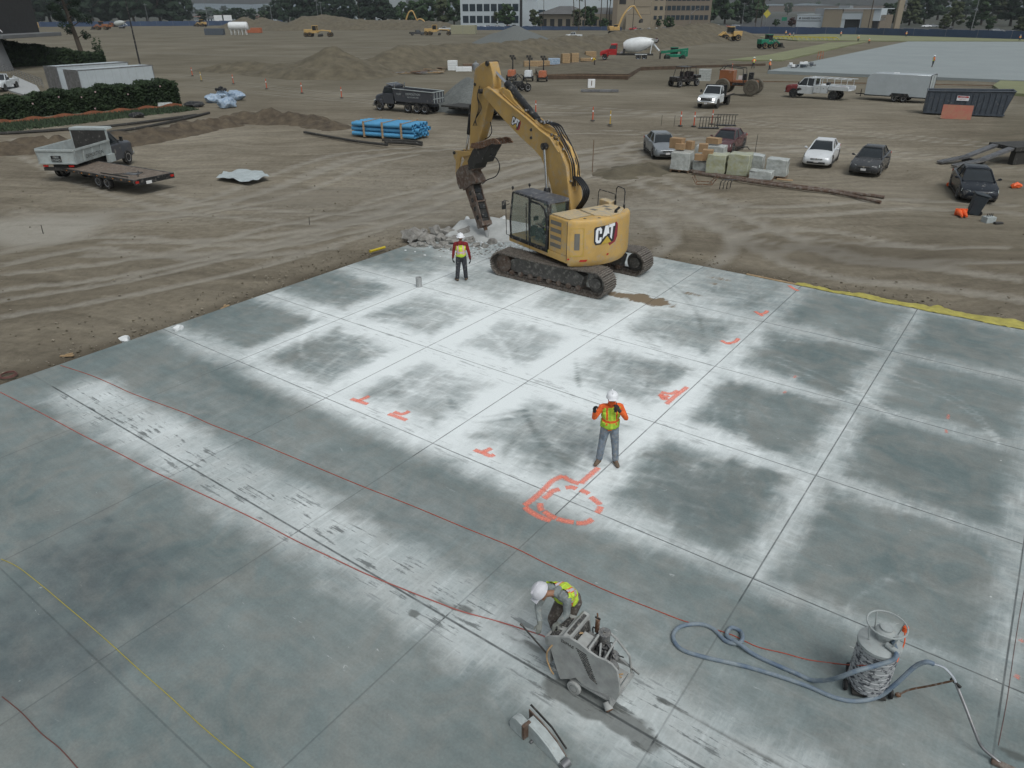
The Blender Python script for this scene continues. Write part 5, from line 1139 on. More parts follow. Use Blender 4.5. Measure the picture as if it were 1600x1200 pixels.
# red and white crew cab service truck with ladder rack
sA,sB=G(1228,152),G(1326,160); az=math.atan2(sA.y-sB.y,sA.x-sB.x); u_=(sA-sB).normalized(); n_=Vector((-u_.y,u_.x,0)); 
if n_.y<0: n_=-n_
LT=7.2; c=sA-u_*(LT*.5)+n_*1.0
T=thing('service_truck','red fronted white service truck with a ladder rack and tool boxes','service truck',(c.x,c.y,-.1),az)
pickup_cab(T,'truck_white',.35,3.6,crew=True,w=1.0,hood=1.30,roof=2.08,paint2='truck_red'); wheels(T,(2.55,-1.95),1.0,.42,arch=True,dual=(-1.95,))
b=MB().use('truck_white')
for s_ in (-1,1):
    b.bb(-1.35,.22,s_*1.06-.22,s_*1.06+.12,.62,1.42) ; b.bb(-3.55,-1.4,s_*1.0-.2,s_*1.0+.1,1.0,1.42)
b.bb(-3.55,.2,-.85,.85,.95,1.02); b.build('tool_body',T,bevel=.015)
b=MB().use('black_paint')
for s_ in (-1,1):
    for x_ in (-.58,-1.37): b.bb(x_-.008,x_+.008,s_*1.185-.003,s_*1.185+.003,.64,1.4)
    b.box((-.9,s_*1.19,1.12),(.1,.012,.05)); b.box((-.2,s_*1.19,1.12),(.1,.012,.05))
b.build('door_seam',T)
b=MB().use('truck_white')
for s_ in (-1,1):
    b.tube([(-3.7,s_*.95,2.12),(1.2,s_*.8,2.15),(1.5,s_*.8,2.05)],.04,6)
    for x_ in (-3.3,-1.9,-.3,.2): b.tube([(x_,s_*1.05,1.4),(x_,s_*.95,2.12)],.03,5)
for x_ in (-3.3,-2.5,-1.7,-.9,-.1,.9): b.tube([(x_,-.95,2.13),(x_,.95,2.13),(x_,1.0,2.3)],.03,5)
b.build('ladder_rack',T)
b=MB().use('white_plain'); b.box((-.5,.0,1.25),(.5,.9,.4)); b.use('black_paint').cyl((-.9,-.3,1.55),(-.9,.3,1.55),.16,n=12); b.use('truck_red').box((-2.6,.3,1.25),(.6,.4,.3)); b.build('cargo',T)
b=MB().use('black_paint'); b.prism([(1.9,.75),(2.5,.62),(2.2,.95),(1.9,1.05),(1.6,.9),(1.75,.8)],'y',-1.006,-1.0) ; b.prism([(1.9,.75),(2.5,.62),(2.2,.95),(1.9,1.05),(1.6,.9),(1.75,.8)],'y',1.0,1.006); b.build('door_graphic',T,smooth=0)
# white enclosed trailer
tA,tB=G(1352,158),G(1449,165); u_=(tA-tB).normalized(); az=math.atan2(u_.y,u_.x); n_=Vector((-u_.y,u_.x,0)); n_=n_ if n_.y>0 else -n_
LT=(tA-tB).length; c=(tA+tB)/2+n_*1.2
T=thing('enclosed_trailer','white enclosed box trailer hitched behind the service truck','trailer',(c.x,c.y,-.1),az)
b=MB().use('box_white'); hl=LT/2; b.prism([(-hl,.55),(-hl,2.75),(hl-.55,2.75),(hl-.25,2.62),(hl,2.2),(hl,.55)],'y',-1.2,1.2); b.build('box',T,bevel=.03)
b=MB().use('black_paint'); b.box((0,-1.21,.52),(LT,.03,.1)); b.box((0,1.21,.52),(LT,.03,.1)); b.box((-hl-.01,0,.52),(.03,2.4,.1)); b.tube([(-hl,-1.2,.6),(-hl,-1.2,2.78),(-hl,1.2,2.78),(-hl,1.2,.6)],.035,4)
for s_ in (-1,1): b.prism([(-1.5,.5),(-1.25,.86),(.35,.86),(.6,.5)],'y',s_*1.22-.05,s_*1.22+.05)
b.box((hl+.6,0,.5),(1.3,.1,.1)); b.cyl((hl+.7,0,.2),(hl+.7,0,1.0),.04); b.build('trim_and_hitch',T); wheels(T,(-.9,.0),1.24,.34,.2)
b=MB().use('white_plain'); b.box((.6,0,2.78),(.5,.4,.08)); b.build('roof_vent',T); pieces(MB().use('black_paint').box((-hl-.015,0,1.6),(.02,.03,2.0)),'rear_door_seam',T)
# dumpster with a plywood sheet against it
dA,dB=G(1445,181),G(1572,188); u_=(dB-dA).normalized(); az=math.atan2(u_.y,u_.x); n_=Vector((-u_.y,u_.x,0)); LD=(dB-dA).length; c=(dA+dB)/2+n_*1.15
mat('dumpster_blue',(.075,.090,.112),.55,var=.25,dust=.1)
T=thing('roll_off_dumpster','dark blue grey open dumpster with a danger sign on its side','dumpster',(c.x,c.y,-.1),az)
b=MB().use('dumpster_blue'); hd=LD/2; w=1.15
b.bb(-hd,hd,-w,w,.15,.25); b.prism([(-hd,.15),(hd-.15,.15),(hd+.35,2.25),(-hd,2.05)],'y',-w,-w+.06); b.prism([(-hd,.15),(hd-.15,.15),(hd+.35,2.25),(-hd,2.05)],'y',w-.06,w); b.bb(-hd,-hd+.06,-w,w,.15,2.05); b.prism([(hd-.15,.15),(hd+.35,2.25),(hd+.29,2.25),(hd-.21,.15)],'y',-w,w)
for i in range(15): x=-hd+.25+i*(LD-.4)/14; b.bb(x-.04,x+.04,-w-.07,-w,.2,2.0)
b.tube([(-hd,-w-.03,2.07),(hd+.35,-w-.03,2.27)],.06,5); b.tube([(-hd,w,2.07),(hd+.35,w,2.27)],.06,5); b.tube([(-hd,-w,2.07),(-hd,w,2.07)],.06,5); b.tube([(hd+.35,-w,2.27),(hd+.35,w,2.27)],.06,5); b.bb(-hd,hd-.1,-w-.08,-w,.12,.26)
b.build('bin',T)
b=MB().use('hat_white'); b.box((-.35,-w-.085,1.55),(1.0,.02,.42)); b.build('sign',T); b=MB().use('red_light'); b.box((-.35,-w-.098,1.66),(.9,.012,.13)); b.build('sign_band',T,smooth=0); text('lettering','DANGER',.12,T,(-.35,-w-.106,1.655),(R(90),0,0),'hat_white'); text('lettering','KEEP OUT',.12,T,(-.35,-w-.098,1.46),(R(90),0,0),'red_light')
pl=G(1494,189); b=MB().use('rust'); mat('plywood_red',(.36,.19,.12),.8,var=.25,scale=2,c2=(.40,.13,.10)); b=MB().use('plywood_red'); b.box((0,0,.60),(2.44,.03,1.22),rx=R(-14)); o=b.build('plywood_sheet'); o.location=(pl.x+.1,pl.y,-.1); o.rotation_euler=(0,0,az); tag(o,'reddish plywood sheet leaning against the dumpster','plywood')
# dark dump truck with its long tub
A_,B_=G(586,170),G(690,178); u_=(A_-B_).normalized(); az=math.atan2(u_.y,u_.x); n_=Vector((-u_.y,u_.x,0)); n_=n_ if n_.y>0 else -n_; LT=(A_-B_).length
c=(A_+B_)/2+n_*1.25
T=thing('dump_truck','dark grey dump truck with white striped tub, nose to the left','dump truck',(c.x,c.y,-.1),az)
h=LT/2+.2
T.scale=(.84,)*3; c=c+u_*(h*.16); T.location=(c.x,c.y,-.1)
b=MB().use('truck_grey'); b.bb(-h,h-.3,-.5,.5,.75,1.0); b.build('frame_rails',T)
b=MB().use('truck_grey'); rg=lambda x,hw,za,zb: [Vector((x,-hw,za)),Vector((x,-hw,zb-.15)),Vector((x,-hw*.8,zb)),Vector((x,hw*.8,zb)),Vector((x,hw,zb-.15)),Vector((x,hw,za))]
b.loft([rg(h-1.5,.80,1.0,2.05),rg(h-.25,.62,.95,1.75),rg(h,.55,.9,1.55)]); b.build('bonnet',T,bevel=.03)
b=MB().use('truck_grey'); b.loft([rg(h-3.1,1.1,.9,2.1),rg(h-1.5,1.05,.9,2.1)]); b.loft([rg(h-3.1,1.02,2.6,2.92),rg(h-1.9,.98,2.6,2.85)])
for s_ in (-1,1):
    for xa,xb in ((h-3.05,h-3.05),(h-1.52,h-1.85)): b.tube([(xa,s_*1.0,2.05),(xb,s_*.96,2.75)],.06,5)
b.build('cab',T); b=MB().use('glass_dark'); b.loft([[Vector((x,y,2.05)) for x,y in ((h-3.08,-1.0),(h-1.55,-1.0),(h-1.55,1.0),(h-3.08,1.0))],[Vector((x,y,2.72)) for x,y in ((h-3.06,-.95),(h-1.88,-.93),(h-1.88,.93),(h-3.06,.95))]]); b.build('cab_glass',T)
for s_ in (-1,1):
    b=MB().use('truck_grey'); b.prism([(h-1.55,.6),(h-1.3,1.25),(h-.9,1.38),(h-.35,1.2),(h-.15,.8),(h-.3,.8),(h-.5,1.1),(h-1.0,1.15),(h-1.25,.6)],'y',s_*.95-.25,s_*.95+.25); b.build('fender',T); b=MB().use('headlight'); b.box((h-.2,s_*.9,1.15),(.2,.2,.2)); b.build('headlight',T); b=MB().use('chrome'); b.cyl((h-3.3,s_*1.0,1.0),(h-3.3,s_*1.0,3.1),.07); b.build('exhaust_stack',T)
b=MB().use('chrome'); b.box((h+.02,0,.65),(.15,2.2,.3)); b.box((h-.0,0,1.25),(.06,.9,.55)); b.build('front_bumper',T); b=MB().use('chrome'); b.cyl((h-3.9,-1.05,.75),(h-3.0,-1.05,.75),.28,n=14); b.build('fuel_tank',T)
b=MB().use('truck_grey'); x0,x1=-h-.1,h-3.4
b.bb(x0,x1,-1.1,1.1,1.15,1.25); b.prism([(x0-.15,1.2),(x1,1.2),(x1+.25,2.55),(x0-.15,2.35)],'y',-1.22,-1.15); b.prism([(x0-.15,1.2),(x1,1.2),(x1+.25,2.55),(x0-.15,2.35)],'y',1.15,1.22); b.bb(x0-.2,x0-.12,-1.22,1.22,1.15,2.35); b.prism([(x1-.05,1.2),(x1+.2,2.55),(x1+.27,2.55),(x1+.02,1.2)],'y',-1.2,1.2); b.prism([(x1+.2,2.75),(x1+1.25,3.05),(x1+1.25,3.1),(x1+.2,2.8)],'y',-1.1,1.1); b.build('tub',T)
b=MB().use('bed_white'); b.tube([(x0-.2,-1.24,2.38),(x1+.25,-1.24,2.58)],.05,5); b.tube([(x0-.2,1.24,2.38),(x1+.25,1.24,2.58)],.05,5); b.tube([(x0-.22,-1.2,2.38),(x0-.22,1.2,2.38)],.06,5); b.tube([(x0+.9,-1.25,1.4),(x0+1.15,-1.25,2.35)],.05,5); b.tube([(x1-.05,-1.25,1.95),(x1-.6,-1.25,1.75),(x1+.25,-1.25,2.4)],.035,5)
for y_ in (-.9,-.3,.3,.9): b.bb(x0-.24,x0-.19,y_-.04,y_+.04,1.2,2.35)
b.bb(x0-.24,x0-.19,-1.1,1.1,1.6,1.68); b.bb(x0-.15,x1,-1.25,-1.22,1.22,1.32); b.tube([(x1+1.25,-1.1,3.08),(x1+1.25,1.1,3.08)],.05,4); b.build('tub_trim',T)
text('lettering','DEMOLITION',.34,T,(x0+2.5,-1.235,2.05),(R(90),0,R(0)),'bed_white').rotation_euler=(R(90),0,0); text('lettering','RECYCLING INC',.22,T,(x0+2.5,-1.235,1.72),(R(90),0,0),'bed_white'); text('lettering','TOM',.3,T,(x1-.55,-1.235,2.0),(R(90),0,0),'bed_white')
for o in T.children:
    if o.name.startswith('lettering'): o.location.y=1.235; o.rotation_euler=(R(90),0,R(180))
wheels(T,(h-1.0,-.9,-2.2,-3.3),1.2,.52,.3,'chrome',dual=(-2.2,-3.3))
# low equipment trailer behind the dump truck
A_,B_=G(697,177),G(790,186); u_=(A_-B_).normalized(); az=math.atan2(u_.y,u_.x); n_=Vector((-u_.y,u_.x,0)); n_=n_ if n_.y>0 else -n_; LT=(A_-B_).length; c=(A_+B_)/2+n_*1.2
T=thing('equipment_trailer','low black equipment trailer hitched behind the grey dump truck','trailer',(c.x,c.y,-.1),az)
b=MB().use('dark_steel'); b.bb(-LT/2,LT/2,-1.2,1.2,.72,.86); b.bb(-LT/2,LT/2,-.5,-.3,.45,.72); b.bb(-LT/2,LT/2,.3,.5,.45,.72); b.prism([(LT/2,.6),(LT/2+1.2,.55),(LT/2+1.2,.7),(LT/2,.8)],'y',-.15,.15)
for i in range(9): b.bb(-LT/2+i*LT/9,-LT/2+i*LT/9+.1,-1.22,1.22,.60,.72)
b.build('deck',T); b=MB().use('steel'); b.prism([(-LT/2-.3,.8),(-LT/2+.2,2.1),(-LT/2+.3,2.1),(-LT/2-.1,.8)],'y',-1.1,-.5); b.prism([(-LT/2-.3,.8),(-LT/2+.2,2.1),(-LT/2+.3,2.1),(-LT/2-.1,.8)],'y',.5,1.1); pieces(b,'loading_ramp',T); wheels(T,(-1.6,-.8),1.25,.38,.25)
# white dump truck on the left
rA,rB=G(66,276),G(134,276); az=R(86); h=Vector((math.cos(az),math.sin(az),0)); c=Vector(((rA.x+rB.x)/2,(rA.y+rB.y)/2,0))+h*3.1
T=thing('tipper_truck','white dump truck seen from behind with an open empty bed','dump truck',(c.x,c.y,-.1),az)
pickup_cab(T,'truck_grey',.75,3.4,w=1.0,hood=1.45,roof=2.15); wheels(T,(2.5,-1.75),1.05,.44,arch=None,dual=(-1.75,))
b=MB().use('dark_steel'); b.bb(-2.9,.8,-.45,.45,.7,.95); b.bb(-3.05,-2.85,-1.0,1.0,.62,.8); b.build('frame_rails',T)
b=MB().use('bed_white'); tub(b,-3.1,.55,1.12,1.0,1.85,.06,.10); b.bb(.5,.58,-1.2,1.2,1.0,2.45); b.loft([[Vector((x,y,2.45)) for x,y in ((.45,-1.2),(1.25,-1.2),(1.25,1.2),(.45,1.2))],[Vector((x,y,2.57)) for x,y in ((.45,-1.15),(1.2,-1.15),(1.2,1.15),(.45,1.15))]]); b.bb(.2,.62,1.1,1.3,.62,1.0) ; b.bb(.0,.62,-1.32,-1.1,.55,1.02)
for s_ in (-1,1):
    b.bb(-3.0,.5,s_*1.25-.03,s_*1.25+.03,1.76,1.88)
    for x_ in (-2.3,-1.4,-.5): b.bb(x_-.05,x_+.05,s_*1.2-.05,s_*1.2+.05,1.05,1.78)
b.bb(-3.16,-3.1,-1.15,1.15,1.02,1.10); b.bb(-3.16,-3.1,-1.18,1.18,1.74,1.84); b.build('bed',T)
b=MB().use('dark_steel'); b.bb(-3.0,.45,-1.04,1.04,1.065,1.075); b.bb(.46,.5,-1.1,1.1,1.3,2.4); b.build('bed_liner',T)
b=MB().use('black_paint'); b.box((-3.13,0,1.32),(.04,.6,.34)); b.build('tailgate_sign',T); text('lettering','1-800',.16,T,(-3.155,0,1.40),(R(90),0,R(-90)),'bed_white'); text('lettering','LOAD',.2,T,(-3.155,0,1.24),(R(90),0,R(-90)),'bed_white'); text('lettering','DEMOLITION',.3,T,(-1.3,-1.265,1.3),(R(90),0,0),'black_paint')
for s_ in (-1,1): b=MB().use('red_light'); b.box((-3.08,s_*.8,.9),(.06,.3,.1)); b.build('tail_light',T)
# low wooden flatbed trailer
A_,B_=G(103,276),G(212,297); u_=(A_-B_).normalized(); az=math.atan2(u_.y,u_.x); n_=Vector((-u_.y,u_.x,0)); n_=n_ if n_.y>0 else -n_; LT=(A_-B_).length+.4; c=(A_+B_)/2+n_*1.25
T=thing('flatbed_trailer','low wooden deck flatbed trailer behind the white dump truck','trailer',(c.x,c.y,-.1),az)
b=MB().use('deck_wood'); b.bb(-LT/2,LT/2,-1.15,1.15,.72,.78); 
b.build('deck',T); b=MB().use('black_paint')
for i in range(-8,9): b.bb(-LT/2,LT/2,i*.135-.004,i*.135+.004,.781,.784)
b.build('plank_joints',T,smooth=0)
b=MB().use('black_paint'); 
for s_ in (-1,1): b.bb(-LT/2,LT/2,s_*1.2-.05,s_*1.2+.05,.62,.79)
b.bb(-LT/2-.06,-LT/2,-1.25,1.25,.5,.80); b.bb(LT/2,LT/2+.06,-1.25,1.25,.6,.80); b.prism([(LT/2,-.8),(LT/2+1.3,0),(LT/2,.8),(LT/2,.7),(LT/2+1.1,0),(LT/2,-.7)],'z',.62,.74); b.bb(-LT/2,LT/2,-.5,-.38,.5,.66); b.bb(-LT/2,LT/2,.38,.5,.5,.66); b.build('frame',T)
b=MB().use('amber')
for i in range(9): b.box((-LT/2+.4+i*LT/9.5,-1.255,.70),(.09,.012,.04)); b.box((-LT/2+.4+i*LT/9.5,1.255,.70),(.09,.012,.04))
pieces(b,'marker_light',T)
b=MB().use('plate_white'); b.box((-LT/2-.07,.4,.56),(.02,.34,.16)); b.build('number_plate',T)
for s_ in (-1,1): b=MB().use('red_light'); b.box((-LT/2-.07,s_*1.1,.66),(.02,.2,.12)); b.build('tail_light',T)
wheels(T,(-.9,-.05),1.22,.36,.22,'grey_paint')
b=MB().use('dark_steel'); 
for x0,y0,x1,y1 in ((-2.6,.9,-.2,1.0),(-2.9,.5,-1.6,-.4),(-1.2,.9,-2.2,-.3)): b.tube([(x0,y0,.82),(x1,y1,.83)],.035,4)
b.use('steel').box((-1.9,.2,.81),(.9,.5,.03),rz=.3); o=b.build('loose_bars'); o.location=T.location; o.rotation_euler=T.rotation_euler; tag(o,'loose steel bars lying on the wooden flatbed trailer','steel bars')
# ================================================================ YARD, MIDDLE DISTANCE
def gp(px,py,z=-.1): g=G(px,py); return Vector((g.x,g.y,z))
def one(mb,name,label,cat,loc=(0,0,0),rz=0,group=None,kind=None,**k):
    o=mb.build(name,**k); o.location=loc; o.rotation_euler=(0,0,rz); return tag(o,label,cat,group,kind)
def heap(name,label,cat,pts,z,matname,seed=0,rough=.25,group=None,wid=None,kind=None,res=.5,steep=1.0):
    """loose heap: ridge line (x,y,height,half width) in world metres"""
    xs=[p[0] for p in pts]; ys_=[p[1] for p in pts]; W_=max(p[3] for p in pts)*1.25
    x0,x1,y0,y1=min(xs)-W_,max(xs)+W_,min(ys_)-W_,max(ys_)+W_
    nx=int(min(230,max(24,(x1-x0)/res))); ny=int(min(200,max(24,(y1-y0)/res)))
    X,Y=np.meshgrid(np.linspace(x0,x1,nx),np.linspace(y0,y1,ny)); H_=np.full(X.shape,-1.0)
    Q=[]; 
    for a,b in zip(pts[:-1],pts[1:]):
        for t in np.linspace(0,1,10): Q.append([a[i]+(b[i]-a[i])*t for i in range(4)])
    if len(pts)==1: Q=[list(pts[0])]
    jx=(fbm(X/W_*1.6,Y/W_*1.6,seed)-.5)*.55
    for q_ in Q:
        d=np.hypot(X-q_[0],Y-q_[1])/q_[3]; H_=np.maximum(H_,q_[2]*(1-np.power(np.clip(d*(1+jx),0,3),steep)))
    H_=H_+(fbm(X*1.3/max(W_*.3,1),Y*1.3/max(W_*.3,1),seed+5)-.5)*rough*np.clip(H_+.1,0,1)*2.2+(fbm(X*2.2,Y*2.2,seed+9)-.5)*rough*.9*np.clip(H_+.1,0,1)
    H_=np.clip(H_,-.35,99)
    o=gridmesh(X,Y,H_+z,name,[matname]); tag(o,label,cat,group,kind); 
    bm=bmesh.new(); bm.from_mesh(o.data); bmesh.ops.delete(bm,geom=[f for f in bm.faces if all(v.co.z<=z-.34 for v in f.verts)],context='FACES'); bm.to_mesh(o.data); bm.free(); return o
def hp(px,py,h,w,dz=0): g=G(px,py); return (g.x,g.y,h,w)
# dirt heaps and berms
heap('dirt_pile','low brown dirt pile, leftmost of the piles beyond the trucks','dirt pile',[hp(352,106,1.5,6),hp(392,108,1.9,6),hp(440,110,1.2,5)],-.3,'dirt_pile',3,.45,'dirt piles')
heap('dirt_pile','rounded brown dirt pile between the low pile and the big berm','dirt pile',[hp(460,112,1.8,8),hp(500,113,2.8,9),hp(530,114,4.3,10),hp(560,115,2.6,8)],-.3,'dirt_pile',8,.5,'dirt piles')
heap('dirt_berm','long high dirt berm running from the blue pipes back to the street','dirt berm',[hp(600,110,1.5,7),hp(622,106,3.9,9),hp(690,100,3.9,11),hp(780,96,3.9,11),hp(900,84,4.0,12),hp(1010,72,4.6,13),hp(1110,62,5.2,15),hp(1145,60,3.0,12)],-.4,'dirt_pile',15,.7,res=1.2)
heap('dirt_pile','wide brown dirt pile behind the left road grader','dirt pile',[hp(480,44,6.5,19),hp(510,43,7.2,19),hp(560,44,5,17),hp(620,44,5,17),hp(700,46,4,14)],-.4,'dirt_pile',21,.6,'dirt piles',res=1.5)
heap('dirt_pile','small brown dirt pile beyond the white tank, left one','dirt pile',[hp(388,40,6,15)],-.4,'dirt_pile',25,.5,'dirt piles',res=1.5); heap('dirt_pile','small brown dirt pile beyond the orange bin, right one','dirt pile',[hp(415,40,5.5,16),hp(450,41,3,14)],-.4,'dirt_pile',26,.5,'dirt piles',res=1.5)
heap('gravel_pile','pointed grey gravel pile behind the dirt berm','gravel pile',[hp(810,66,5.2,13)],-.3,'gravel_grey',30,.3,res=1)
heap('gravel_pile','dark grey gravel heap between the grey dump truck and the excavator arm','gravel pile',[hp(734,166,3.2,4.3),hp(742,168,3.2,4.0)],-.3,'gravel_grey',33,.22,res=.3)
heap('dirt_berm','low clumpy dirt berm behind the white dump truck','dirt berm',[hp(-40,236,.8,2.4),hp(60,226,1.0,2.6),hp(180,218,1.0,2.6),hp(260,206,.9,2.4),hp(345,192,.9,2.2)],-.3,'dirt_berm',36,.55,res=.35)
heap('dirt_berm','low clumpy dirt berm left of the blue pipes','dirt berm',[hp(375,184,1.0,2.6),hp(430,185,1.0,2.6),hp(490,189,.95,2.4),hp(530,196,.6,2)],-.3,'dirt_berm',39,.55,res=.35)
heap('rubble_pile','low gravelly dirt mound right of the wooden stake','dirt mound',[hp(975,268,.42,2.2),hp(1010,262,.45,2.4)],-.25,'dirt_pile',41,.5,res=.16)
# broken concrete at the far corner of the slab
rr=random.Random(5)
chunks=[(650,372,.42),(668,374,.36),(642,368,.30),(682,364,.34),(690,374,.30),(700,366,.42),(676,380,.26),(706,378,.34),(716,372,.22),(660,384,.24),(712,362,.30),(728,366,.36),(694,382,.22),(722,380,.22),(684,386,.2),(702,386,.2),(744,384,.2),(758,386,.18),(770,380,.22),(664,362,.22),(736,376,.24),(649,383,.2),(710,390,.16)]
order=['first','second','third','fourth','fifth','sixth','seventh','eighth','ninth','tenth','eleventh','twelfth','thirteenth','fourteenth','fifteenth','sixteenth','seventeenth','eighteenth','nineteenth','twentieth','third last','second last','last']
chunks.sort()
for i,(px,py,r_) in enumerate(chunks):
    b=MB().use('broken_concrete'); b.blob((0,0,0),(r_*rr.uniform(.8,1.2),r_*rr.uniform(.7,1.1),r_*rr.uniform(.55,.9)),2,.75,1.4,i)
    g=gp(px,py,r_*.35-.05); o=one(b,'concrete_chunk',('large' if r_>.33 else 'small' if r_<.21 else 'medium')+' grey concrete chunk, %s from the left in the rubble heap'%order[i],'concrete chunk',g,rr.uniform(0,6),'broken concrete chunks at the slab corner',smooth=20)
mat('slab_break',(.50,.51,.50),.85,var=.25,scale=2,bump=.3); b=MB().use('slab_break'); c=gp(762,366,0)
b.loft([[Vector((x,y,z)) for x,y,z in ((-1.9,-.9,-.1),(.3,-1.4,-.1),(2.3,-.9,-.1),(2.2,.9,-.1),(0,1.4,-.1),(-1.6,.9,-.1))],[Vector((x,y,z)) for x,y,z in ((-1.7,-.7,.12),(.3,-1.2,.02),(2.0,-.7,.1),(1.9,.8,.36),(0,1.2,.52),(-1.4,.7,.42))]])
o=one(b,'broken_slab','tilted white broken slab of concrete under the breaker point','broken slab',c,R(-10),bevel=.05,smooth=25)
for px,py,lb in ((732,352,'left'),(788,352,'right')): b=MB().use('white_paint'); b.blob((0,0,.12),(.14,.14,.2),2,.4,2,px); one(b,'concrete_chunk','small white lump behind the %s end of the tilted broken slab'%lb,'concrete chunk',gp(px,py,.12),0,'white lumps behind the broken slab')
for i,(px,py) in enumerate(((197,527),(280,511))): b=MB().use('white_paint'); b.blob((0,0,0),(.16,.12,.13),2,.7,1.5,i); one(b,'stone',['white stone at the slab edge, nearer the left side','white flat stone at the slab edge, farther one'][i],'stone',gp(px,py,.02),i)
for i,(px,py,a) in enumerate(((104,548,.1),(352,474,1.2))): b=MB().use('wood'); b.box((0,0,0),(.38,.08,.03)); b.box((.05,.05,.03),(.2,.06,.02),rz=.5); one(b,'wood_scrap',['wood scrap lying on the dirt left of the slab','wood scrap standing at the slab edge right of the stones'][i],'wood scrap',gp(px,py,-.06),a)
b=MB().use('cord_dim'); 
for k in range(3): b.tube([(.22*math.cos(t)*(1-k*.1),.2*math.sin(t),.02+k*.02) for t in [i*math.pi/8 for i in range(16)]],.012,5,closed=True)
one(b,'cable_coil','small coil of dark cable on the dirt at the left edge','cable coil',gp(12,578,-.08))
mat('pipe_yellow',(.55,.42,.03),.5); b=MB().use('pipe_yellow'); b.cyl((-.38,0,.07),(.38,0,.07),.055,n=12); b.cyl((-.42,0,.07),(-.38,0,.07),.065,n=12); one(b,'yellow_pipe','short yellow pipe lying on dirt at the slab edge','pipe',gp(592,389,-.04),R(48))
# yellow sheeting along the far slab edge
mat('sheet_yellow',(.47,.42,.10),.6,var=.35,scale=3,c2=(.30,.26,.07),bump=.8)
n=150; X=np.zeros((n,9));Y=X.copy();Z=X.copy()
for i in range(n):
    t=i/(n-1); wd=.30+1.35*t+.10*math.sin(i*.33)+.06*math.sin(i*.9)
    for j in range(9):
        s_=j/8; p=l2w(-6.3+15.8*t,26.12+s_*wd+.03*math.sin(i*.4)); X[i,j],Y[i,j]=p.x,p.y; Z[i,j]=.02+.05*math.sin(s_*math.pi)+.10*s_*mnoise.noise(Vector((i*.22,j*.7,0)))-.06*s_+.035*mnoise.noise(Vector((i*.8,j*1.6,3)))
o=gridmesh(X,Y,Z,'plastic_sheet',['sheet_yellow']); tag(o,'crumpled yellow plastic sheeting along the right far edge of the slab','plastic sheet')
b=MB().use('wood'); b.box((0,0,.03),(2.0,.1,.04)); one(b,'timber_board','thin timber board lying at the far slab edge behind the orange marks','board',gp(1208,440,-.02),R(-38))
# blue pipes in a strapped bundle
mat('pvc_blue',(.085,.30,.52),.4,var=.12,scale=2); mat('strap_wood',(.40,.28,.17),.8)
pa,pb_=G(553,209),G(650,216); u_=(pb_-pa).normalized(); az=math.atan2(u_.y,u_.x); n_=Vector((-u_.y,u_.x,0)); LP=(pb_-pa).length
T=thing('pipe_bundle','strapped bundle of bright blue plastic pipes in three layers','pipe bundle',((pa+pb_)/2+n_*1.3+Vector((0,0,-.1))),az)
for r_ in range(3):
    for k in range(7):
        y=(k-3)*.36+(.12 if r_==1 else 0); z=.22+r_*.36; off=rr.uniform(-.15,.15)+(.25 if r_==2 else 0)*0
        b=MB().use('pvc_blue'); x0,x1=-LP/2+off,LP/2+off+(.0 if r_<2 else -.2)
        b.lathe([(.165,x0),(.165,x1),(.148,x1),(.148,x1-.4),(.148,x0+.4),(.148,x0),(.165,x0)],(0,y,z),12,'x') ; b.use('black_paint'); b.cyl((x1-.45,y,z),(x1-.44,y,z),.147,n=10); b.build('pipe',T)
for x in (-LP*.30,0,LP*.30):
    b=MB().use('strap_wood'); b.bb(x-.07,x+.07,-1.34,-1.26,0,1.2); b.bb(x-.07,x+.07,1.38,1.46,0,1.2); b.build('spacer',T); b=MB().use('strap_wood'); b.bb(x-.05,x+.05,-1.34,1.46,1.12,1.15); b.bb(x-.07,x+.07,-1.3,1.4,0,.05); b.build('strap',T)
def long_pipe(pts,r,label,n=1,mname='dark_steel',name='black_pipe'):
    P=[gp(*p,.0) for p in pts]; b=MB().use(mname); b.tube(catmull(P,6),r,7); o=b.build(name); tag(o,label,'pipe'); return o
long_pipe([(478,204),(520,212),(560,219),(608,225)],.10,'long thin black pipe lying left of the blue pipe bundle')
for k,(lb) in enumerate(('black pipe lying in front of the blue bundle, upper of two','black pipe lying in front of the blue bundle, lower of two')): long_pipe([(600+k*4,217+k*3.4),(640,219+k*3.6),(662,222+k*3)],.11,lb)
for k,lb in enumerate(('longest dark pipe in front of the wrapped pallets','dark pipe beside the longest one in front of the pallets','short dark pipe at the right end of the pipe row')):
    long_pipe([[(1065,266),(1200,287),(1384,312)],[(1085,271),(1200,290),(1310,304)],[(1290,301),(1330,309),(1378,320)]][k],.09,lb,mname='rusty_grey')
for k,(pts,lb) in enumerate((([(110,198),(200,190),(310,176)],'long black pipe beside the silt fence, farther one'),([(120,206),(220,196),(330,173)],'long black pipe beside the silt fence, nearer one'),([(0,203),(60,200),(120,196)],'black pipe at the left edge below the hedge'))): long_pipe(pts,.12,lb)
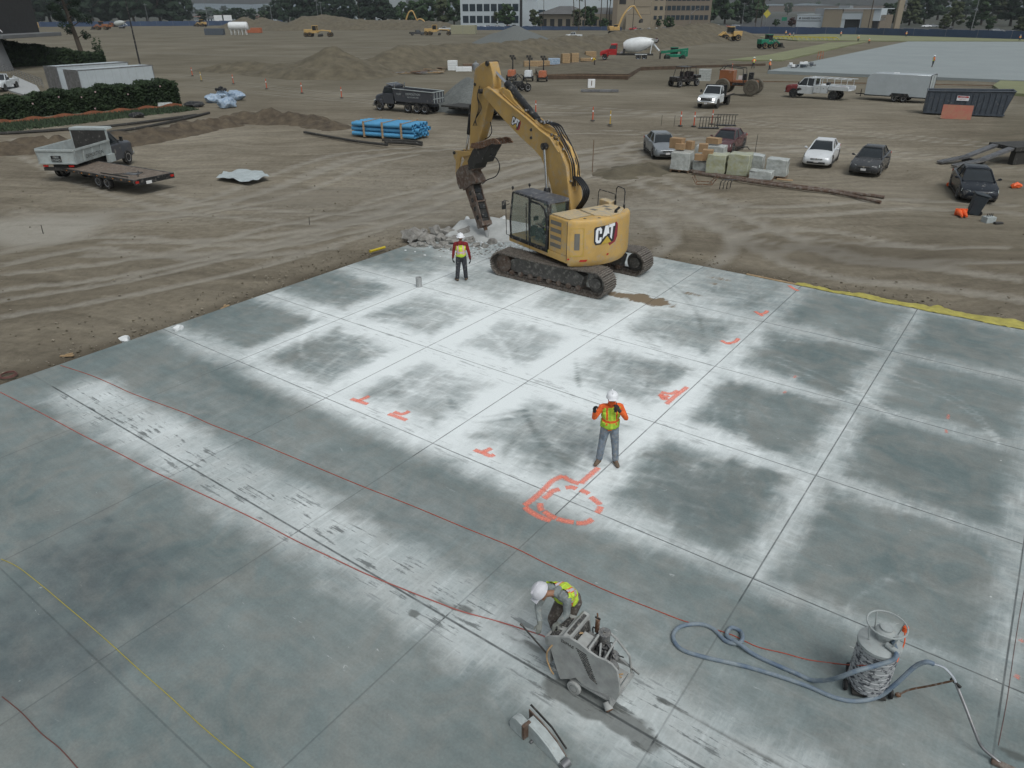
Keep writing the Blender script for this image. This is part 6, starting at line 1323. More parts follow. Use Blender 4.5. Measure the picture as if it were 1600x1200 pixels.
# wrapped pallets with cartons on top
mat('wrap_white',(.50,.52,.51),.25,var=.3,scale=5,c2=(.33,.35,.33),bump=.5); mat('wrap_yellow',(.42,.44,.36),.25,var=.3,scale=4,c2=(.36,.36,.22),bump=.6)
def pallet(px,py,sx,sy,h,m,label,rz=R(-28)):
    T=thing('wrapped_pallet',label,'pallet',gp(px,py),rz,'wrapped pallets in front of the parked cars')
    b=MB().use('old_wood')
    for k in range(3): b.bb(-sx/2+k*(sx/2-.05),-sx/2+k*(sx/2-.05)+.1,-sy/2,sy/2,0,.10)
    b.bb(-sx/2,sx/2,-sy/2,sy/2,.10,.14); b.build('pallet_base',T)
    b=MB().use(m); rings=[]
    for i in range(7):
        z=.14+h*i/6; k_=1-.03*i/6
        rings.append([Vector((x*k_+rr.uniform(-.03,.03),y*k_+rr.uniform(-.03,.03),z+(rr.uniform(-.03,.05) if i==6 else 0))) for x,y in [(-sx/2,-sy/2),(-sx/6,-sy/2-.02),(sx/6,-sy/2),(sx/2,-sy/2),(sx/2+.02,0),(sx/2,sy/2),(0,sy/2),(-sx/2,sy/2),(-sx/2-.02,0)]])
    b.loft(rings); b.build('wrapped_load',T,bevel=.02,smooth=30); return T
pallet(1067,266,1.2,1.1,1.0,'wrap_white','wrapped pallet at the left end, carton stack on top'); pallet(1100,268,1.1,1.0,.55,'wrap_white','low wrapped pallet carrying cartons, second from the left')
pallet(1122,272,1.15,1.1,1.1,'wrap_yellow','tall yellowish wrapped pallet, the left of two'); pallet(1156,275,1.25,1.2,1.2,'wrap_yellow','tall yellowish wrapped pallet, the right of two')
pallet(1182,270,.9,.9,.95,'wrap_white','narrow white wrapped pallet right of the tall yellowish ones'); pallet(1191,282,1.3,.9,.45,'wrap_white','low flat white wrapped pallet nearest the long pipes'); pallet(1215,277,1.2,1.0,.95,'wrap_white','torn white wrapped pallet at the right end')
pallet(1112,255,1.9,1.1,1.0,'wrap_white','wide wrapped pallet behind the cartons, by the maroon sedan')
for px,py,z,s_,lb in ((1057,262,1.14,(.8,.6,.62),'large carton on the leftmost wrapped pallet'),(1062,264,1.14,(.55,.5,.35),'small carton in front on the leftmost wrapped pallet'),(1077,263,1.1,(.42,.42,.5),'upright carton at the right corner of the leftmost pallet'),(1092,270,.69,(.5,.4,.36),'small carton on the low pallet'),(1105,270,.69,(.62,.55,.62),'large square carton on the low pallet'),(1098,262,.9,(.55,.5,.5),'carton standing behind the low pallet cartons'),(1114,254,1.14,(.85,.6,.35),'flat wide carton on the back pallet by the maroon sedan')):
    b=MB().use('cardboard'); b.box((0,0,s_[2]/2),s_); b.use('wood').box((0,0,s_[2]),(s_[0]*1.0,.05,.006)); one(b,'carton',lb,'carton',gp(px,py,z),R(rr.uniform(-40,-15)),'cartons on the wrapped pallets',bevel=.01)
b=MB().use('dark_steel'); b.tube([(-.4,-.2,.0),(-.4,-.2,.25),(.4,-.2,.3),(.5,.2,.1)],.03,5); b.tube([(-.4,.2,0),(-.4,.2,.2),(.4,.2,.25)],.03,5); one(b,'metal_rack','small dark metal rack on the right yellowish pallet','metal rack',gp(1154,273,1.3),R(-20))
b=MB().use('cardboard'); b.box((0,0,.03),(.9,.3,.03)); one(b,'flat_board','flat tan board lying by the long pipes right of the pallets','board',gp(1228,285,.02),R(-30))
# delineator posts
def delin(m_,label,px,py,h=1.1,g_='delineator posts on the lot'):
    T=thing('delineator_post',label,'delineator',gp(px,py,-.08),0,g_)
    b=MB().use('dark_steel'); b.lathe([(.22,0),(.22,.04),(.16,.07),(.05,.09)],n=10); b.build('base',T)
    b=MB().use(m_); b.cyl((0,0,.05),(0,0,h),.052,.04,n=10); b.cyl((0,0,h),(0,0,h+.10),.05,.03,n=8); b.use('white_plain'); b.cyl((0,0,h*.7),(0,0,h*.82),.054,n=10); b.build('post',T)
mat('delin_yellow',(.55,.36,.05),.5)
for px,py,lb in ((304,114,'orange post nearest the left dirt pile, farthest of the left row'),(368,127,'orange post right of the white sand bags'),(420,135,'orange post in the left row, third one'),(475,142,'orange post in the left row, fourth one'),(537,150,'orange post just left of the grey dump truck'),(840,176,'orange post seen just above the stick cylinder'),(929,188,'red orange post alone right of the excavator boom'),(1066,197,'red orange post, left of the pair before the bike racks'),(1087,198,'red orange post, right of the pair before the bike racks'),(1115,195,'red orange post standing behind the bike racks'),(1147,113,'distant orange post near the worker in yellow') ): delin('delin_orange',lb,px,py)
delin('delin_yellow','yellow post, leftmost of the row before the bike racks',956,195); delin('delin_yellow','yellow post in the left row behind the sand bags',318,122)
b=MB().use('old_wood'); b.box((0,0,.95),(.05,.05,2.0)); one(b,'wooden_stake','tall thin wooden stake standing on the dirt right of the excavator boom','stake',gp(928,266,-.15))
for px,py,h,lb in ((1181,248,1.6,'tall thin stake left of the black sedan'),(1036,196,.9,'thin stake left of the orange posts, above the silver sedan'),(1056,197,.9,'thin stake just left of the first orange post'),(485,345,.35,'short stake alone on the open dirt left of the yellow pipe'),(68,356,.4,'short stake in the pale patch at the left edge')): b=MB().use('dark_steel'); b.cyl((0,0,0),(.02,0,h),.018,n=5); one(b,'survey_stake',lb,'stake',gp(px,py,-.12),0,'thin survey stakes')
# bike racks
for px,py,lb in ((1110,201,'black bike rack, nearer and left of the two'),(1137,197,'black bike rack, farther and right of the two')):
    T=thing('bike_rack',lb,'bike rack',gp(px,py,-.08),R(-8),'black bike racks'); b=MB().use('black_paint'); b.box((0,0,.04),(1.7,.5,.06)); b.build('base',T)
    for k in range(7):
        x=-.75+k*.25; b=MB().use('black_paint'); b.tube([(x,.15,.05),(x,.12,.8),(x+.06,.0,.92),(x+.12,-.2,.90)],.028,5); b.build('hoop',T)
    b=MB().use('black_paint'); b.tube([(-1.1,.1,.88),(.95,.1,.9)],.03,5); b.build('top_rail',T)
b=MB().use('rust'); b.tube([(-.7,0,.55),(-.45,0,.12),(.45,0,.12),(.75,0,.6)],.03,5); b.tube([(-.6,.2,.6),(-.4,.2,.25),(.4,.2,.25),(.6,.2,.55)],.03,5); b.tube([(-.45,0,.12),(-.4,.2,.25)],.03,5); b.tube([(.45,0,.12),(.4,.2,.25)],.03,5); one(b,'rebar_chair','rusty bent rebar frame lying before the pallets','rebar frame',gp(1102,291),R(-10))
T=thing('rebar_hooks','row of dark bent rebar hooks standing before the long pipes','rebar hooks',gp(1136,295),R(5))
for k in range(4): b=MB().use('black_paint'); b.tube([(-.35+k*.2,0,0),(-.33+k*.2,0,.35),(-.22+k*.2,.05,.5),(.05+k*.2,.1,.52)],.025,5); b.build('hook',T)
# things round the black sedan
mat('bin_grey',(.035,.045,.055),.6); T=thing('rubbish_bin','dark wheeled rubbish bin tipped on its side before the black sedan','bin',gp(1521,337),R(160))
b=MB().use('bin_grey'); b.X=Matrix.Rotation(R(-12),4,'Y'); b.loft([[Vector((x,y,z)) for x,y in ((-.24,-.24),(.24,-.24),(.24,.24),(-.24,.24))] for z in (.02,)]+[[Vector((x*1.25,y*1.25,.98)) for x,y in ((-.24,-.24),(.24,-.24),(.24,.24),(-.24,.24))]]); b.build('container',T,bevel=.03); b=MB().use('bin_grey'); b.X=Matrix.Rotation(R(-12),4,'Y'); b.box((0.02,0,1.02),(.68,.66,.07)); b.box((-.36,0,1.0),(.08,.5,.06)); b.build('bin_lid',T,bevel=.02)
for s_ in (-1,1): wheel(T,(-.28,s_*.2,.12),.12,.06,'rubber','black_paint')
for px,py,lb,k in ((1490,293,'orange cloth heap left of the black sedan',0),(1590,296,'dim orange cloth heap right of the black sedan',1)): b=MB().use('orange_plastic'); b.blob((0,0,.12),(.30,.2,.17),2,.6,2,k); one(b,'orange_bag',lb,'bag',gp(px,py))
for px,py,lb in ((1502,341,'orange traffic cone lying, left of two'),(1509,341,'orange traffic cone lying, right of two')):
    T=thing('traffic_cone',lb,'traffic cone',gp(px,py),R(75),'pair of orange cones'); b=MB().use('orange_plastic'); b.cyl((-.35,0,.12),(.3,0,.17),.05,.15,n=12); b.build('cone',T); b=MB().use('orange_plastic'); b.box((.32,0,.17),(.04,.34,.34)); b.build('base',T)
b=MB().use('guard_pale'); b.box((0,0,.15),(.5,.36,.3)); 
for k in range(4): b.use('black_paint').cyl((-.15+k*.1,0,.3),(-.15+k*.1,0,.45),.02,n=6)
one(b,'tool_crate','pale crate of tools on the dirt below the rubbish bin','crate',gp(1546,350),.2); b=MB().use('dark_steel'); b.box((0,0,.06),(.4,.2,.12)); one(b,'metal_block','small dark metal block right of the tool crate','block',gp(1562,353),.1,bevel=.02)
T=thing('loading_ramp_trailer','grey lowered trailer ramp reaching in at the right edge','trailer ramp',gp(1552,262),R(12)); b=MB().use('steel')
for s_ in (0,1.3):
    b.prism([(-2.6,.02),(-.6,.28),(-.5,.42),(-2.6,.12)],'y',s_,s_+.5); b.prism([(-.6,.30),(1.5,.95),(1.5,1.1),(-.5,.46)],'y',s_,s_+.5)
    for k in range(9): b.box((-2.4+k*.22,s_+.25,.14+k*.032),(.05,.5,.05))
pieces(b,'ramp_leaf',T); b=MB().use('dark_steel'); b.box((-.6,.9,.15),(.15,1.8,.3)); b.bb(1.4,5.5,-.1,2.1,.85,1.1); b.bb(1.6,2.6,0,.4,-.0,.8); b.build('ramp_support',T)
# white plastic sheet
mat('sheet_white',(.42,.47,.48),.4,var=.25,scale=2,bump=.4); pts=[(340,276),(352,268),(385,264),(412,268),(424,275),(405,280),(392,284),(372,281),(362,279)]
P=[gp(*p) for p in pts]; c=sum(P,Vector())/len(P); bm=bmesh.new(); vs=[bm.verts.new(p-c) for p in P]; bm.faces.new(vs); bmesh.ops.triangulate(bm,faces=bm.faces)
for _ in range(4): bmesh.ops.subdivide_edges(bm,edges=[e for e in bm.edges if e.calc_length()>.25],cuts=1)
bmesh.ops.triangulate(bm,faces=bm.faces)
for v in bm.verts: v.co.z=.16+.14*mnoise.noise(v.co*1.8)
me=bpy.data.meshes.new('tarp'); bm.to_mesh(me); bm.free(); me.materials.append(MATS['sheet_white']); o=bpy.data.objects.new('tarp',me); col.objects.link(o); o.location=(c.x,c.y,-.06); tag(o,'crumpled white plastic sheet lying alone on the dirt','plastic sheet')
# sand bags by the left berm
mat('bag_blue',(.42,.50,.58),.5,var=.3,scale=5,c2=(.16,.24,.36)); 
for i,(px,py,r_,lb) in enumerate(((338,156,.85,'pale bulk bag, leftmost of the heap'),(359,164,.95,'pale blue striped bulk bag, nearest and lowest'),(352,152,.9,'pale bulk bag carrying the black coil'),(372,152,.95,'pale bulk bag at the right of the heap'))):
    b=MB().use('bag_blue'); b.blob((0,0,r_*.5),(r_*1.05,r_*.9,r_*.62),3,.35,1.6,i,flat=-r_*.45); one(b,'bulk_bag',lb,'bulk bag',gp(px,py),i,'bulk bags of sand')
b=MB().use('black_paint'); 
for k in range(5): b.blob((-.5+k*.25,0,.1),(.18,.2,.2),1)
b.blob((0,.1,.3),(.3,.2,.15),1); one(b,'black_bundle','black coiled bundle on top of the bulk bags','bundle',gp(351,153,1.0)); b=MB().use('wrap_white'); b.box((0,0,.25),(1.6,1.1,.5),taper=.85); one(b,'wrapped_bundle','pale wrapped bundle by the end of the silt fence','bundle',gp(262,163),.5,bevel=.05)
b=MB().use('black_paint'); b.blob((0,0,.25),(1.0,.6,.35),2,.4,2,3,flat=-.2); one(b,'black_tarp','black tarp heap by the silt fence','tarp',gp(308,162)); b=MB().use('black_paint'); b.blob((0,0,.2),(.7,.4,.3),2,.5,2,4,flat=-.2); one(b,'black_tarp','small black tarp heap among the pipes below the hedge','tarp',gp(218,178))

# clods, pebbles and chips strewn over the dirt near the slab
mat('clod',(.25,.22,.17),.95,var=.3,scale=6); rc=random.Random(21); b=MB().use('dirt_berm')
for k in range(1500):
    if k<1000: t=rc.random(); p=l2w(-21.6-abs(rc.gauss(0,1.0)),-2+26*t) if k%2 else l2w(-21+29*t,26.5+abs(rc.gauss(0,.8)))
    else: g=G(rc.uniform(-50,1650),250+290*rc.random()**1.2); p=g
    la,lb=w2l(p.x,p.y)
    if -21.45<la and lb<26.3: continue
    r_=rc.uniform(.012,.035)*(1.15 if k>1000 else 1)*rc.uniform(.7,1.5); b.use(('clod','dirt_pile','clod')[k%3]); b.blob((p.x,p.y,-.10),(r_*1.2,r_,r_*.7),1,.6,2,k)
o=b.build('clods',smooth=0); tag(o,kind='stuff')
b=MB()
for k in range(420): 
    q_=L(rc.gauss(760,45),rc.gauss(385,9)); r_=rc.uniform(.015,.05); p=l2w(*q_,.01); b.use(('broken_concrete','white_paint')[k%2]); b.blob(p,(r_*1.3,r_,r_*.6),1,.6,2,k)
o=b.build('concrete_chips',smooth=0); tag(o,kind='stuff')
# ================================================================ FOLIAGE
def leaf_mat(name,a,b,sc=.35):
    m=mat(name,a,.85,var=.5,scale=sc,c2=b,spec=.15); return m
leaf_mat('leaf_dark',(.030,.050,.028),(.012,.022,.014)); leaf_mat('leaf_mid',(.050,.085,.035),(.020,.036,.018)); leaf_mat('leaf_olive',(.080,.095,.045),(.035,.045,.024)); leaf_mat('leaf_red',(.085,.045,.035),(.04,.022,.02)); leaf_mat('leaf_hedge',(.040,.062,.030),(.014,.022,.013),1.2)
mat('bark',(.085,.068,.052),.9,var=.4,scale=2); mat('flower_pink',(.42,.30,.30),.7)
def leaves(mb,centres,n,leaf,rnd):
    """small leaf clump faces scattered round each centre (c, radius)"""
    for c,r in centres:
        for _ in range(n):
            u=Vector((rnd.gauss(0,1),rnd.gauss(0,1),rnd.gauss(0,1))).normalized(); p=Vector(c)+Vector((u.x,u.y,u.z*.8))*r*(rnd.random()**.35)
            a=Vector((rnd.gauss(0,1),rnd.gauss(0,1),rnd.gauss(0,1))).normalized(); b=a.cross(u+Vector((.01,.2,.1))); b=b.normalized() if b.length>1e-4 else a.orthogonal(); s_=leaf*rnd.uniform(.6,1.4)
            mb.add([p-a*s_*.5,p+b*s_*.35,p+a*s_*.5,p-b*s_*.35],[(0,1,2,3)])
_TREES={}
def tree_proto(kind,seed):
    rnd=random.Random(seed*17+len(kind)); T=bpy.data.objects.new('proto',None)
    b=MB().use('bark'); C=[]
    if kind=='palm':
        b.tube([(0,0,0),(.03,0,.5),(.0,.02,.93)],lambda t:.016-.004*t,6); 
    else:
        hgt={'cone':.9,'round':.55,'tall':.75}[kind]; b.tube([(0,0,0),(.02,.01,hgt*.5),(0,0,hgt)],lambda t:.035*(1-t*.75),7)
        for k in range(6):
            a=rnd.uniform(0,6.28); z=rnd.uniform(.25,.6)*hgt/.7; b.tube([(0,0,z),(math.cos(a)*.14,math.sin(a)*.14,z+.12),(math.cos(a)*.24,math.sin(a)*.24,z+.22)],lambda t:.014*(1-t*.6),5)
    tr=b.build('trunk',T)
    m_={'cone':'leaf_dark','round':'leaf_mid','tall':'leaf_olive','palm':'leaf_mid'}[kind]
    b=MB().use(m_)
    if kind=='palm':
        for k in range(16):
            a=k*.393+rnd.uniform(-.1,.1); el=rnd.uniform(-.5,.9); P=[Vector((0,0,.93))+Vector((math.cos(a)*s_,math.sin(a)*s_,s_*el-s_*s_*5))*1.0 for s_ in (0,.04,.08,.12)]
            for i in range(3):
                w_=.014; n_=Vector((-math.sin(a),math.cos(a),0))*w_; b.add([P[i]-n_,P[i]+n_,P[i+1]+n_*.7,P[i+1]-n_*.7],[(0,1,2,3)])
    else:
        N={'cone':58,'round':56,'tall':54}[kind]
        for k in range(N):
            if kind=='cone': z=rnd.uniform(.12,.97); R_=.30*(1-z)**.55+.04
            elif kind=='round': z=rnd.uniform(.22,.98); R_=.40*math.sqrt(max(.02,1-((z-.6)/.42)**2))
            else: z=rnd.uniform(.2,.98); R_=.27*math.sqrt(max(.05,1-((z-.6)/.45)**2))*rnd.uniform(.7,1.2)
            a=rnd.uniform(0,6.28); r_=R_*rnd.uniform(.35,1.0); C.append(((math.cos(a)*r_,math.sin(a)*r_,z),rnd.uniform(.06,.12)))
        leaves(b,C,44,.055,rnd)
        for c,r in C: b.blob(c,(r*1.0,r*1.0,r*.85),1,.8,2.5,int(c[2]*99))
    b.build('crown',T,smooth=0)
    return T
def tree(px,py,hpx,kind,label,wk=1.0,group='trees beyond the site fence',seed=None,cat='tree',name='tree',foliage=None,hm=None):
    g=G(px,py); s_=(hm if hm else hpx/ppm(py)); key=(kind,(seed if seed is not None else int(px))%4)
    if key not in _TREES: _TREES[key]=tree_proto(kind,key[1]); first=True
    T=bpy.data.objects.new(name,None); col.objects.link(T); T.location=(g.x,g.y,-.2); T.rotation_euler=(0,0,px*.7); T.scale=(s_*wk,s_*wk,s_)
    for ch in _TREES[key].children:
        c=ch.copy(); col.objects.link(c); c.parent=T; c.name=ch.name.split('.')[0]
        if foliage and c.name.startswith('crown'): c.material_slots[0].link='OBJECT'; c.material_slots[0].material=MATS[foliage]
    return tag(T,label,cat,group)
S_=[(28,40,50,'round'),(62,33,52,'tall'),(84,33,50,'cone'),(104,34,56,'round'),(128,34,50,'cone'),(150,34,54,'tall'),(172,33,50,'round'),(193,33,56,'cone'),(214,34,52,'round'),(236,33,50,'tall'),(256,33,56,'round'),(274,33,50,'cone'),(289,32,40,'round')]
D_=['tallest dark','dark','bushy dark','loose dark']
where=['behind the canopy column at the left edge','just right of the canopy column','left of the big tree with the bare trunk','above the bare trunk tree','right of the bare trunk tree','left of the far mixer drum','behind the far mixer drum','right of the far mixer drum','left of the thin black lamp post','at the top of the thin black lamp post','between the lamp post and the leaning pale pole','behind the leaning pale pole','last of the left group of dark trees']
for i,(x,y,h,k) in enumerate(S_): tree(x,y,h,k,D_[i%4]+' tree '+where[i],1.15,foliage='leaf_dark')
S_=[(440,33,30,'round'),(455,34,36,'cone'),(474,34,38,'round'),(492,34,37,'cone'),(511,34,38,'round'),(530,34,35,'cone'),(549,34,34,'round'),(572,35,38,'cone'),(590,35,40,'round'),(608,35,34,'cone'),(622,35,22,'round')]
o_=['first','second','third','fourth','fifth','sixth','seventh','eighth','ninth','tenth','last']
for i,(x,y,h,k) in enumerate(S_): tree(x,y,h,k,'dark evergreen in the long row behind the wide dirt pile, %s from the left'%o_[i],1.1,foliage='leaf_dark')
for x,y,h,k,lb,w_ in ((636,37,30,'round','olive green tree behind the far excavator, left one',1.2),(655,38,33,'round','olive green tree between the two far excavators',1.2),(676,39,38,'round','tall green tree left of the white office',1.15),(697,40,36,'tall','loose green tree left of the white office windows',1.3),(714,40,38,'round','green tree at the left corner of the white office',1.0),(738,41,24,'round','small tree in front of the first white office windows',.9),(780,42,22,'tall','slim tree before the white office',1.1),(796,43,32,'round','large tree before the middle of the white office',1.1),(819,42,18,'round','round clipped tree at the right end of the white office',1.1),(838,43,24,'tall','tree at the left end of the hip roofed building',1.2),(849,43,16,'round','clipped tree in front of the hip roofed building, left',1.2),(880,43,17,'round','clipped tree in front of the hip roofed building, middle',1.2),(905,45,26,'tall','tree right of the hip roofed building entrance',1.2),(926,46,32,'round','big tree at the right end of the hip roofed building',1.1),(948,47,16,'round','small dark shrub tree by the tan tower',1.1),(1031,46,20,'round','small tree at the foot of the tan apartments',1.0),(1048,47,18,'round','round green tree below the apartments',1.3),(1066,45,42,'round','big dark tree in front of the apartments',1.1),(1090,44,36,'tall','dark tree right of the apartments, before the street lamp',1.3),(1112,40,40,'round','dark tree behind the street lamp arm',1.1),(1136,40,48,'round','large dark tree right of the street lamp, left one',1.1),(1162,39,50,'cone','large dark tree right of the street lamp, middle one',1.3),(1184,38,46,'round','large dark tree right of the street lamp, right one',1.1),(1234,26,19,'round','lone round tree far behind the yellow sign',1.1),(1216,44,11,'round','green shrub tree left of the bank building',1.5),(1268,19,15,'round','tree behind the left roof of the bank',1.2),(1281,19,17,'round','dark tree behind the bank roof',1.2),(1312,20,14,'round','tree behind the middle of the bank roof',1.3),(1328,20,13,'round','tree behind the right half of the bank roof',1.3)): tree(x,y,h,k,lb,w_)
for x,y,h,lb in ((1240,45,14,'reddish shrub tree left of the bank sign'),(1284,47,12,'dark red shrub tree at the corner of the bank'),(1332,46,11,'red shrub in the bank entrance')): tree(x,y,h,'round',lb,1.1,foliage='leaf_red')
S_=[(1388,46,34),(1402,40,30),(1424,44,40),(1446,42,46),(1468,36,48),(1492,46,38),(1512,34,44),(1536,44,48),(1560,38,52),(1582,46,56),(1605,44,60),(1478,50,22),(1520,52,22),(1548,53,20),(1596,56,24)]
w_=['beside the bank right wall','behind the thick pale pylon','right of the pale pylon','above the parked white truck','behind the parked white truck','left of the two white vans','behind the two white vans','right of the two white vans','behind the leaning grey pole','near the right edge of the photo','at the right edge of the photo','low by the blue fence, left','low by the blue fence, second','low by the blue fence, third','low by the blue fence, at the edge']
for i,(x,y,h) in enumerate(S_): tree(x,y,h,('round','tall','cone')[i%3],'dark tree '+w_[i],1.3,foliage=('leaf_dark','leaf_mid','leaf_olive')[i%3])
for x,y,h,lb in ((899,47,52,'leftmost palm by the hip roofed building'),(908,48,50,'second palm by the hip roofed building'),(916,47,54,'third palm by the hip roofed building'),(941,46,50,'palm at the right of the hip roofed building'),(950,46,52,'palm just left of the tan tower'),(956,46,49,'palm against the edge of the tan tower')): tree(x,y,h,'palm',lb,1.0,seed=x)
# near tree at the left with a bare trunk
T=thing('pine_tree','dark pine with a bare leaning trunk beyond the white box trailers','tree',gp(133,84),0); H0=16.5
b=MB().use('bark'); b.tube([(0,0,0),(-.4,0,4),(-1.0,.2,8),(-1.5,.2,12.5),(-1.6,.3,15.5)],lambda t:.55*(1-t*.7),10)
C=[]
rnd=random.Random(3)
for k in range(15):
    z=3.6+k*.80; a=k*2.4; ln=rnd.uniform(2.2,4.4) if k>3 else rnd.uniform(2.2,3.4); x0=-.1*z; p0=Vector((x0,0,z)); p1=p0+Vector((math.cos(a)*ln,math.sin(a)*ln,rnd.uniform(.1,1.2))); b.tube([p0,(p0+p1)/2+Vector((0,0,.35)),p1],lambda t:.13*(1-t*.7),6)
    for q in range(6 if k>3 else 3): C.append((p0+(p1-p0)*rnd.uniform(.45,1.1)+Vector((rnd.uniform(-.7,.7),rnd.uniform(-.7,.7),rnd.uniform(-.2,.5))),rnd.uniform(.55,1.0)))
b.build('trunk',T); b=MB().use('leaf_dark'); leaves(b,C,90,.30,rnd); b.build('crown',T,smooth=0)
def hedge(label,A_,B_,th,ht,n,leaf,flowers=0,seed=1,h1=None):
    d=B_-A_; L_=d.length; az=math.atan2(d.y,d.x); rnd=random.Random(seed); h1=h1 or ht
    T=thing('hedge',label,'hedge',(A_.x,A_.y,-.1),az)
    hh=lambda t: (ht+(h1-ht)*t)
    b=MB().use('leaf_hedge'); rings=[]
    for i in range(26):
        t=i/25; x=t*L_; k=1 if 0<i<25 else .6; rings.append([Vector((x,y*k+rnd.uniform(-.1,.1),max(0,z*k*hh(t)+rnd.uniform(-.12,.12)))) for y,z in ((0.1,0),(.0,.5),(.15,.9),(th*.5,.97),(th-.1,.88),(th,.4),(th,0))])
    b.loft(rings); b.build('stems',T)
    b=MB().use('leaf_hedge')
    for _ in range(n):
        t=rnd.random(); x=t*L_; f=rnd.random(); H_=hh(t)*(1+.06*math.sin(x*1.3)+.05*math.sin(x*3.1))
        if f<.55: p=Vector((x,rnd.uniform(-.25,.12),rnd.uniform(0,H_)))
        elif f<.92: p=Vector((x,rnd.uniform(-.1,th),H_+rnd.uniform(-.22,.14)))
        else: p=Vector((L_+rnd.uniform(-.1,.3),rnd.uniform(0,th),rnd.uniform(0,H_)))
        a=Vector((rnd.gauss(0,1),rnd.gauss(0,1),rnd.gauss(0,1))).normalized(); c_=a.orthogonal().normalized(); s_=leaf*rnd.uniform(.5,1.3)
        b.add([p-a*s_,p+c_*s_*.6,p+a*s_,p-c_*s_*.6],[(0,1,2,3)])
    if flowers:
        b.use('flower_pink')
        for _ in range(flowers): 
            x=rnd.random()*L_; p=Vector((x,-.28,rnd.uniform(.3,hh(x/L_)*.95))); s_=.07; b.add([p+Vector((-s_,0,-s_)),p+Vector((s_,0,-s_)),p+Vector((s_,0,s_)),p+Vector((-s_,0,s_))],[(0,1,2,3)])
    b.build('leaves',T,smooth=0); return T
hedge('long flowering hedge in front of the white box trailers',gp(-12,182),gp(283,158),2.2,1.75,14000,.16,8,4,2.35)
hedge('dark sloping hedge bank behind the white box trailers',gp(18,99),gp(168,92),4,4.2,5200,.30,0,5,1.3)
# weeds and silt fence
mat('silt_orange',(.27,.095,.045),.7,var=.4,scale=1.5); mat('weed',(.060,.090,.045),.9,var=.5,scale=1.5,c2=(.03,.045,.028))
b=MB().use('silt_orange'); A_,B_=gp(-10,190),gp(287,163); n=60
for i in range(n):
    t0,t1=i/n,(i+1)/n; p,q=A_+(B_-A_)*t0,A_+(B_-A_)*t1; h0,h1=.42+.10*math.sin(i*.7),.42+.10*math.sin((i+1)*.7); b.add([p,q,q+Vector((0,.12,max(.1,h1))),p+Vector((0,.12,max(.1,h0))),p+Vector((0,.03,0)),q+Vector((0,.03,0)),q+Vector((0,.15,max(.1,h1))),p+Vector((0,.15,max(.1,h0)))],[(0,1,2,3),(4,7,6,5),(3,2,6,7)])
o=b.build('silt_fence'); tag(o,'sagging orange silt fence along the foot of the long hedge','silt fence')
rnd=random.Random(8); b=MB().use('weed')
for _ in range(9000):
    t=rnd.random(); w_=rnd.random()**1.3; p=A_+(B_-A_)*t+Vector((rnd.uniform(-.3,.3)+w_*2.5,-.2-w_*(4.8-3*t),0)); h=rnd.uniform(.12,.42)*(1-w_*.4); a=rnd.uniform(0,3.1); u=Vector((math.cos(a),math.sin(a),0))*.07; l_=Vector((rnd.uniform(-.15,.15),rnd.uniform(-.15,.15),h)); b.add([p-u,p+u,p+l_],[(0,1,2)])
o=b.build('weeds',smooth=0); tag(o,kind='stuff')

# ================================================================ LEFT SIDE: trailers, lamp post, canopy, pickup
def box_trailer(p1,p2,label,back):
    a=G(*p1,3.25);c=G(*p2,3.25); u_=(c-a); L_=u_.length; az=math.atan2(u_.y,u_.x); T=thing('box_trailer',label,'trailer',(a.x,a.y,-.1),az,'white box trailers behind the hedge')
    b=MB().use('box_white'); b.bb(0,L_,0,2.5,.8,3.33); b.build('box',T,bevel=.04); b=MB().use('steel'); 
    for x in (-.01,L_-.08): b.bb(x,x+.1,-.02,2.52,.75,3.36)
    b.bb(0,L_,-.015,.02,3.26,3.36); b.build('corner_trim',T); b=MB().use('grey_paint')
    for x in range(1,int(L_)): b.bb(x-.006,x+.006,-.006,.0,.85,3.25)
    b.build('panel_seams',T,smooth=0); b=MB().use('dark_steel'); b.bb(.3,L_-.3,.5,2.0,.5,.8); b.build('chassis',T); wheels_=[(1.5,.25),(1.5,2.25),(L_-1.5,.25),(L_-1.5,2.25)]
    for x,y in wheels_: wheel(T,(x,y,.4),.4,.25)
    return T
box_trailer((123,105),(241,97.5),'white box trailer, nearer one right behind the hedge',0); box_trailer((90,99),(203,92.5),'white box trailer, farther one behind the hedge',0)
T=thing('lamp_post','thin black lamp post rising behind the hedge','lamp post',gp(229,128),0); b=MB().use('black_paint'); b.cyl((0,0,0),(0,0,11.5),.13,.07,n=10); b.build('pole',T); b=MB().use('black_paint'); b.tube([(0,0,11.3),(.3,0,11.6),(.9,0,11.65)],.04,6); b.box((1.1,0,11.6),(.7,.3,.12)); b.build('lamp_head',T)
T=thing('building','grey concrete building canopy with a tapered column at the left edge','building',gp(8,104),0)
mat('conc_grey',(.14,.145,.15),.85,var=.15,scale=.5); mat('fac_dark',(.035,.035,.036),.8,var=.3)
b=MB().use('conc_grey'); b.loft([[Vector((x,y,0)) for x,y in ((-1.2,-1),(1.3,-1),(1.3,1),(-1.2,1))],[Vector((x,y,4.9)) for x,y in ((-1.2,-1),(.5,-1),(.5,1),(-1.2,1))]]); b.build('column',T); b=MB().use('conc_grey'); b.bb(-14,2.6,-1.5,16,4.9,5.5); b.build('canopy',T,bevel=.05); b=MB().use('fac_dark'); b.bb(-14,-1.4,3,16,5.5,17); b.build('wall',T)
b=MB().use('conc_grey')
for k in range(6): b.bb(-12+k*1.9,-11.8+k*1.9,2.85,3.0,5.5,16.5)
b.build('facade_fins',T); b=MB().use('steel'); b.tube([(.6,-1,8.2),(2.5,-1,5.9)],.08,6); b.build('stay_rod',T)
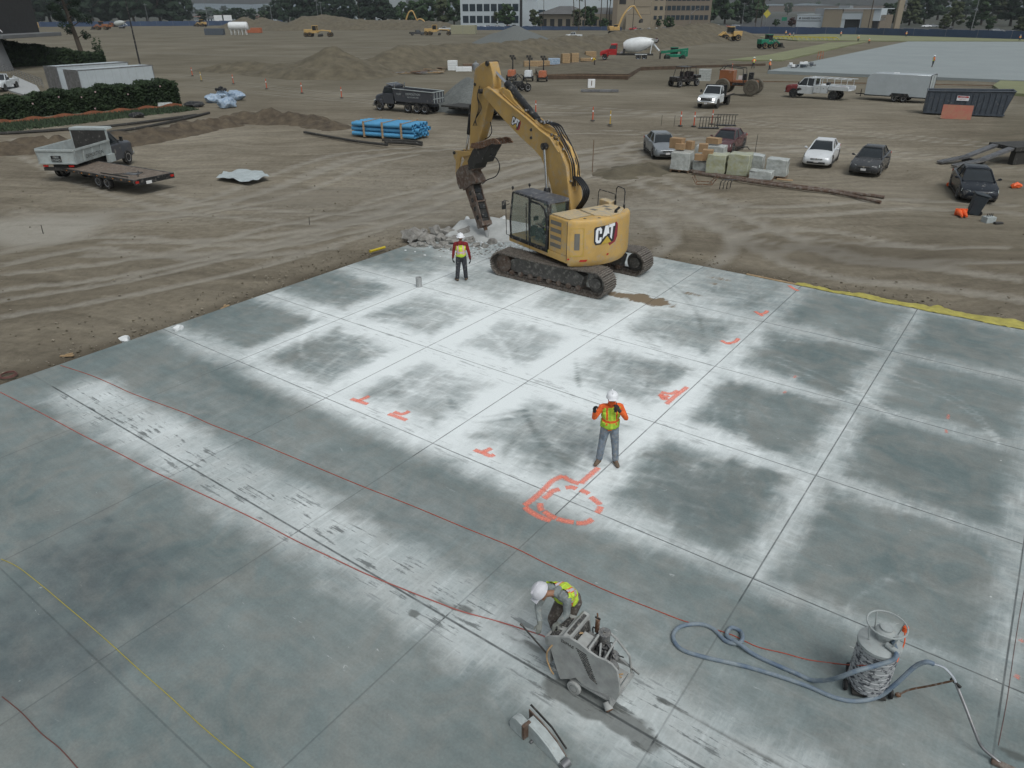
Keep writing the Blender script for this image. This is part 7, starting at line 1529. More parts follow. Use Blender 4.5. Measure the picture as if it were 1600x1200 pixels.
T=thing('railing','grey metal railing curving beside the ramp behind the hedge','railing',gp(12,110),0); b=MB().use('steel'); P=[gp(8,107)-gp(12,110),gp(22,112)-gp(12,110),gp(40,119)-gp(12,110),gp(58,126)-gp(12,110),gp(72,132)-gp(12,110)]; P=catmull([Vector((p.x,p.y,.1)) for p in P],4)
for z in (.35,.6,.85,1.1): b.tube([p+Vector((0,0,z)) for p in P],.025,5)
for p in P: b.cyl(p,p+Vector((0,0,1.1)),.035,n=6)
b.build('rails',T)
b=MB().use('concrete'); A_=[gp(12,134),gp(24,112),gp(60,128),gp(68,140),gp(40,142)]; b.add([p+Vector((0,0,.10)) for p in A_]+[p+Vector((0,0,-.1)) for p in A_],[(0,1,2,3,4)]+[(i,(i+1)%5,(i+1)%5+5,i+5) for i in range(5)]); o=b.build('path'); tag(o,kind='structure')
fc=G(6,137); az=R(-78); h=Vector((math.cos(az),math.sin(az),0)); c=fc-h*2.9; T=thing('white_pickup','white pickup cut off by the left edge of the photo','pickup truck',(c.x-.9,c.y,-.1),az); pickup_cab(T,'truck_white',-.2,2.9,w=.98,hood=1.2,roof=1.9); wheels(T,(1.95,-1.8),.98,.40,arch=True); b=MB().use('truck_white'); tub(b,-2.9,-.2,.95,.6,1.2); b.build('cargo_bed',T)

# ================================================================ FAR MACHINES
def mixer(label,front,az,s_=1.0,cab='mixer_red',drum='white_paint',group=None):
    T=thing('concrete_mixer_truck',label,'mixer truck',(front[0],front[1],-.1),az,group); T.scale=(s_,)*3
    b=MB().use(cab); rg=lambda x,hw,za,zb: [Vector((x,-hw,za)),Vector((x,-hw,zb-.15)),Vector((x,-hw*.8,zb)),Vector((x,hw*.8,zb)),Vector((x,hw,zb-.15)),Vector((x,hw,za))]
    b.loft([rg(-1.7,1.0,.9,1.95),rg(-.3,.8,.8,1.6),rg(0,.7,.8,1.35)]); b.loft([rg(-3.3,1.15,.9,2.05),rg(-1.7,1.1,.9,2.05)]); b.loft([rg(-3.3,1.05,2.65,2.95),rg(-2.1,1.0,2.65,2.9)]); b.bb(-3.35,-3.2,-1.0,1.0,2.0,2.9); b.prism([(-1.7,.6),(-1.4,1.35),(-.6,1.3),(-.1,.7),(-.3,.7),(-.6,1.1),(-1.3,1.1),(-1.5,.6)],'y',-1.2,-.8); b.prism([(-1.7,.6),(-1.4,1.35),(-.6,1.3),(-.1,.7),(-.3,.7),(-.6,1.1),(-1.3,1.1),(-1.5,.6)],'y',.8,1.2); b.build('cab',T,smooth=45)
    b=MB().use('glass_dark'); b.loft([[Vector((x,y,2.0)) for x,y in ((-3.25,-1.05),(-1.75,-1.05),(-1.75,1.05),(-3.25,1.05))],[Vector((x,y,2.7)) for x,y in ((-3.2,-.98),(-2.1,-.95),(-2.1,.95),(-3.2,.98))]]); b.build('cab_glass',T)
    b=MB().use('dark_steel'); b.bb(-10.5,-3.2,-.5,.5,.8,1.15); b.bb(-4.9,-4.5,-.9,.9,1.1,2.0); b.build('frame_rails',T)
    b=MB().use(drum); b.X=Matrix.Translation((-7.4,0,2.75))@Matrix.Rotation(R(8),4,'Y'); b.lathe([(.45,2.9),(.75,2.85),(1.15,2.2),(1.32,1.2),(1.32,-.4),(1.15,-1.4),(.75,-2.6),(.62,-3.0),(.45,-3.0)],n=24,axis='x'); b.build('drum',T)
    b=MB().use('truck_white'); b.tube([(-9.9,-.9,1.1),(-10.1,-.7,3.3),(-10.1,.7,3.3),(-9.9,.9,1.1)],.09,6); b.tube([(-10.3,0,3.0),(-11.0,0,2.2),(-11.6,0,1.6)],.2,8); b.box((-10.6,0,3.5),(.9,.9,.5),taper=1.5); b.bb(-9.3,-6.9,-1.2,-.9,.95,1.1); b.bb(-9.3,-6.9,.9,1.2,.95,1.1); b.build('chute_frame',T)
    b=MB().use('black_paint'); b.cyl((-10.9,-.2,3.5),(-10.9,.2,3.5),.45,n=16); b.use('red_light').cyl((-10.9,-.22,3.5),(-10.9,.22,3.5),.3,n=14); b.use('white_plain').cyl((-10.9,-.24,3.5),(-10.9,.24,3.5),.14,n=10); b.build('booster_wheel',T); b=MB().use('white_plain'); b.cyl((-4.3,-1.1,1.2),(-4.3,-.3,1.2),.35,n=12); b.build('water_tank',T)
    wheels(T,(-1.0,-7.6,-8.8),1.2,.52,.32,'chrome'); return T
mixer('red cab concrete mixer truck with a white drum beyond the raised pad',G(941,93),R(170))
mixer('distant pale mixer truck beyond the tree at the left',G(172,40),R(178),1.0,'tele_green' if 0 else 'loader_orange','wrap_white')
def far_excavator(label,px,py,az,s_=1.0,arm=((0.4,1.8),(2.2,5.6),(3.6,6.6),(4.6,6.2),(6.4,2.0))):
    T=thing('far_excavator',label,'excavator',gp(px,py),az,'excavators working far away'); T.scale=(s_,)*3
    for y in (-1.3,1.3): b=MB().use('dark_steel'); b.prism([(-2.2,.1),(-2.45,.5),(-2.1,.95),(2.1,.95),(2.45,.5),(2.2,.1)],'y',y-.35,y+.35); b.build('track',T)
    b=MB().use('cat_yellow'); b.bb(-2.6,1.0,-1.4,1.4,1.15,1.5); b.bb(-2.8,-1.2,-1.4,1.4,1.4,2.5); b.bb(-1.2,.9,-1.4,-.3,1.4,2.3); b.build('house',T,bevel=.1); b=MB().use('glass_dark'); b.bb(-.4,1.2,.35,1.35,1.5,2.9); b.build('cab',T,bevel=.05); b=MB().use('cat_yellow'); b.bb(-.5,1.2,.3,1.4,2.9,3.0); b.build('cab_roof',T)
    A=[Vector((x,0,z)) for x,z in arm]; b=MB().use('cat_yellow'); b.tube(catmull(A[:4],4),lambda t:.38-.12*t,6); b.build('boom',T); b=MB().use('cat_yellow'); b.tube([A[3],A[4]],lambda t:.3-.1*t,6); b.build('stick',T)
    b=MB().use('dark_steel'); e=A[4]; b.prism([(e.x-.1,e.z+.2),(e.x+.4,e.z-.2),(e.x+.3,e.z-1.1),(e.x-.7,e.z-1.2),(e.x-.8,e.z-.5)],'y',-.6,.6); b.build('bucket',T); b=MB().use('chrome'); b.tube([A[1]+Vector((.2,0,.4)),A[3]+Vector((0,0,.3))],.08,5); b.build('stick_cylinder',T); return T
far_excavator('far yellow excavator with a raised arm before the dark trees',636,41,R(-12),1.25); far_excavator('far yellow excavator, low arm, right of the first one',672,44,R(176),1.1,((0.4,1.8),(1.8,3.6),(3.2,4.2),(4.4,4.0),(5.6,1.6)))
far_excavator('far yellow excavator before the tan tower with a high arched arm',966,54,R(10),1.15,((0.6,1.8),(2.2,5.6),(4.4,8.2),(6.0,8.6),(9.0,4.6)))
def grader(label,px,py,az,s_=1.0):
    T=thing('road_grader',label,'road grader',gp(px,py),az,'yellow road graders'); T.scale=(s_,)*3
    b=MB().use('cat_yellow'); b.bb(-4.2,-1.4,-.8,.8,1.1,2.2); b.prism([(-.2,1.6),(1.5,2.1),(4.6,1.9),(4.7,1.3),(4.2,1.3),(4.0,1.6),(1.5,1.75),(-.2,1.2)],'y',-.2,.2); b.build('body',T,bevel=.05); b=MB().use('cat_yellow'); b.bb(-1.4,.2,-.75,.75,3.2,3.35); b.tube([(-1.35,-.7,1.2),(-1.35,-.7,3.3)],.07,5); b.tube([(.1,-.7,1.2),(.1,-.7,3.3)],.07,5); b.tube([(-1.35,.7,1.2),(-1.35,.7,3.3)],.07,5); b.tube([(.1,.7,1.2),(.1,.7,3.3)],.07,5); b.bb(-1.4,.2,-.75,.75,1.1,1.9); b.build('cab',T); b=MB().use('glass_dark'); b.bb(-1.3,.05,-.68,.68,1.9,3.2); b.build('cab_glass',T)
    b=MB().use('dark_steel'); b.prism([(.8,.1),(1.1,.1),(1.3,.5),(1.1,.9),(.9,.5)],'y',-1.9,1.9); b.build('blade',T); wheels(T,(-3.6,-2.2,4.4),1.25,.68,.42,'cat_yellow'); return T
grader('yellow road grader in front of the wide dirt pile',500,55,R(-8),1.15); grader('yellow road grader by the tan storage container',686,54,R(-5),1.1)
def small_pickup(label,px,py,az,paint='truck_white',group='pickups far out on the site',s_=1.0):
    T=thing('pickup',label,'pickup truck',gp(px,py),az,group); T.scale=(s_,)*3; pickup_cab(T,paint,-.6,2.8,w=.98,hood=1.2,roof=1.9,crew=True); wheels(T,(1.9,-1.9),.98,.42); b=MB().use(paint); tub(b,-3.0,-.6,.96,.6,1.25); b.build('cargo_bed',T); return T
small_pickup('white pickup on the dirt behind the long berm',900,60,R(175)); small_pickup('white pickup by the tan container, nearer the grader',699,47,R(170)); small_pickup('dark car beside the right road grader',656,54,R(20),'car_grey')
def wheel_loader(label,px,py,az,paint='cat_yellow',s_=1.0):
    T=thing('wheel_loader',label,'wheel loader',gp(px,py),az); T.scale=(s_,)*3; b=MB().use(paint); b.bb(-3.2,-.9,-.9,.9,1.1,2.2); b.bb(-.9,.6,-.5,.5,1.0,1.6); b.prism([(.2,1.2),(1.2,2.2),(2.8,1.1),(2.8,.8),(1.2,1.8),(.4,1.0)],'y',-.7,-.45); b.prism([(.2,1.2),(1.2,2.2),(2.8,1.1),(2.8,.8),(1.2,1.8),(.4,1.0)],'y',.45,.7); b.build('body',T,bevel=.04)
    b=MB().use('glass_dark'); b.bb(-1.1,.2,-.7,.7,1.9,3.1); b.build('cab_glass',T); b=MB().use(paint); b.bb(-1.2,.3,-.75,.75,3.1,3.25); b.build('cab_roof',T); b=MB().use('dark_steel'); b.prism([(2.6,.2),(3.6,.15),(3.9,.3),(3.3,.5),(2.9,1.3),(2.6,1.2)],'y',-1.4,1.4); b.build('bucket',T); wheels(T,(-2.1,1.0),1.3,.75,.5,'cat_yellow'); return T
wheel_loader('yellow wheel loader at the right end of the long berm',1141,66,R(190),s_=1.25); wheel_loader('dark green machine beside the yellow formwork',1205,78,R(20),'tele_green',1.0)
wheel_loader('orange machine in front of the far mixer truck',162,42,R(185),'loader_orange',1.25); wheel_loader('small yellow machine beyond the blue grey container',318,38,R(160),s_=1.2)
# telehandler
T=thing('telehandler','green telehandler right of the mixer truck','telehandler',gp(1056,96),R(175)); b=MB().use('tele_green'); b.bb(-2.2,1.6,-.9,.9,.7,1.25); b.bb(-2.5,-1.2,-.95,.95,.8,1.9); b.build('body',T,bevel=.05); b=MB().use('tele_green'); b.X=Matrix.Translation((0,.2,1.75))@Matrix.Rotation(R(6),4,'Y'); b.bb(-2.6,2.6,-.2,.2,-.2,.28); b.build('boom',T,bevel=.03)
b=MB().use('glass_dark'); b.bb(-.7,.7,-.95,-.15,1.25,2.3); b.build('cab_glass',T); b=MB().use('tele_green'); b.bb(-.75,.75,-1.0,-.1,2.3,2.4); b.build('cab_roof',T); b=MB().use('dark_steel'); b.bb(2.6,2.75,-.7,.7,.2,1.5); b.bb(2.7,3.9,-.45,-.3,.2,.28); b.bb(2.7,3.9,.3,.45,.2,.28); b.build('fork_carriage',T); wheels(T,(-1.6,1.3),1.1,.55,.35,'tele_green')
# utility vehicle
T=thing('utility_vehicle','dark four seat utility buggy with a roof frame','utility vehicle',gp(1071,135),R(215)); T.scale=(1.25,)*3
b=MB().use('utv_dark'); b.bb(-1.3,1.0,-.6,.6,.45,.75); b.bb(.9,1.6,-.6,.6,.5,.95); b.bb(-1.9,-1.1,-.65,.65,.75,1.05); b.build('body',T,bevel=.03); b=MB().use('black_paint')
for s_ in (-1,1): b.tube([(1.0,s_*.6,.9),(.7,s_*.58,1.85),(-1.0,s_*.58,1.9),(-1.2,s_*.6,.8)],.035,5); b.tube([(-.15,s_*.6,.7),(-.15,s_*.58,1.88)],.03,5)
b.bb(-.6,.75,-.6,.6,1.86,1.9); b.build('roll_cage',T); b=MB().use('cab_seat'); 
for x in (.3,-.6):
    for y in (-.3,.3): b.box((x,y,.85),(.4,.45,.15)); b.box((x-.22,y,1.15),(.1,.45,.5))
pieces(b,'bench_seat',T); b=MB().use('red_light'); b.box((-1.92,0,.9),(.03,1.0,.12)); b.build('tail_light',T); wheels(T,(1.25,-1.3),.75,.34,.26)
b=MB().use('wrap_white'); b.box((0,0,.75),(1.6,1.2,1.5)); 
for k in range(4): b.use('grey_paint').box((0,0,.3+k*.33),(1.61,1.21,.02))
one(b,'block_stack','pale stack of wrapped blocks right of the utility buggy','block stack',gp(1104,127),R(-20))
# orange rough tractor
T=thing('tractor','orange and tan wheeled tractor with big pale tyres','tractor',gp(1151,148),R(150)); T.scale=(1.05,)*3; b=MB().use('loader_orange'); b.bb(-2.4,1.6,-.45,.45,.9,1.5); b.bb(.2,1.8,-.7,.7,1.3,2.5); b.tube([(1.6,-.8,1.4),(1.9,-.8,.5)],.12,6); b.build('body',T,bevel=.04); b=MB().use('black_paint'); b.bb(-1.8,.2,-.8,.8,1.0,1.25); b.tube([(1.8,-.8,2.5),(1.4,-.8,2.9),(-.8,-.8,2.7),(-1.0,-.8,1.2)],.05,5); b.tube([(1.8,.8,2.5),(1.4,.8,2.9),(-.8,.8,2.7),(-1.0,.8,1.2)],.05,5); b.box((-.9,0,1.7),(.4,.6,.9)); b.box((-1.7,.5,1.9),(.5,.4,.9)); b.build('frame',T); b=MB().use('white_plain'); b.box((-.3,-.6,1.6),(.5,.05,.6)); b.build('panel',T)
mat('tyre_dust',(.13,.115,.09),.9,var=.4,scale=3); mat('rim_rust',(.055,.035,.025),.8)
for x,y,r in ((1.2,-1.1,.85),(1.2,1.1,.85),(-2.0,-1.1,.85),(-2.0,1.1,.85)): wheel(T,(x,y,r),r,.46,'tyre_dust','rim_rust',hub=.5)
# light towers
for px,py,pt,lb in ((803,124,'orange_dull','orange light tower cart, left of three'),(829,125,'truck_white','white light tower cart in the middle of three'),(851,126,'orange_dull','orange light tower cart, right of three')):
    mat('orange_dull',(.42,.13,.06),.5,dust=.2); T=thing('light_tower',lb,'light tower',gp(px,py),R(80),'light tower carts'); b=MB().use(pt); b.box((0,0,.95),(1.5,1.1,.85),taper=.85); b.build('engine_box',T,bevel=.06); b=MB().use('black_paint'); b.bb(-1.0,1.0,-.6,.6,.35,.5); b.build('chassis',T); b=MB().use('black_paint'); b.cyl((.85,0,.5),(.85,0,2.9),.09,n=8); b.build('mast',T)
    for k in range(4): b=MB().use('dark_steel'); b.box((.85,-.3+.2*k,2.8+.3*(k%2)),(.2,.3,.3)); b.build('lamp_head',T)
    wheels(T,(-.2,),.75,.34,.22)
T=thing('spindly_machine','dark spindly wheeled machine behind the stick cylinder','machine',gp(812,142),R(30)); b=MB().use('black_paint'); 
for s_ in (-.5,.5): b.tube([(-1,s_,.5),(-.8,s_,1.5),(.2,s_,2.0),(.9,s_,1.4),(1.2,s_,.5)],.06,5)
b.tube([(-.8,-.5,1.5),(-.8,.5,1.5)],.05,5); b.box((0,0,.9),(1.2,.6,.6)); b.build('frame',T); wheels(T,(-.9,1.0),.85,.5,.3)
# lumber, containers, piles
def stack(name,label,cat,px,py,sz,m,rz=0,seams=True,group=None):
    b=MB().use(m); b.box((0,0,sz[2]/2),sz)
    if seams:
        b.use('old_wood' if m=='wood' else 'grey_paint')
        for k in range(1,4): b.box((0,0,sz[2]*k/4),(sz[0]+.02,sz[1]+.02,.03))
    return one(b,name,label,cat,gp(px,py),rz,group,bevel=.02)
stack('lumber_bundle','long yellow lumber bundle behind the light towers','lumber',842,103,(4.6,1.1,.9),'wood',R(8),group='lumber on the site'); stack('lumber_bundle','lumber bundle right of the blue container, left one','lumber',887,98,(1.5,1.2,1.6),'wood',.2,group='lumber on the site'); stack('lumber_bundle','lumber bundle right of the blue container, right one','lumber',901,97,(1.4,1.2,1.6),'wood',.2,group='lumber on the site'); stack('lumber_bundle','low lumber scraps left of the mixer cab','lumber',920,95,(2.6,1.3,.5),'wood',.1,group='lumber on the site'); stack('lumber_bundle','lumber bundle half hidden behind the mixer cab','lumber',926,91,(2.2,1.2,1.3),'wood',.1,group='lumber on the site'); stack('lumber_bundle','brown lumber right of the white foam blocks','lumber',746,106,(4.2,1.0,.8),'old_wood',.15,group='lumber on the site')
stack('container','small blue and grey container by the lumber','container',869,100,(2.1,1.8,1.0),'bag_blue',0,False); stack('container','dark blue lid stack on the small container','container',869,93,(2.1,1.8,.9),'dumpster_blue',0,False)
bpy.data.objects[-1] if 0 else None
stack('foam_block','upright white foam block before the dirt pile','foam block',711,108,(1.6,1.2,1.5),'white_paint',0,True); stack('foam_block','low flat white foam block right of the upright one','foam block',728,110,(2.6,1.3,.7),'white_paint',.1,False); b=MB().use('grey_paint'); b.lathe([(.0005,0),(.6,0),(.6,.9),(.15,1.2),(.15,1.4),(.0005,1.4)],n=14); one(b,'water_tank','small dark tank beside the excavator arm top','tank',gp(747,108))
b=MB(); rr2=random.Random(9)
for k in range(46): t=rr2.random(); p=gp(594+108*t,116-3*t-rr2.uniform(0,6))-gp(650,113); b.use(('wood','old_wood','rust','grey_paint')[k%4]); b.box((p.x,p.y,.08+rr2.uniform(0,.3)),(rr2.uniform(.6,2.6),rr2.uniform(.15,.8),.06),rz=rr2.uniform(-.6,.6))
one(b,'timber_scrap','scattered broken boards and timber along the foot of the dirt piles','scrap timber',gp(650,113),kind='stuff')
b=MB().use('steel'); 
for k in range(5): b.box((0,-.4+k*.2,.1+.08*(k%2)),(4.6,.16,.16))
one(b,'steel_beams','grey steel beams stacked on the dirt before the pad','steel beams',gp(940,143),R(-4)); b=MB().use('white_plain'); b.box((0,0,.55),(.9,.6,1.0)); b.use('rust').box((0,-.305,.6),(.1,.01,.6)); one(b,'marked_box','small white box with reddish marks on the steel beams','box',gp(927,137),0)
b=MB().use('cat_tri'); b.box((0,0,1.6),(10,8,3.2)); b.use('grey_paint').box((0,-4.01,1.6),(.1,.02,3)); mat('cont_tan',(.30,.29,.20),.6,var=.1); b.names[0]='cont_tan'; one(b,'storage_container','pale tan storage container beside the right grader','container',gp(729,52),R(-3))
T=thing('white_tank','large white horizontal water tank on legs','tank',gp(378,51),R(4)); b=MB().use('white_paint'); b.lathe([(.3,-3.9),(1.2,-3.8),(1.55,-3.4),(1.55,3.4),(1.2,3.8),(.3,3.9)],(0,0,3.2),20,'x'); b.build('drum',T); b=MB().use('white_paint')
for x in (-3,-1.5,0,1.5,3):
    b.cyl((x,-1,0),(x,-1,2.6),.12,n=6); b.cyl((x,1,0),(x,1,2.6),.12,n=6); b.tube([(x,-1,.3),(x,1,2)],.06,4)
b.build('stand',T)
stack('container','dark blue grey container left of the white tank','container',340,51,(7.5,2.6,2.4),'dumpster_blue',R(3),False); stack('container','orange bin right of the white tank','container',405,48,(4.5,2.4,2.0),'orange_dull',0,False); stack('container','low orange skip between the tank and the orange bin','container',394,48,(2.6,2.2,1.2),'orange_dull',0,False); stack('roadside_sign','white square board on the far side of the left fence, left one','sign board',346,33,(6,.4,5.5),'white_plain',0,False); stack('roadside_sign','white square board on the far side of the left fence, right one','sign board',361,33,(6,.4,5.5),'white_plain',.1,False)
T=thing('hopper_machine','red blue and yellow hopper machine near the left edge','machine',gp(42,39),0); b=MB().use('truck_red'); b.bb(-6,2,-1.5,1.5,1,3.4); b.build('body',T); b=MB().use('blue_paint'); b.bb(-4,5,-1.3,1.3,.6,2.6); b.build('base',T); b=MB().use('cat_yellow'); b.bb(4,8,-1.3,1.3,.5,3.2); b.build('end_box',T); wheels(T,(-4,3),1.5,.6,.4)
# raised pad with its bank
mat('bank_brown',(.105,.072,.050),.95,var=.4,scale=1.2); P=[G(845,117,.5),G(905,115.5,.6),G(985,117,.6),G(1005,106,.4),G(1200,102,.2),G(1120,94,.4),G(980,93.5,.6),G(900,98,.6),G(840,107,.6)]
b=MB().use('dirt_pile'); c=P[0]; b.add(P,[tuple(range(len(P)))]); b.use('bank_brown'); Q=[Vector((p.x,p.y,-.3)) for p in P]; b.add(P+Q,[(i,(i+1)%9,(i+1)%9+9,i+9) for i in range(9)]); o=b.build('dirt_pad',smooth=0); tag(o,kind='structure')
for k,(a_,c_) in enumerate((((838,117),(988,119.5)),((845,104),(960,95)),((1125,128),(1600,140)))):
    p,q=G(*a_,.55 if k<2 else .1),G(*c_,.55 if k<2 else .1); b=MB().use('old_wood'); b.tube([p,q],.09,4); o=b.build('form_board'); tag(o,('long form board along the front edge of the raised pad','long form board along the back edge of the raised pad','long form board in front of the far slab')[k],'form board')
# far slab, green sheets, forms
mat('far_slab',(.255,.285,.29),.8,var=.12,scale=.12); mat('sheet_green',(.205,.215,.115),.8,var=.2,scale=.15); mat('brown_bed',(.10,.082,.058),.95,var=.3,scale=.3); mat('form_yellow',(.50,.42,.06),.6)
def plate(name,pts,m,z0,z1,kind='structure'):
    b=MB().use(m); P=[G(*p,z1) for p in pts]; n=len(P); b.add(P+[Vector((p.x,p.y,z0)) for p in P],[tuple(range(n))]+[(i,(i+1)%n,(i+1)%n+n,i+n) for i in range(n)]); o=b.build(name,smooth=0); return tag(o,kind=kind)
plate('far_slab',[(1203,113),(1422,69),(1640,71),(1640,133)],'far_slab',-.3,.25)
plate('green_sheeting',[(1140,95.5),(1205,88),(1300,70),(1362,68),(1330,74),(1225,97)],'sheet_green',-.3,.14); plate('green_sheeting',[(1180,60),(1300,56),(1640,66),(1640,70),(1420,68),(1310,66.5),(1250,66)],'sheet_green',-.3,.12)
plate('green_sheeting',[(1555,138),(1567,130.5),(1640,134),(1640,154),(1572,150)],'sheet_green',-.3,.16)
T=thing('yellow_formwork','long bright yellow formwork rail with many short feet','formwork',gp(1205,64),0); a_,c_=gp(1205,64,.8),gp(1310,66.5,.8); o0=gp(1205,64); b=MB().use('form_yellow'); b.tube([a_-o0,c_-o0],.22,4); b.build('rail',T)
for k in range(16): p=(a_+(c_-a_)*k/15)-o0; b=MB().use('form_yellow'); b.tube([p,p+Vector((.8,-1.0,-.8))],.10,4); b.build('foot',T)
b=MB().use('wrap_white'); rr3=random.Random(4)
for k in range(26): b.use(('grey_paint','white_plain','dumpster_blue')[k%3]); b.box((rr3.uniform(-2,2),rr3.uniform(-.4,.4),.15+rr3.uniform(0,.7)),(.5,.4,.28))
one(b,'block_pile','low grey pile of small blocks at the corner of the far slab','block pile',gp(1254,112,.25),R(-4)); 
for px,lb in ((1282,'left of the two orange barrier frames on the far slab'),(1286,'right of the two orange barrier frames on the far slab')): b=MB().use('orange_dull'); b.tube([(-.3,0,0),(-.2,0,1.4),(.2,0,1.4),(.3,0,0)],.05,5); b.tube([(-.25,0,.7),(.25,0,.7)],.05,5); one(b,'barrier_frame',lb,'barrier',gp(px,98,.25))
# ================================================================ FENCES, ROAD, TOWN
mat('asphalt',(.055,.057,.060),.9,var=.2,scale=.2); mat('screen_blue',(.045,.075,.145),.7,var=.25,scale=.15); mat('wall_white',(.50,.55,.58),.7,var=.06,scale=.1); mat('wall_tan',(.30,.255,.19),.8,var=.1,scale=.1); mat('wall_tan_dark',(.20,.165,.125),.8,var=.1,scale=.1); mat('wall_brown',(.15,.115,.09),.85,var=.15,scale=.1); mat('roof_grey2',(.12,.12,.12),.8,var=.2,scale=.3); mat('wall_grey',(.30,.33,.34),.8,var=.1,scale=.1); mat('hill_haze',(.14,.17,.20),.95,var=.25,scale=.004,c2=(.09,.115,.13)); mat('roof_red',(.16,.09,.07),.85,var=.2)
def fence(pts,label,h=2.3):
    P=[gp(*p) for p in pts]; T=thing('windscreen_fence',label,'fence',P[0],0); b=MB().use('screen_blue'); o0=P[0]
    for p,q in zip(P[:-1],P[1:]):
        d=q-p; n=max(1,int(d.length/3)); nv=Vector((-d.y,d.x,0)).normalized()*.03
        for k in range(n):
            a,c=p+d*k/n-o0,p+d*(k+1)/n-o0; sg=Vector((0,0,-.12*((k*7)%3)))
            b.add([a-nv,c-nv,c-nv+Vector((0,0,h))+sg,a-nv+Vector((0,0,h)),a+nv,c+nv,c+nv+Vector((0,0,h))+sg,a+nv+Vector((0,0,h))],[(0,1,2,3),(4,7,6,5),(3,2,6,7)])
    b.build('screen',T,smooth=0)
    tot=0
    for p,q in zip(P[:-1],P[1:]):
        d=q-p; n=max(1,int(d.length/9))
        for k in range(n): a=p+d*k/n-o0; b=MB().use('steel'); b.cyl(a,a+Vector((0,0,h+.15)),.06,n=6); b.build('post',T); tot+=1
fence([(-40,36.5),(120,36.5),(300,36.5),(446,36)],'long blue screened fence across the left background',2.8); fence([(735,46),(850,47),(975,48.5)],'blue screened fence before the office buildings',1.7); fence([(1152,54),(1205,55),(1340,58),(1480,63),(1640,69)],'blue screened fence along the right background',2.5)
plate('road',[(700,43),(975,47),(1150,52),(1400,55),(1640,60),(1640,53),(1400,47),(1260,46),(1250,30),(1215,30),(1150,42),(960,42),(720,39)],'asphalt',-.25,-.03)
def windows(T,x0,x1,zs,w,h,n,y,m='glass_far',d=.25):
    for z in zs:
        for k in range(n):
            x=x0+(x1-x0)*(k+.5)/n; b=MB().use(m); b.bb(x-w/2,x+w/2,y-.06,y+.1,z,z+h); b.build('window',T)
def bldg(name,label,p1,p2,depth,h,m,base=-.2,cat='building'):
    a,c=gp(*p1,base),gp(*p2,base); d=c-a; T=thing(name,label,cat,a,math.atan2(d.y,d.x)); L_=d.length; b=MB().use(m); b.bb(0,L_,0,depth,0,h); b.build('wall',T); return T,L_
T,L_=bldg('office_building','white two storey office with dark windows behind the fence',(724,41.5),(822,42.5),30,15.2,'wall_white'); windows(T,1,L_*.93,(2.2,8.0),3.4,3.6,8,0); b=MB().use('wall_white'); b.bb(-.5,L_+.5,-.3,30,14.6,15.5); b.build('parapet',T); b=MB().use('fac_dark'); b.bb(L_*.94,L_*.98,-.1,.1,0,13.5); b.build('stair_slot',T); b=MB().use('grey_paint'); b.bb(5,12,8,14,15.5,17.5); b.bb(22,30,8,16,15.5,18); pieces(b,'roof_unit',T)
T,L_=bldg('warehouse','long white warehouse wall behind the hip roofed building',(822,37.5),(966,38.5),30,17,'wall_white'); windows(T,3,L_-3,(5.5,),4.5,3.0,9,0)
T,L_=bldg('warehouse','pale flat roofed building behind the evergreen row',(560,31),(640,31),40,24,'wall_grey'); b=MB().use('wall_white'); b.bb(-1,L_+1,-.6,40,22.5,24.5); b.build('parapet',T)
T,L_=bldg('house','low tan building with a grey hip roof and arched entrance',(846,43),(964,45),22,6.6,'wall_tan'); b=MB().use('roof_grey2'); b.loft([[Vector((x,y,z)) for x,y,z in ((-1,-1.5,6.6),(L_*.5,-1.5,6.6),(L_*.5,23,6.6),(-1,23,6.6))],[Vector((x,y,z)) for x,y,z in ((L_*.17,9,10.4),(L_*.32,9,10.4),(L_*.32,12,10.4),(L_*.17,12,10.4))]]); b.loft([[Vector((x,y,z)) for x,y,z in ((L_*.40,.5,6.6),(L_+1,.5,6.6),(L_+1,23,6.6),(L_*.4,23,6.6))],[Vector((x,y,z)) for x,y,z in ((L_*.5,10,9.6),(L_*.92,10,9.6),(L_*.92,13,9.6),(L_*.5,13,9.6))]]); b.build('roof',T,smooth=0); windows(T,1,L_*.45,(.3,),2.6,4.0,4,0,'fac_dark'); windows(T,L_*.5,L_,(1.2,),2.0,2.6,7,0)
T,L_=bldg('tower_building','tall tan plaster tower with a dark recessed window bay',(960,46.5),(1018,47),22,21,'wall_tan'); b=MB().use('fac_dark'); b.bb(L_*.16,L_*.34,-.1,.1,11,19.5); b.build('window_bay',T); b=MB().use('wall_tan_dark'); b.bb(-.15,L_*.12,-.25,0,0,20); b.bb(L_*.4,L_,-.12,0,9.8,10.1); b.bb(L_*.4,L_,-.12,0,6.4,6.8); b.build('trim',T); b=MB().use('fac_dark'); b.bb(L_*.45,L_*.9,-.1,.1,.2,4.2); b.build('garage_door',T); b=MB().use('wall_tan'); b.bb(L_*.38,L_*1.02,-5,-.01,0,6.4); b.build('entrance_block',T)
T,L_=bldg('apartment_building','tan apartment block with rows of small dark windows',(1018,46),(1112,46.5),26,22,'wall_tan_dark'); windows(T,1,L_-1,(4.0,8.2,12.4,16.6),1.9,2.1,12,0); b=MB().use('wall_tan'); b.bb(-.1,L_*.24,-.4,0,0,21); b.build('bay',T); b=MB().use('glass_far')
for z in (4.2,8.4,12.6,16.8): b.bb(L_*.06,L_*.11,-.5,-.4,z,z+1.7); b.bb(L_*.15,L_*.2,-.5,-.4,z,z+1.7)
pieces(b,'window',T)
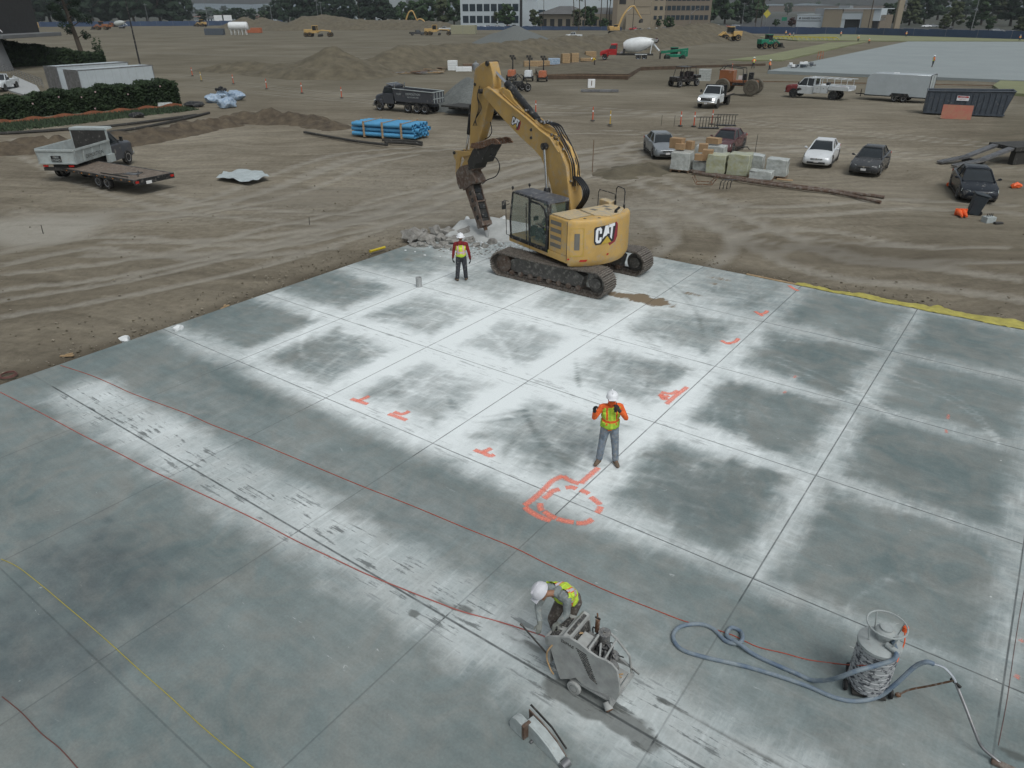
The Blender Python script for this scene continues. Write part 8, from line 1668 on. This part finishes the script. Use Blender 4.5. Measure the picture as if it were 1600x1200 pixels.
# bank
T,L_=bldg('bank_building','tan and white bank with a sign band and recessed glass entrance',(1246,48),(1376,50.5),24,6.2,'wall_tan_dark')
b=MB().use('wall_white'); b.bb(.3,L_*.335,-.4,0,0,6.0); b.build('sign_wall',T); b=MB().use('fac_dark'); b.bb(.4,L_*.31,-.45,-.4,3.5,3.75); b.build('sign_ledge',T)
b=MB().use('wall_tan'); b.bb(L_*.34,L_*.56,-1.6,0,0,8.6); b.bb(L_*.80,L_*.92,-1.6,0,0,8.4); pieces(b,'stone_pier',T); b=MB().use('wall_white'); b.bb(L_*.54,L_*.82,-1.2,0,4.4,6.8); b.bb(L_*.54,L_*.60,-1.0,0,0,4.4); b.bb(L_*.78,L_*.80,-1.0,0,0,4.4); b.bb(L_*.92,L_,-1.2,10,3.8,8.6); b.build('entrance_surround',T); b=MB().use('fac_dark'); b.bb(L_*.60,L_*.78,-.3,.1,0,4.4); b.bb(L_*.93,L_*.99,-.9,0,0,3.8); pieces(b,'entrance_glass',T)
b=MB().use('wall_white'); b.bb(L_*.33,L_*1.0,-1.8,24,8.6,8.9); b.bb(0,L_*.34,-.3,24,6.2,6.5); b.build('roof',T); b=MB().use('grey_paint'); b.bb(L_*.17,L_*.32,6,12,6.5,9); b.bb(L_*.45,L_*.58,6,12,8.9,10); pieces(b,'roof_unit',T); text('lettering','RANEE RANCH',1.25,T,(L_*.185,-.46,4.75),(R(90),0,0),'fac_dark',.03); b=MB().use('fac_dark'); b.blob((L_*.045,-.42,4.75),(.45,.06,.5),1); b.build('emblem',T)
T,L_=bldg('brown_building','long low brown building far behind the bank',(1180,21),(1425,22),30,14,'wall_brown'); b=MB().use('roof_grey2'); b.bb(-1,L_+1,-1,31,14,14.6); b.build('roof',T)
# small houses and sheds of the town
rt=random.Random(12)
H_=[(312,29,9,'wall_grey'),(330,31,14,'wall_white'),(305,24,10,'wall_grey'),(352,26,10,'wall_white'),(372,29,12,'wall_grey'),(392,24,10,'wall_tan'),(410,30,14,'wall_tan'),(425,24,10,'wall_grey'),(436,30,10,'wall_white'),(340,21,8,'wall_white'),(384,20,8,'wall_grey'),(405,19,9,'wall_white'),(690,24,14,'wall_white'),(655,22,12,'wall_white')]
desc=['low grey','wide white','far grey','small white','grey gabled','far tan','wide tan','far grey gabled','white','distant white','distant grey','distant pale','white gabled','pale gabled']
near_=['right of the left tree group','beyond the small yellow machine','above the left end of the town','behind the left sign board','right of the two sign boards','above the right sign board','behind the small dirt piles','above the small dirt piles','left of the evergreen row','near the horizon, left','near the horizon, middle','near the horizon, right','behind the trees left of the office','behind the olive trees']
for i,(px,py,wpx,m) in enumerate(H_):
    k=1/ppm(py); w_=wpx*k; a=gp(px-wpx/2,py); T=thing('house',desc[i]+' house '+near_[i],'house',a,0); hh=max(3.2,w_*.28); b=MB().use(m); b.bb(0,w_,0,w_*.6,0,hh); b.build('wall',T); b=MB().use('roof_red' if i%3==0 else 'roof_grey2'); b.prism([(-.6,hh),(w_*.3,hh+w_*.13),(w_*.6+.6,hh)],'x',-.5,w_+.5); b.build('roof',T,smooth=0)
    for q in range(3): b=MB().use('glass_far'); b.bb(w_*(.15+.28*q),w_*(.28+.28*q),-.1,.1,hh*.3,hh*.75); b.build('window',T)
E2=[(300,30,11),(318,26,9),(322,31,13),(344,25,10),(362,31,15),(366,22,9),(378,31,18),(386,28,10),(398,31,16),(400,22,9),(416,24,12),(418,31,14),(430,31,20),(348,31,12),(308,21,9),(330,19,8),(355,18,8),(420,18,9),(440,20,10),(1195,20,12),(1205,12,9),(1255,13,10),(1345,14,10),(1362,15,12),(1380,16,13),(1300,12,8),(1398,24,16)]
for i,(px,py,h) in enumerate(E2): tree(px,py,h,'round','far dark green tree among the distant town roofs',1.5,group='town trees near the horizon',foliage=('leaf_dark','leaf_mid')[i%2])
# dark ground, scrub and woods between the site fence and the hills
mat('scrub_ground',(.062,.062,.048),.95,var=.45,scale=.02,c2=(.030,.036,.028)); mat('woods_dark',(.040,.056,.042),.95,var=.5,scale=.05,c2=(.022,.032,.028))
plate('far_ground',[(-300,36.3),(120,36.3),(300,36.3),(446,35.8),(735,42.5),(975,47),(1150,51),(1400,55),(1480,58),(1900,66),(1900,21.5),(800,20.5),(-300,20)],'scrub_ground',-.4,-.06)
rw=random.Random(77); b=MB().use('woods_dark')
for k in range(520):
    px=rw.uniform(-250,1850); py=rw.choice((15.6,16.2,17,18.2,20,22.5))+rw.uniform(-.3,.3)
    if 1150<px<1430 and py>19: continue
    g=gp(px,py)
    if g.y<0 or g.y>2200: continue
    h=rw.uniform(5,10)*(1+max(0,17.5-py)*.35); b.blob((g.x,g.y,h*.45),(h*rw.uniform(.8,1.6),h*.7,h*.62),2,.9,1.8,k)
o=b.build('distant_woods',smooth=0); tag(o,kind='stuff')
# street poles
def pole(px,py,h,label,r=.15,m='grey_paint',arm=False):
    T=thing('utility_pole',label,'pole',gp(px,py),0,'poles along the street'); b=MB().use(m); b.cyl((0,0,0),(0,0,h),r,r*.6,n=8); b.build('shaft',T); b=MB().use(m)
    if arm: b.tube([(0,0,h*.62),(2.2,0,h*.80),(3.8,0,h*.86)],.09,5)
    else: b.bb(-1.2,1.2,-.08,.08,h-.9,h-.7)
    b.build('arm',T)
for px,py,h,lb in ((237,36,13,'pale pole standing among the left dark trees'),(311,37,16,'pole at the right end of the left tree group'),(330,37,15,'second pole right of the left trees'),(430,37,16,'pole at the left end of the evergreen row'),(502,36,15,'pole above the wide dirt pile, left'),(508,36,14,'pole above the wide dirt pile, right'),(566,36,17,'dark pole in the evergreen row'),(853,45,17,'dark pole above the hip roofed building'),(992,49,18,'tall dark pole in front of the tan tower'),(1017,46,11,'thin lamp pole at the corner of the apartments'),(1183,50,18,'street pole right of the big trees, left'),(1192,50,19,'street pole right of the big trees, right'),(1163,42,12,'thin pale lamp pole by the big trees'),(1519,60,16,'leaning grey pole among the right trees')): pole(px,py,h,lb,.16,'bark' if px in(566,853,992,1183,1192) else 'grey_paint')
pole(1081,47,10.5,'pale street lamp with a long slanted arm',.14,'steel',True); pole(1358,58,20,'dark wooden utility pole in front of the bank',.20,'bark')
b=MB().use('wall_tan'); b.box((0,0,7),(2.2,1.6,14)); one(b,'pylon','thick pale pylon right of the bank','pylon',gp(1402,55),0,bevel=.1)
T=thing('road_sign','bright yellow diamond road sign on a post','road sign',gp(1199,48),0); b=MB().use('steel'); b.cyl((0,0,0),(0,0,5.5),.1,n=6); b.build('post',T); b=MB().use('form_yellow'); b.X=Matrix.Translation((0,-.15,6.6))@Matrix.Rotation(R(45),4,'Y'); b.box((0,0,0),(2.6,.1,2.6)); b.build('plate',T)
T=thing('road_sign','small green street sign left of the bank','road sign',gp(1227,47),0); b=MB().use('steel'); b.cyl((0,0,0),(0,0,4.5),.1,n=6); b.build('post',T); b=MB().use('tele_green'); b.box((0,-.15,4.2),(2.6,.1,1.6)); b.build('plate',T)
b=MB().use('white_plain'); b.box((0,0,2.6),(2.4,.1,3.2)); one(b,'notice_board','white tilted board beside the far arched excavator','board',gp(971,45),.2)
# parked and passing cars far away: one prototype, copied
cp=thing('parked_car','white car parked behind the blue fence, left of the office entrance','car',gp(767,43),R(5),'cars behind the site fences'); b=MB().use('car_white'); rgc=lambda x,z: [Vector((x,-.85,.3)),Vector((x,-.88,z*.7)),Vector((x,-.75,z)),Vector((x,.75,z)),Vector((x,.88,z*.7)),Vector((x,.85,.3))]
b.loft([rgc(-2.25,.8),rgc(-2.0,.98),rgc(.9,.95),rgc(1.9,.82),rgc(2.25,.6)]); b.loft([[Vector((x,y,1.38)) for x,y in ((-1.0,-.6),(.3,-.6),(.3,.6),(-1.0,.6))],[Vector((x,y,1.44)) for x,y in ((-.9,-.55),(.2,-.55),(.2,.55),(-.9,.55))]]); b.build('body',cp,smooth=40); b=MB().use('glass_dark'); b.loft([[Vector((x,y,.93)) for x,y in ((-1.6,-.76),(1.0,-.76),(1.0,.76),(-1.6,.76))],[Vector((x,y,1.40)) for x,y in ((-1.0,-.6),(.3,-.6),(.3,.6),(-1.0,.6))]]); b.build('cabin_glass',cp)
for x in (-1.35,1.35):
    for s_ in (-1,1): b=MB().use('rubber'); b.cyl((x,s_*.68,.32),(x,s_*.90,.32),.32,n=12); b.build('wheel',cp)
CL=[(782,43.5,'car_white','white van like car before the office, second from left'),(797,44,'mixer_red','red car before the office'),(808,43,'car_silver','silver car right of the red one'),(826,45,'car_silver','silver car before the hip roofed building, left'),(840,44.5,'car_white','white car before the hip roofed building, left'),(863,45.5,'car_silver','silver car before the clipped trees'),(886,46,'mixer_red','dark red car before the palms'),(908,46,'car_white','white car between the palms'),(932,47,'car_silver','silver car right of the palms'),(944,47.5,'car_white','white car left of the tan tower'),(1003,50,'car_silver','silver car in front of the tower entrance'),(1016,50.5,'car_white','white car behind the berm, left'),(1030,50.5,'car_white','white car behind the berm, right'),(994,48,'mixer_red','red car in front of the tan tower'),(1070,50,'car_white','white car at the crest of the berm'),(1118,45,'car_grey','dark car on the road, leftmost'),(1127,45,'car_white','white car on the road, second'),(1138,46,'mixer_red','red car on the road, third'),(1153,44,'car_silver','silver car on the road, fourth'),(1091,40,'car_white','white car between the big dark trees'),(1367,55,'car_white','white car driving along the blue fence before the bank'),(1451,47,'car_white','white truck like car under the right trees'),(1462,47,'car_silver','silver car under the right trees'),(1505,21,'car_white','white van on the far upper road, left'),(1529,21,'car_white','white van on the far upper road, right'),(1485,50,'car_grey','dark car under the right trees'),(1562,55,'car_silver','silver car near the right edge'),(1590,56,'car_grey','dark car at the right edge'),(512,37,'car_white','white car behind the evergreen row'),(606,37,'car_white','white car left of the first far excavator'),(1268,51,'car_grey','dark car before the bank sign'),(1040,49,'car_silver','silver car below the apartments')]
recs=[]
for i,(px,py,m,lb) in enumerate(CL): c=place(cp,gp(px,py),R((5,175,-8,185)[i%4]),lb); recolor(c,'car_white',m) if m!='car_white' else None
# distant workers: one prototype each stance
fp_=None
FW=[(1180,109,'lime_yellow','worker in lime vest standing beyond the orange tractor',1.0,200),(1205,114,'shirt_yellow','worker in yellow shirt at the corner of the far slab',1.0,60),(1459,112,'lime_yellow','worker in lime vest walking across the far slab',1.0,100),(1344,69,'lime','worker in green vest beyond the brown strip',1.0,0),(1361,72,'shirt_yellow','worker crouched by the far slab corner',.8,40),(1231,59,'lime','worker in green vest at the left end of the yellow formwork',1.0,0),(1237,61,'shirt_yellow','orange shirted worker at the yellow formwork, left',.8,0),(1243,61,'wrap_white','pale dressed worker at the yellow formwork',.8,90),(1419,62,'lime_yellow','worker in lime vest before the right fence',1.0,0),(1482,60,'wrap_white','worker in pale shirt by the right fence, left one',1.0,0),(1499,60,'wrap_white','worker in pale shirt by the right fence, right one',1.0,0),(1596,70,'lime','worker in dark clothes at the right edge behind the slab',1.0,0),(120,34,'lime_yellow','distant worker by the left fence',1.2,0),(1317,61,'shirt_yellow','distant worker in yellow standing on the green sheets',1.0,0)]
mat('shirt_yellow',(.55,.38,.05),.7)
Js=stand(); Js.update(anL=(.17,-.12,.095),knL=(.14,-.10,.5),anR=(-.10,.16,.095),knR=(-.11,.02,.5),elR=(-.30,.12,1.2),wrR=(-.24,-.10,1.05),elL=(.3,-.05,1.15),wrL=(.22,-.25,1.05))
proto=person('x',gp(1180,109),0,Js,shirt='orange_cloth',pants='dark_trousers',vest='lime_yellow',vox=.045,fingers=False)
for i,(px,py,m,lb,s_,a) in enumerate(FW):
    if i==0: c=proto; c['label']=lb; c['group']='workers far out on the site'; c.location=gp(px,py); c.rotation_euler=(0,0,R(a))
    else: c=place(proto,gp(px,py,.25 if px in(1459,) else -.1),R(a),lb,'workers far out on the site',(1,1,s_)); 
    if m!='lime_yellow': recolor(c,'lime_yellow',m)
    if m=='wrap_white': recolor(c,'orange_cloth','grey_sleeve')
Jb=stand(); Jb.update(pelvis=(0,.15,.88),chest=(0,-.15,1.05),neck=(0,-.38,1.08),head=(0,-.50,1.06),hup=(0,-.8,.4),face=(0,-.4,-1),shL=(.2,-.30,1.05),shR=(-.2,-.30,1.05),elL=(.24,-.36,.78),elR=(-.24,-.36,.78),wrL=(.15,-.42,.52),wrR=(-.15,-.42,.52),hipL=(.09,.15,.86),hipR=(-.09,.15,.86))
person('worker in orange bending over near the white patch on the pad',gp(932,108,.45),R(-70),Jb,shirt='shirt_yellow',pants='rust' if 0 else 'brown_trousers',vest=None,vox=.04,fingers=False)
# distant hills
for nm,xs_,y0,hh,sd in (('hills',(-2600,300),2300,34,3),('hills',(400,2600),2500,30,9)):
    X,Y=np.meshgrid(np.linspace(*xs_,90),np.linspace(y0,y0+900,16)); Z=(fbm(X*.0022,Y*.003,sd)*1.1+fbm(X*.02,Y*.02,sd+3)*.16-.15)*hh*np.sin(np.clip((Y-y0)/900,0,1)*np.pi)**.6; o=gridmesh(X,Y,Z*1.4-2,nm,['hill_haze']); tag(o,kind='structure')
plate('upper_road',[(1385,24),(1480,22),(1640,24),(1640,27),(1480,25),(1385,27)],'asphalt',-.2,.1)

for p_ in _TREES.values():
    for ch in list(p_.children): bpy.data.objects.remove(ch)
    bpy.data.objects.remove(p_)
# ================================================================ AIR
hz_=MB(); hz_.bb(-2000,2000,-60,1900,-3,46); o=hz_.build('haze',smooth=0)
m=bpy.data.materials.new('haze_air'); m.use_nodes=True; n=m.node_tree.nodes; l=m.node_tree.links
for x in list(n):
    if x.type!='OUTPUT_MATERIAL': n.remove(x)
out=[x for x in n if x.type=='OUTPUT_MATERIAL'][0]; v=n.new('ShaderNodeVolumePrincipled'); v.inputs['Color'].default_value=(.82,.88,.92,1); v.inputs['Density'].default_value=.00013; v.inputs['Anisotropy'].default_value=.2; l.new(v.outputs[0],out.inputs['Volume'])
o.data.materials.clear(); o.data.materials.append(m); tag(o,kind='stuff')
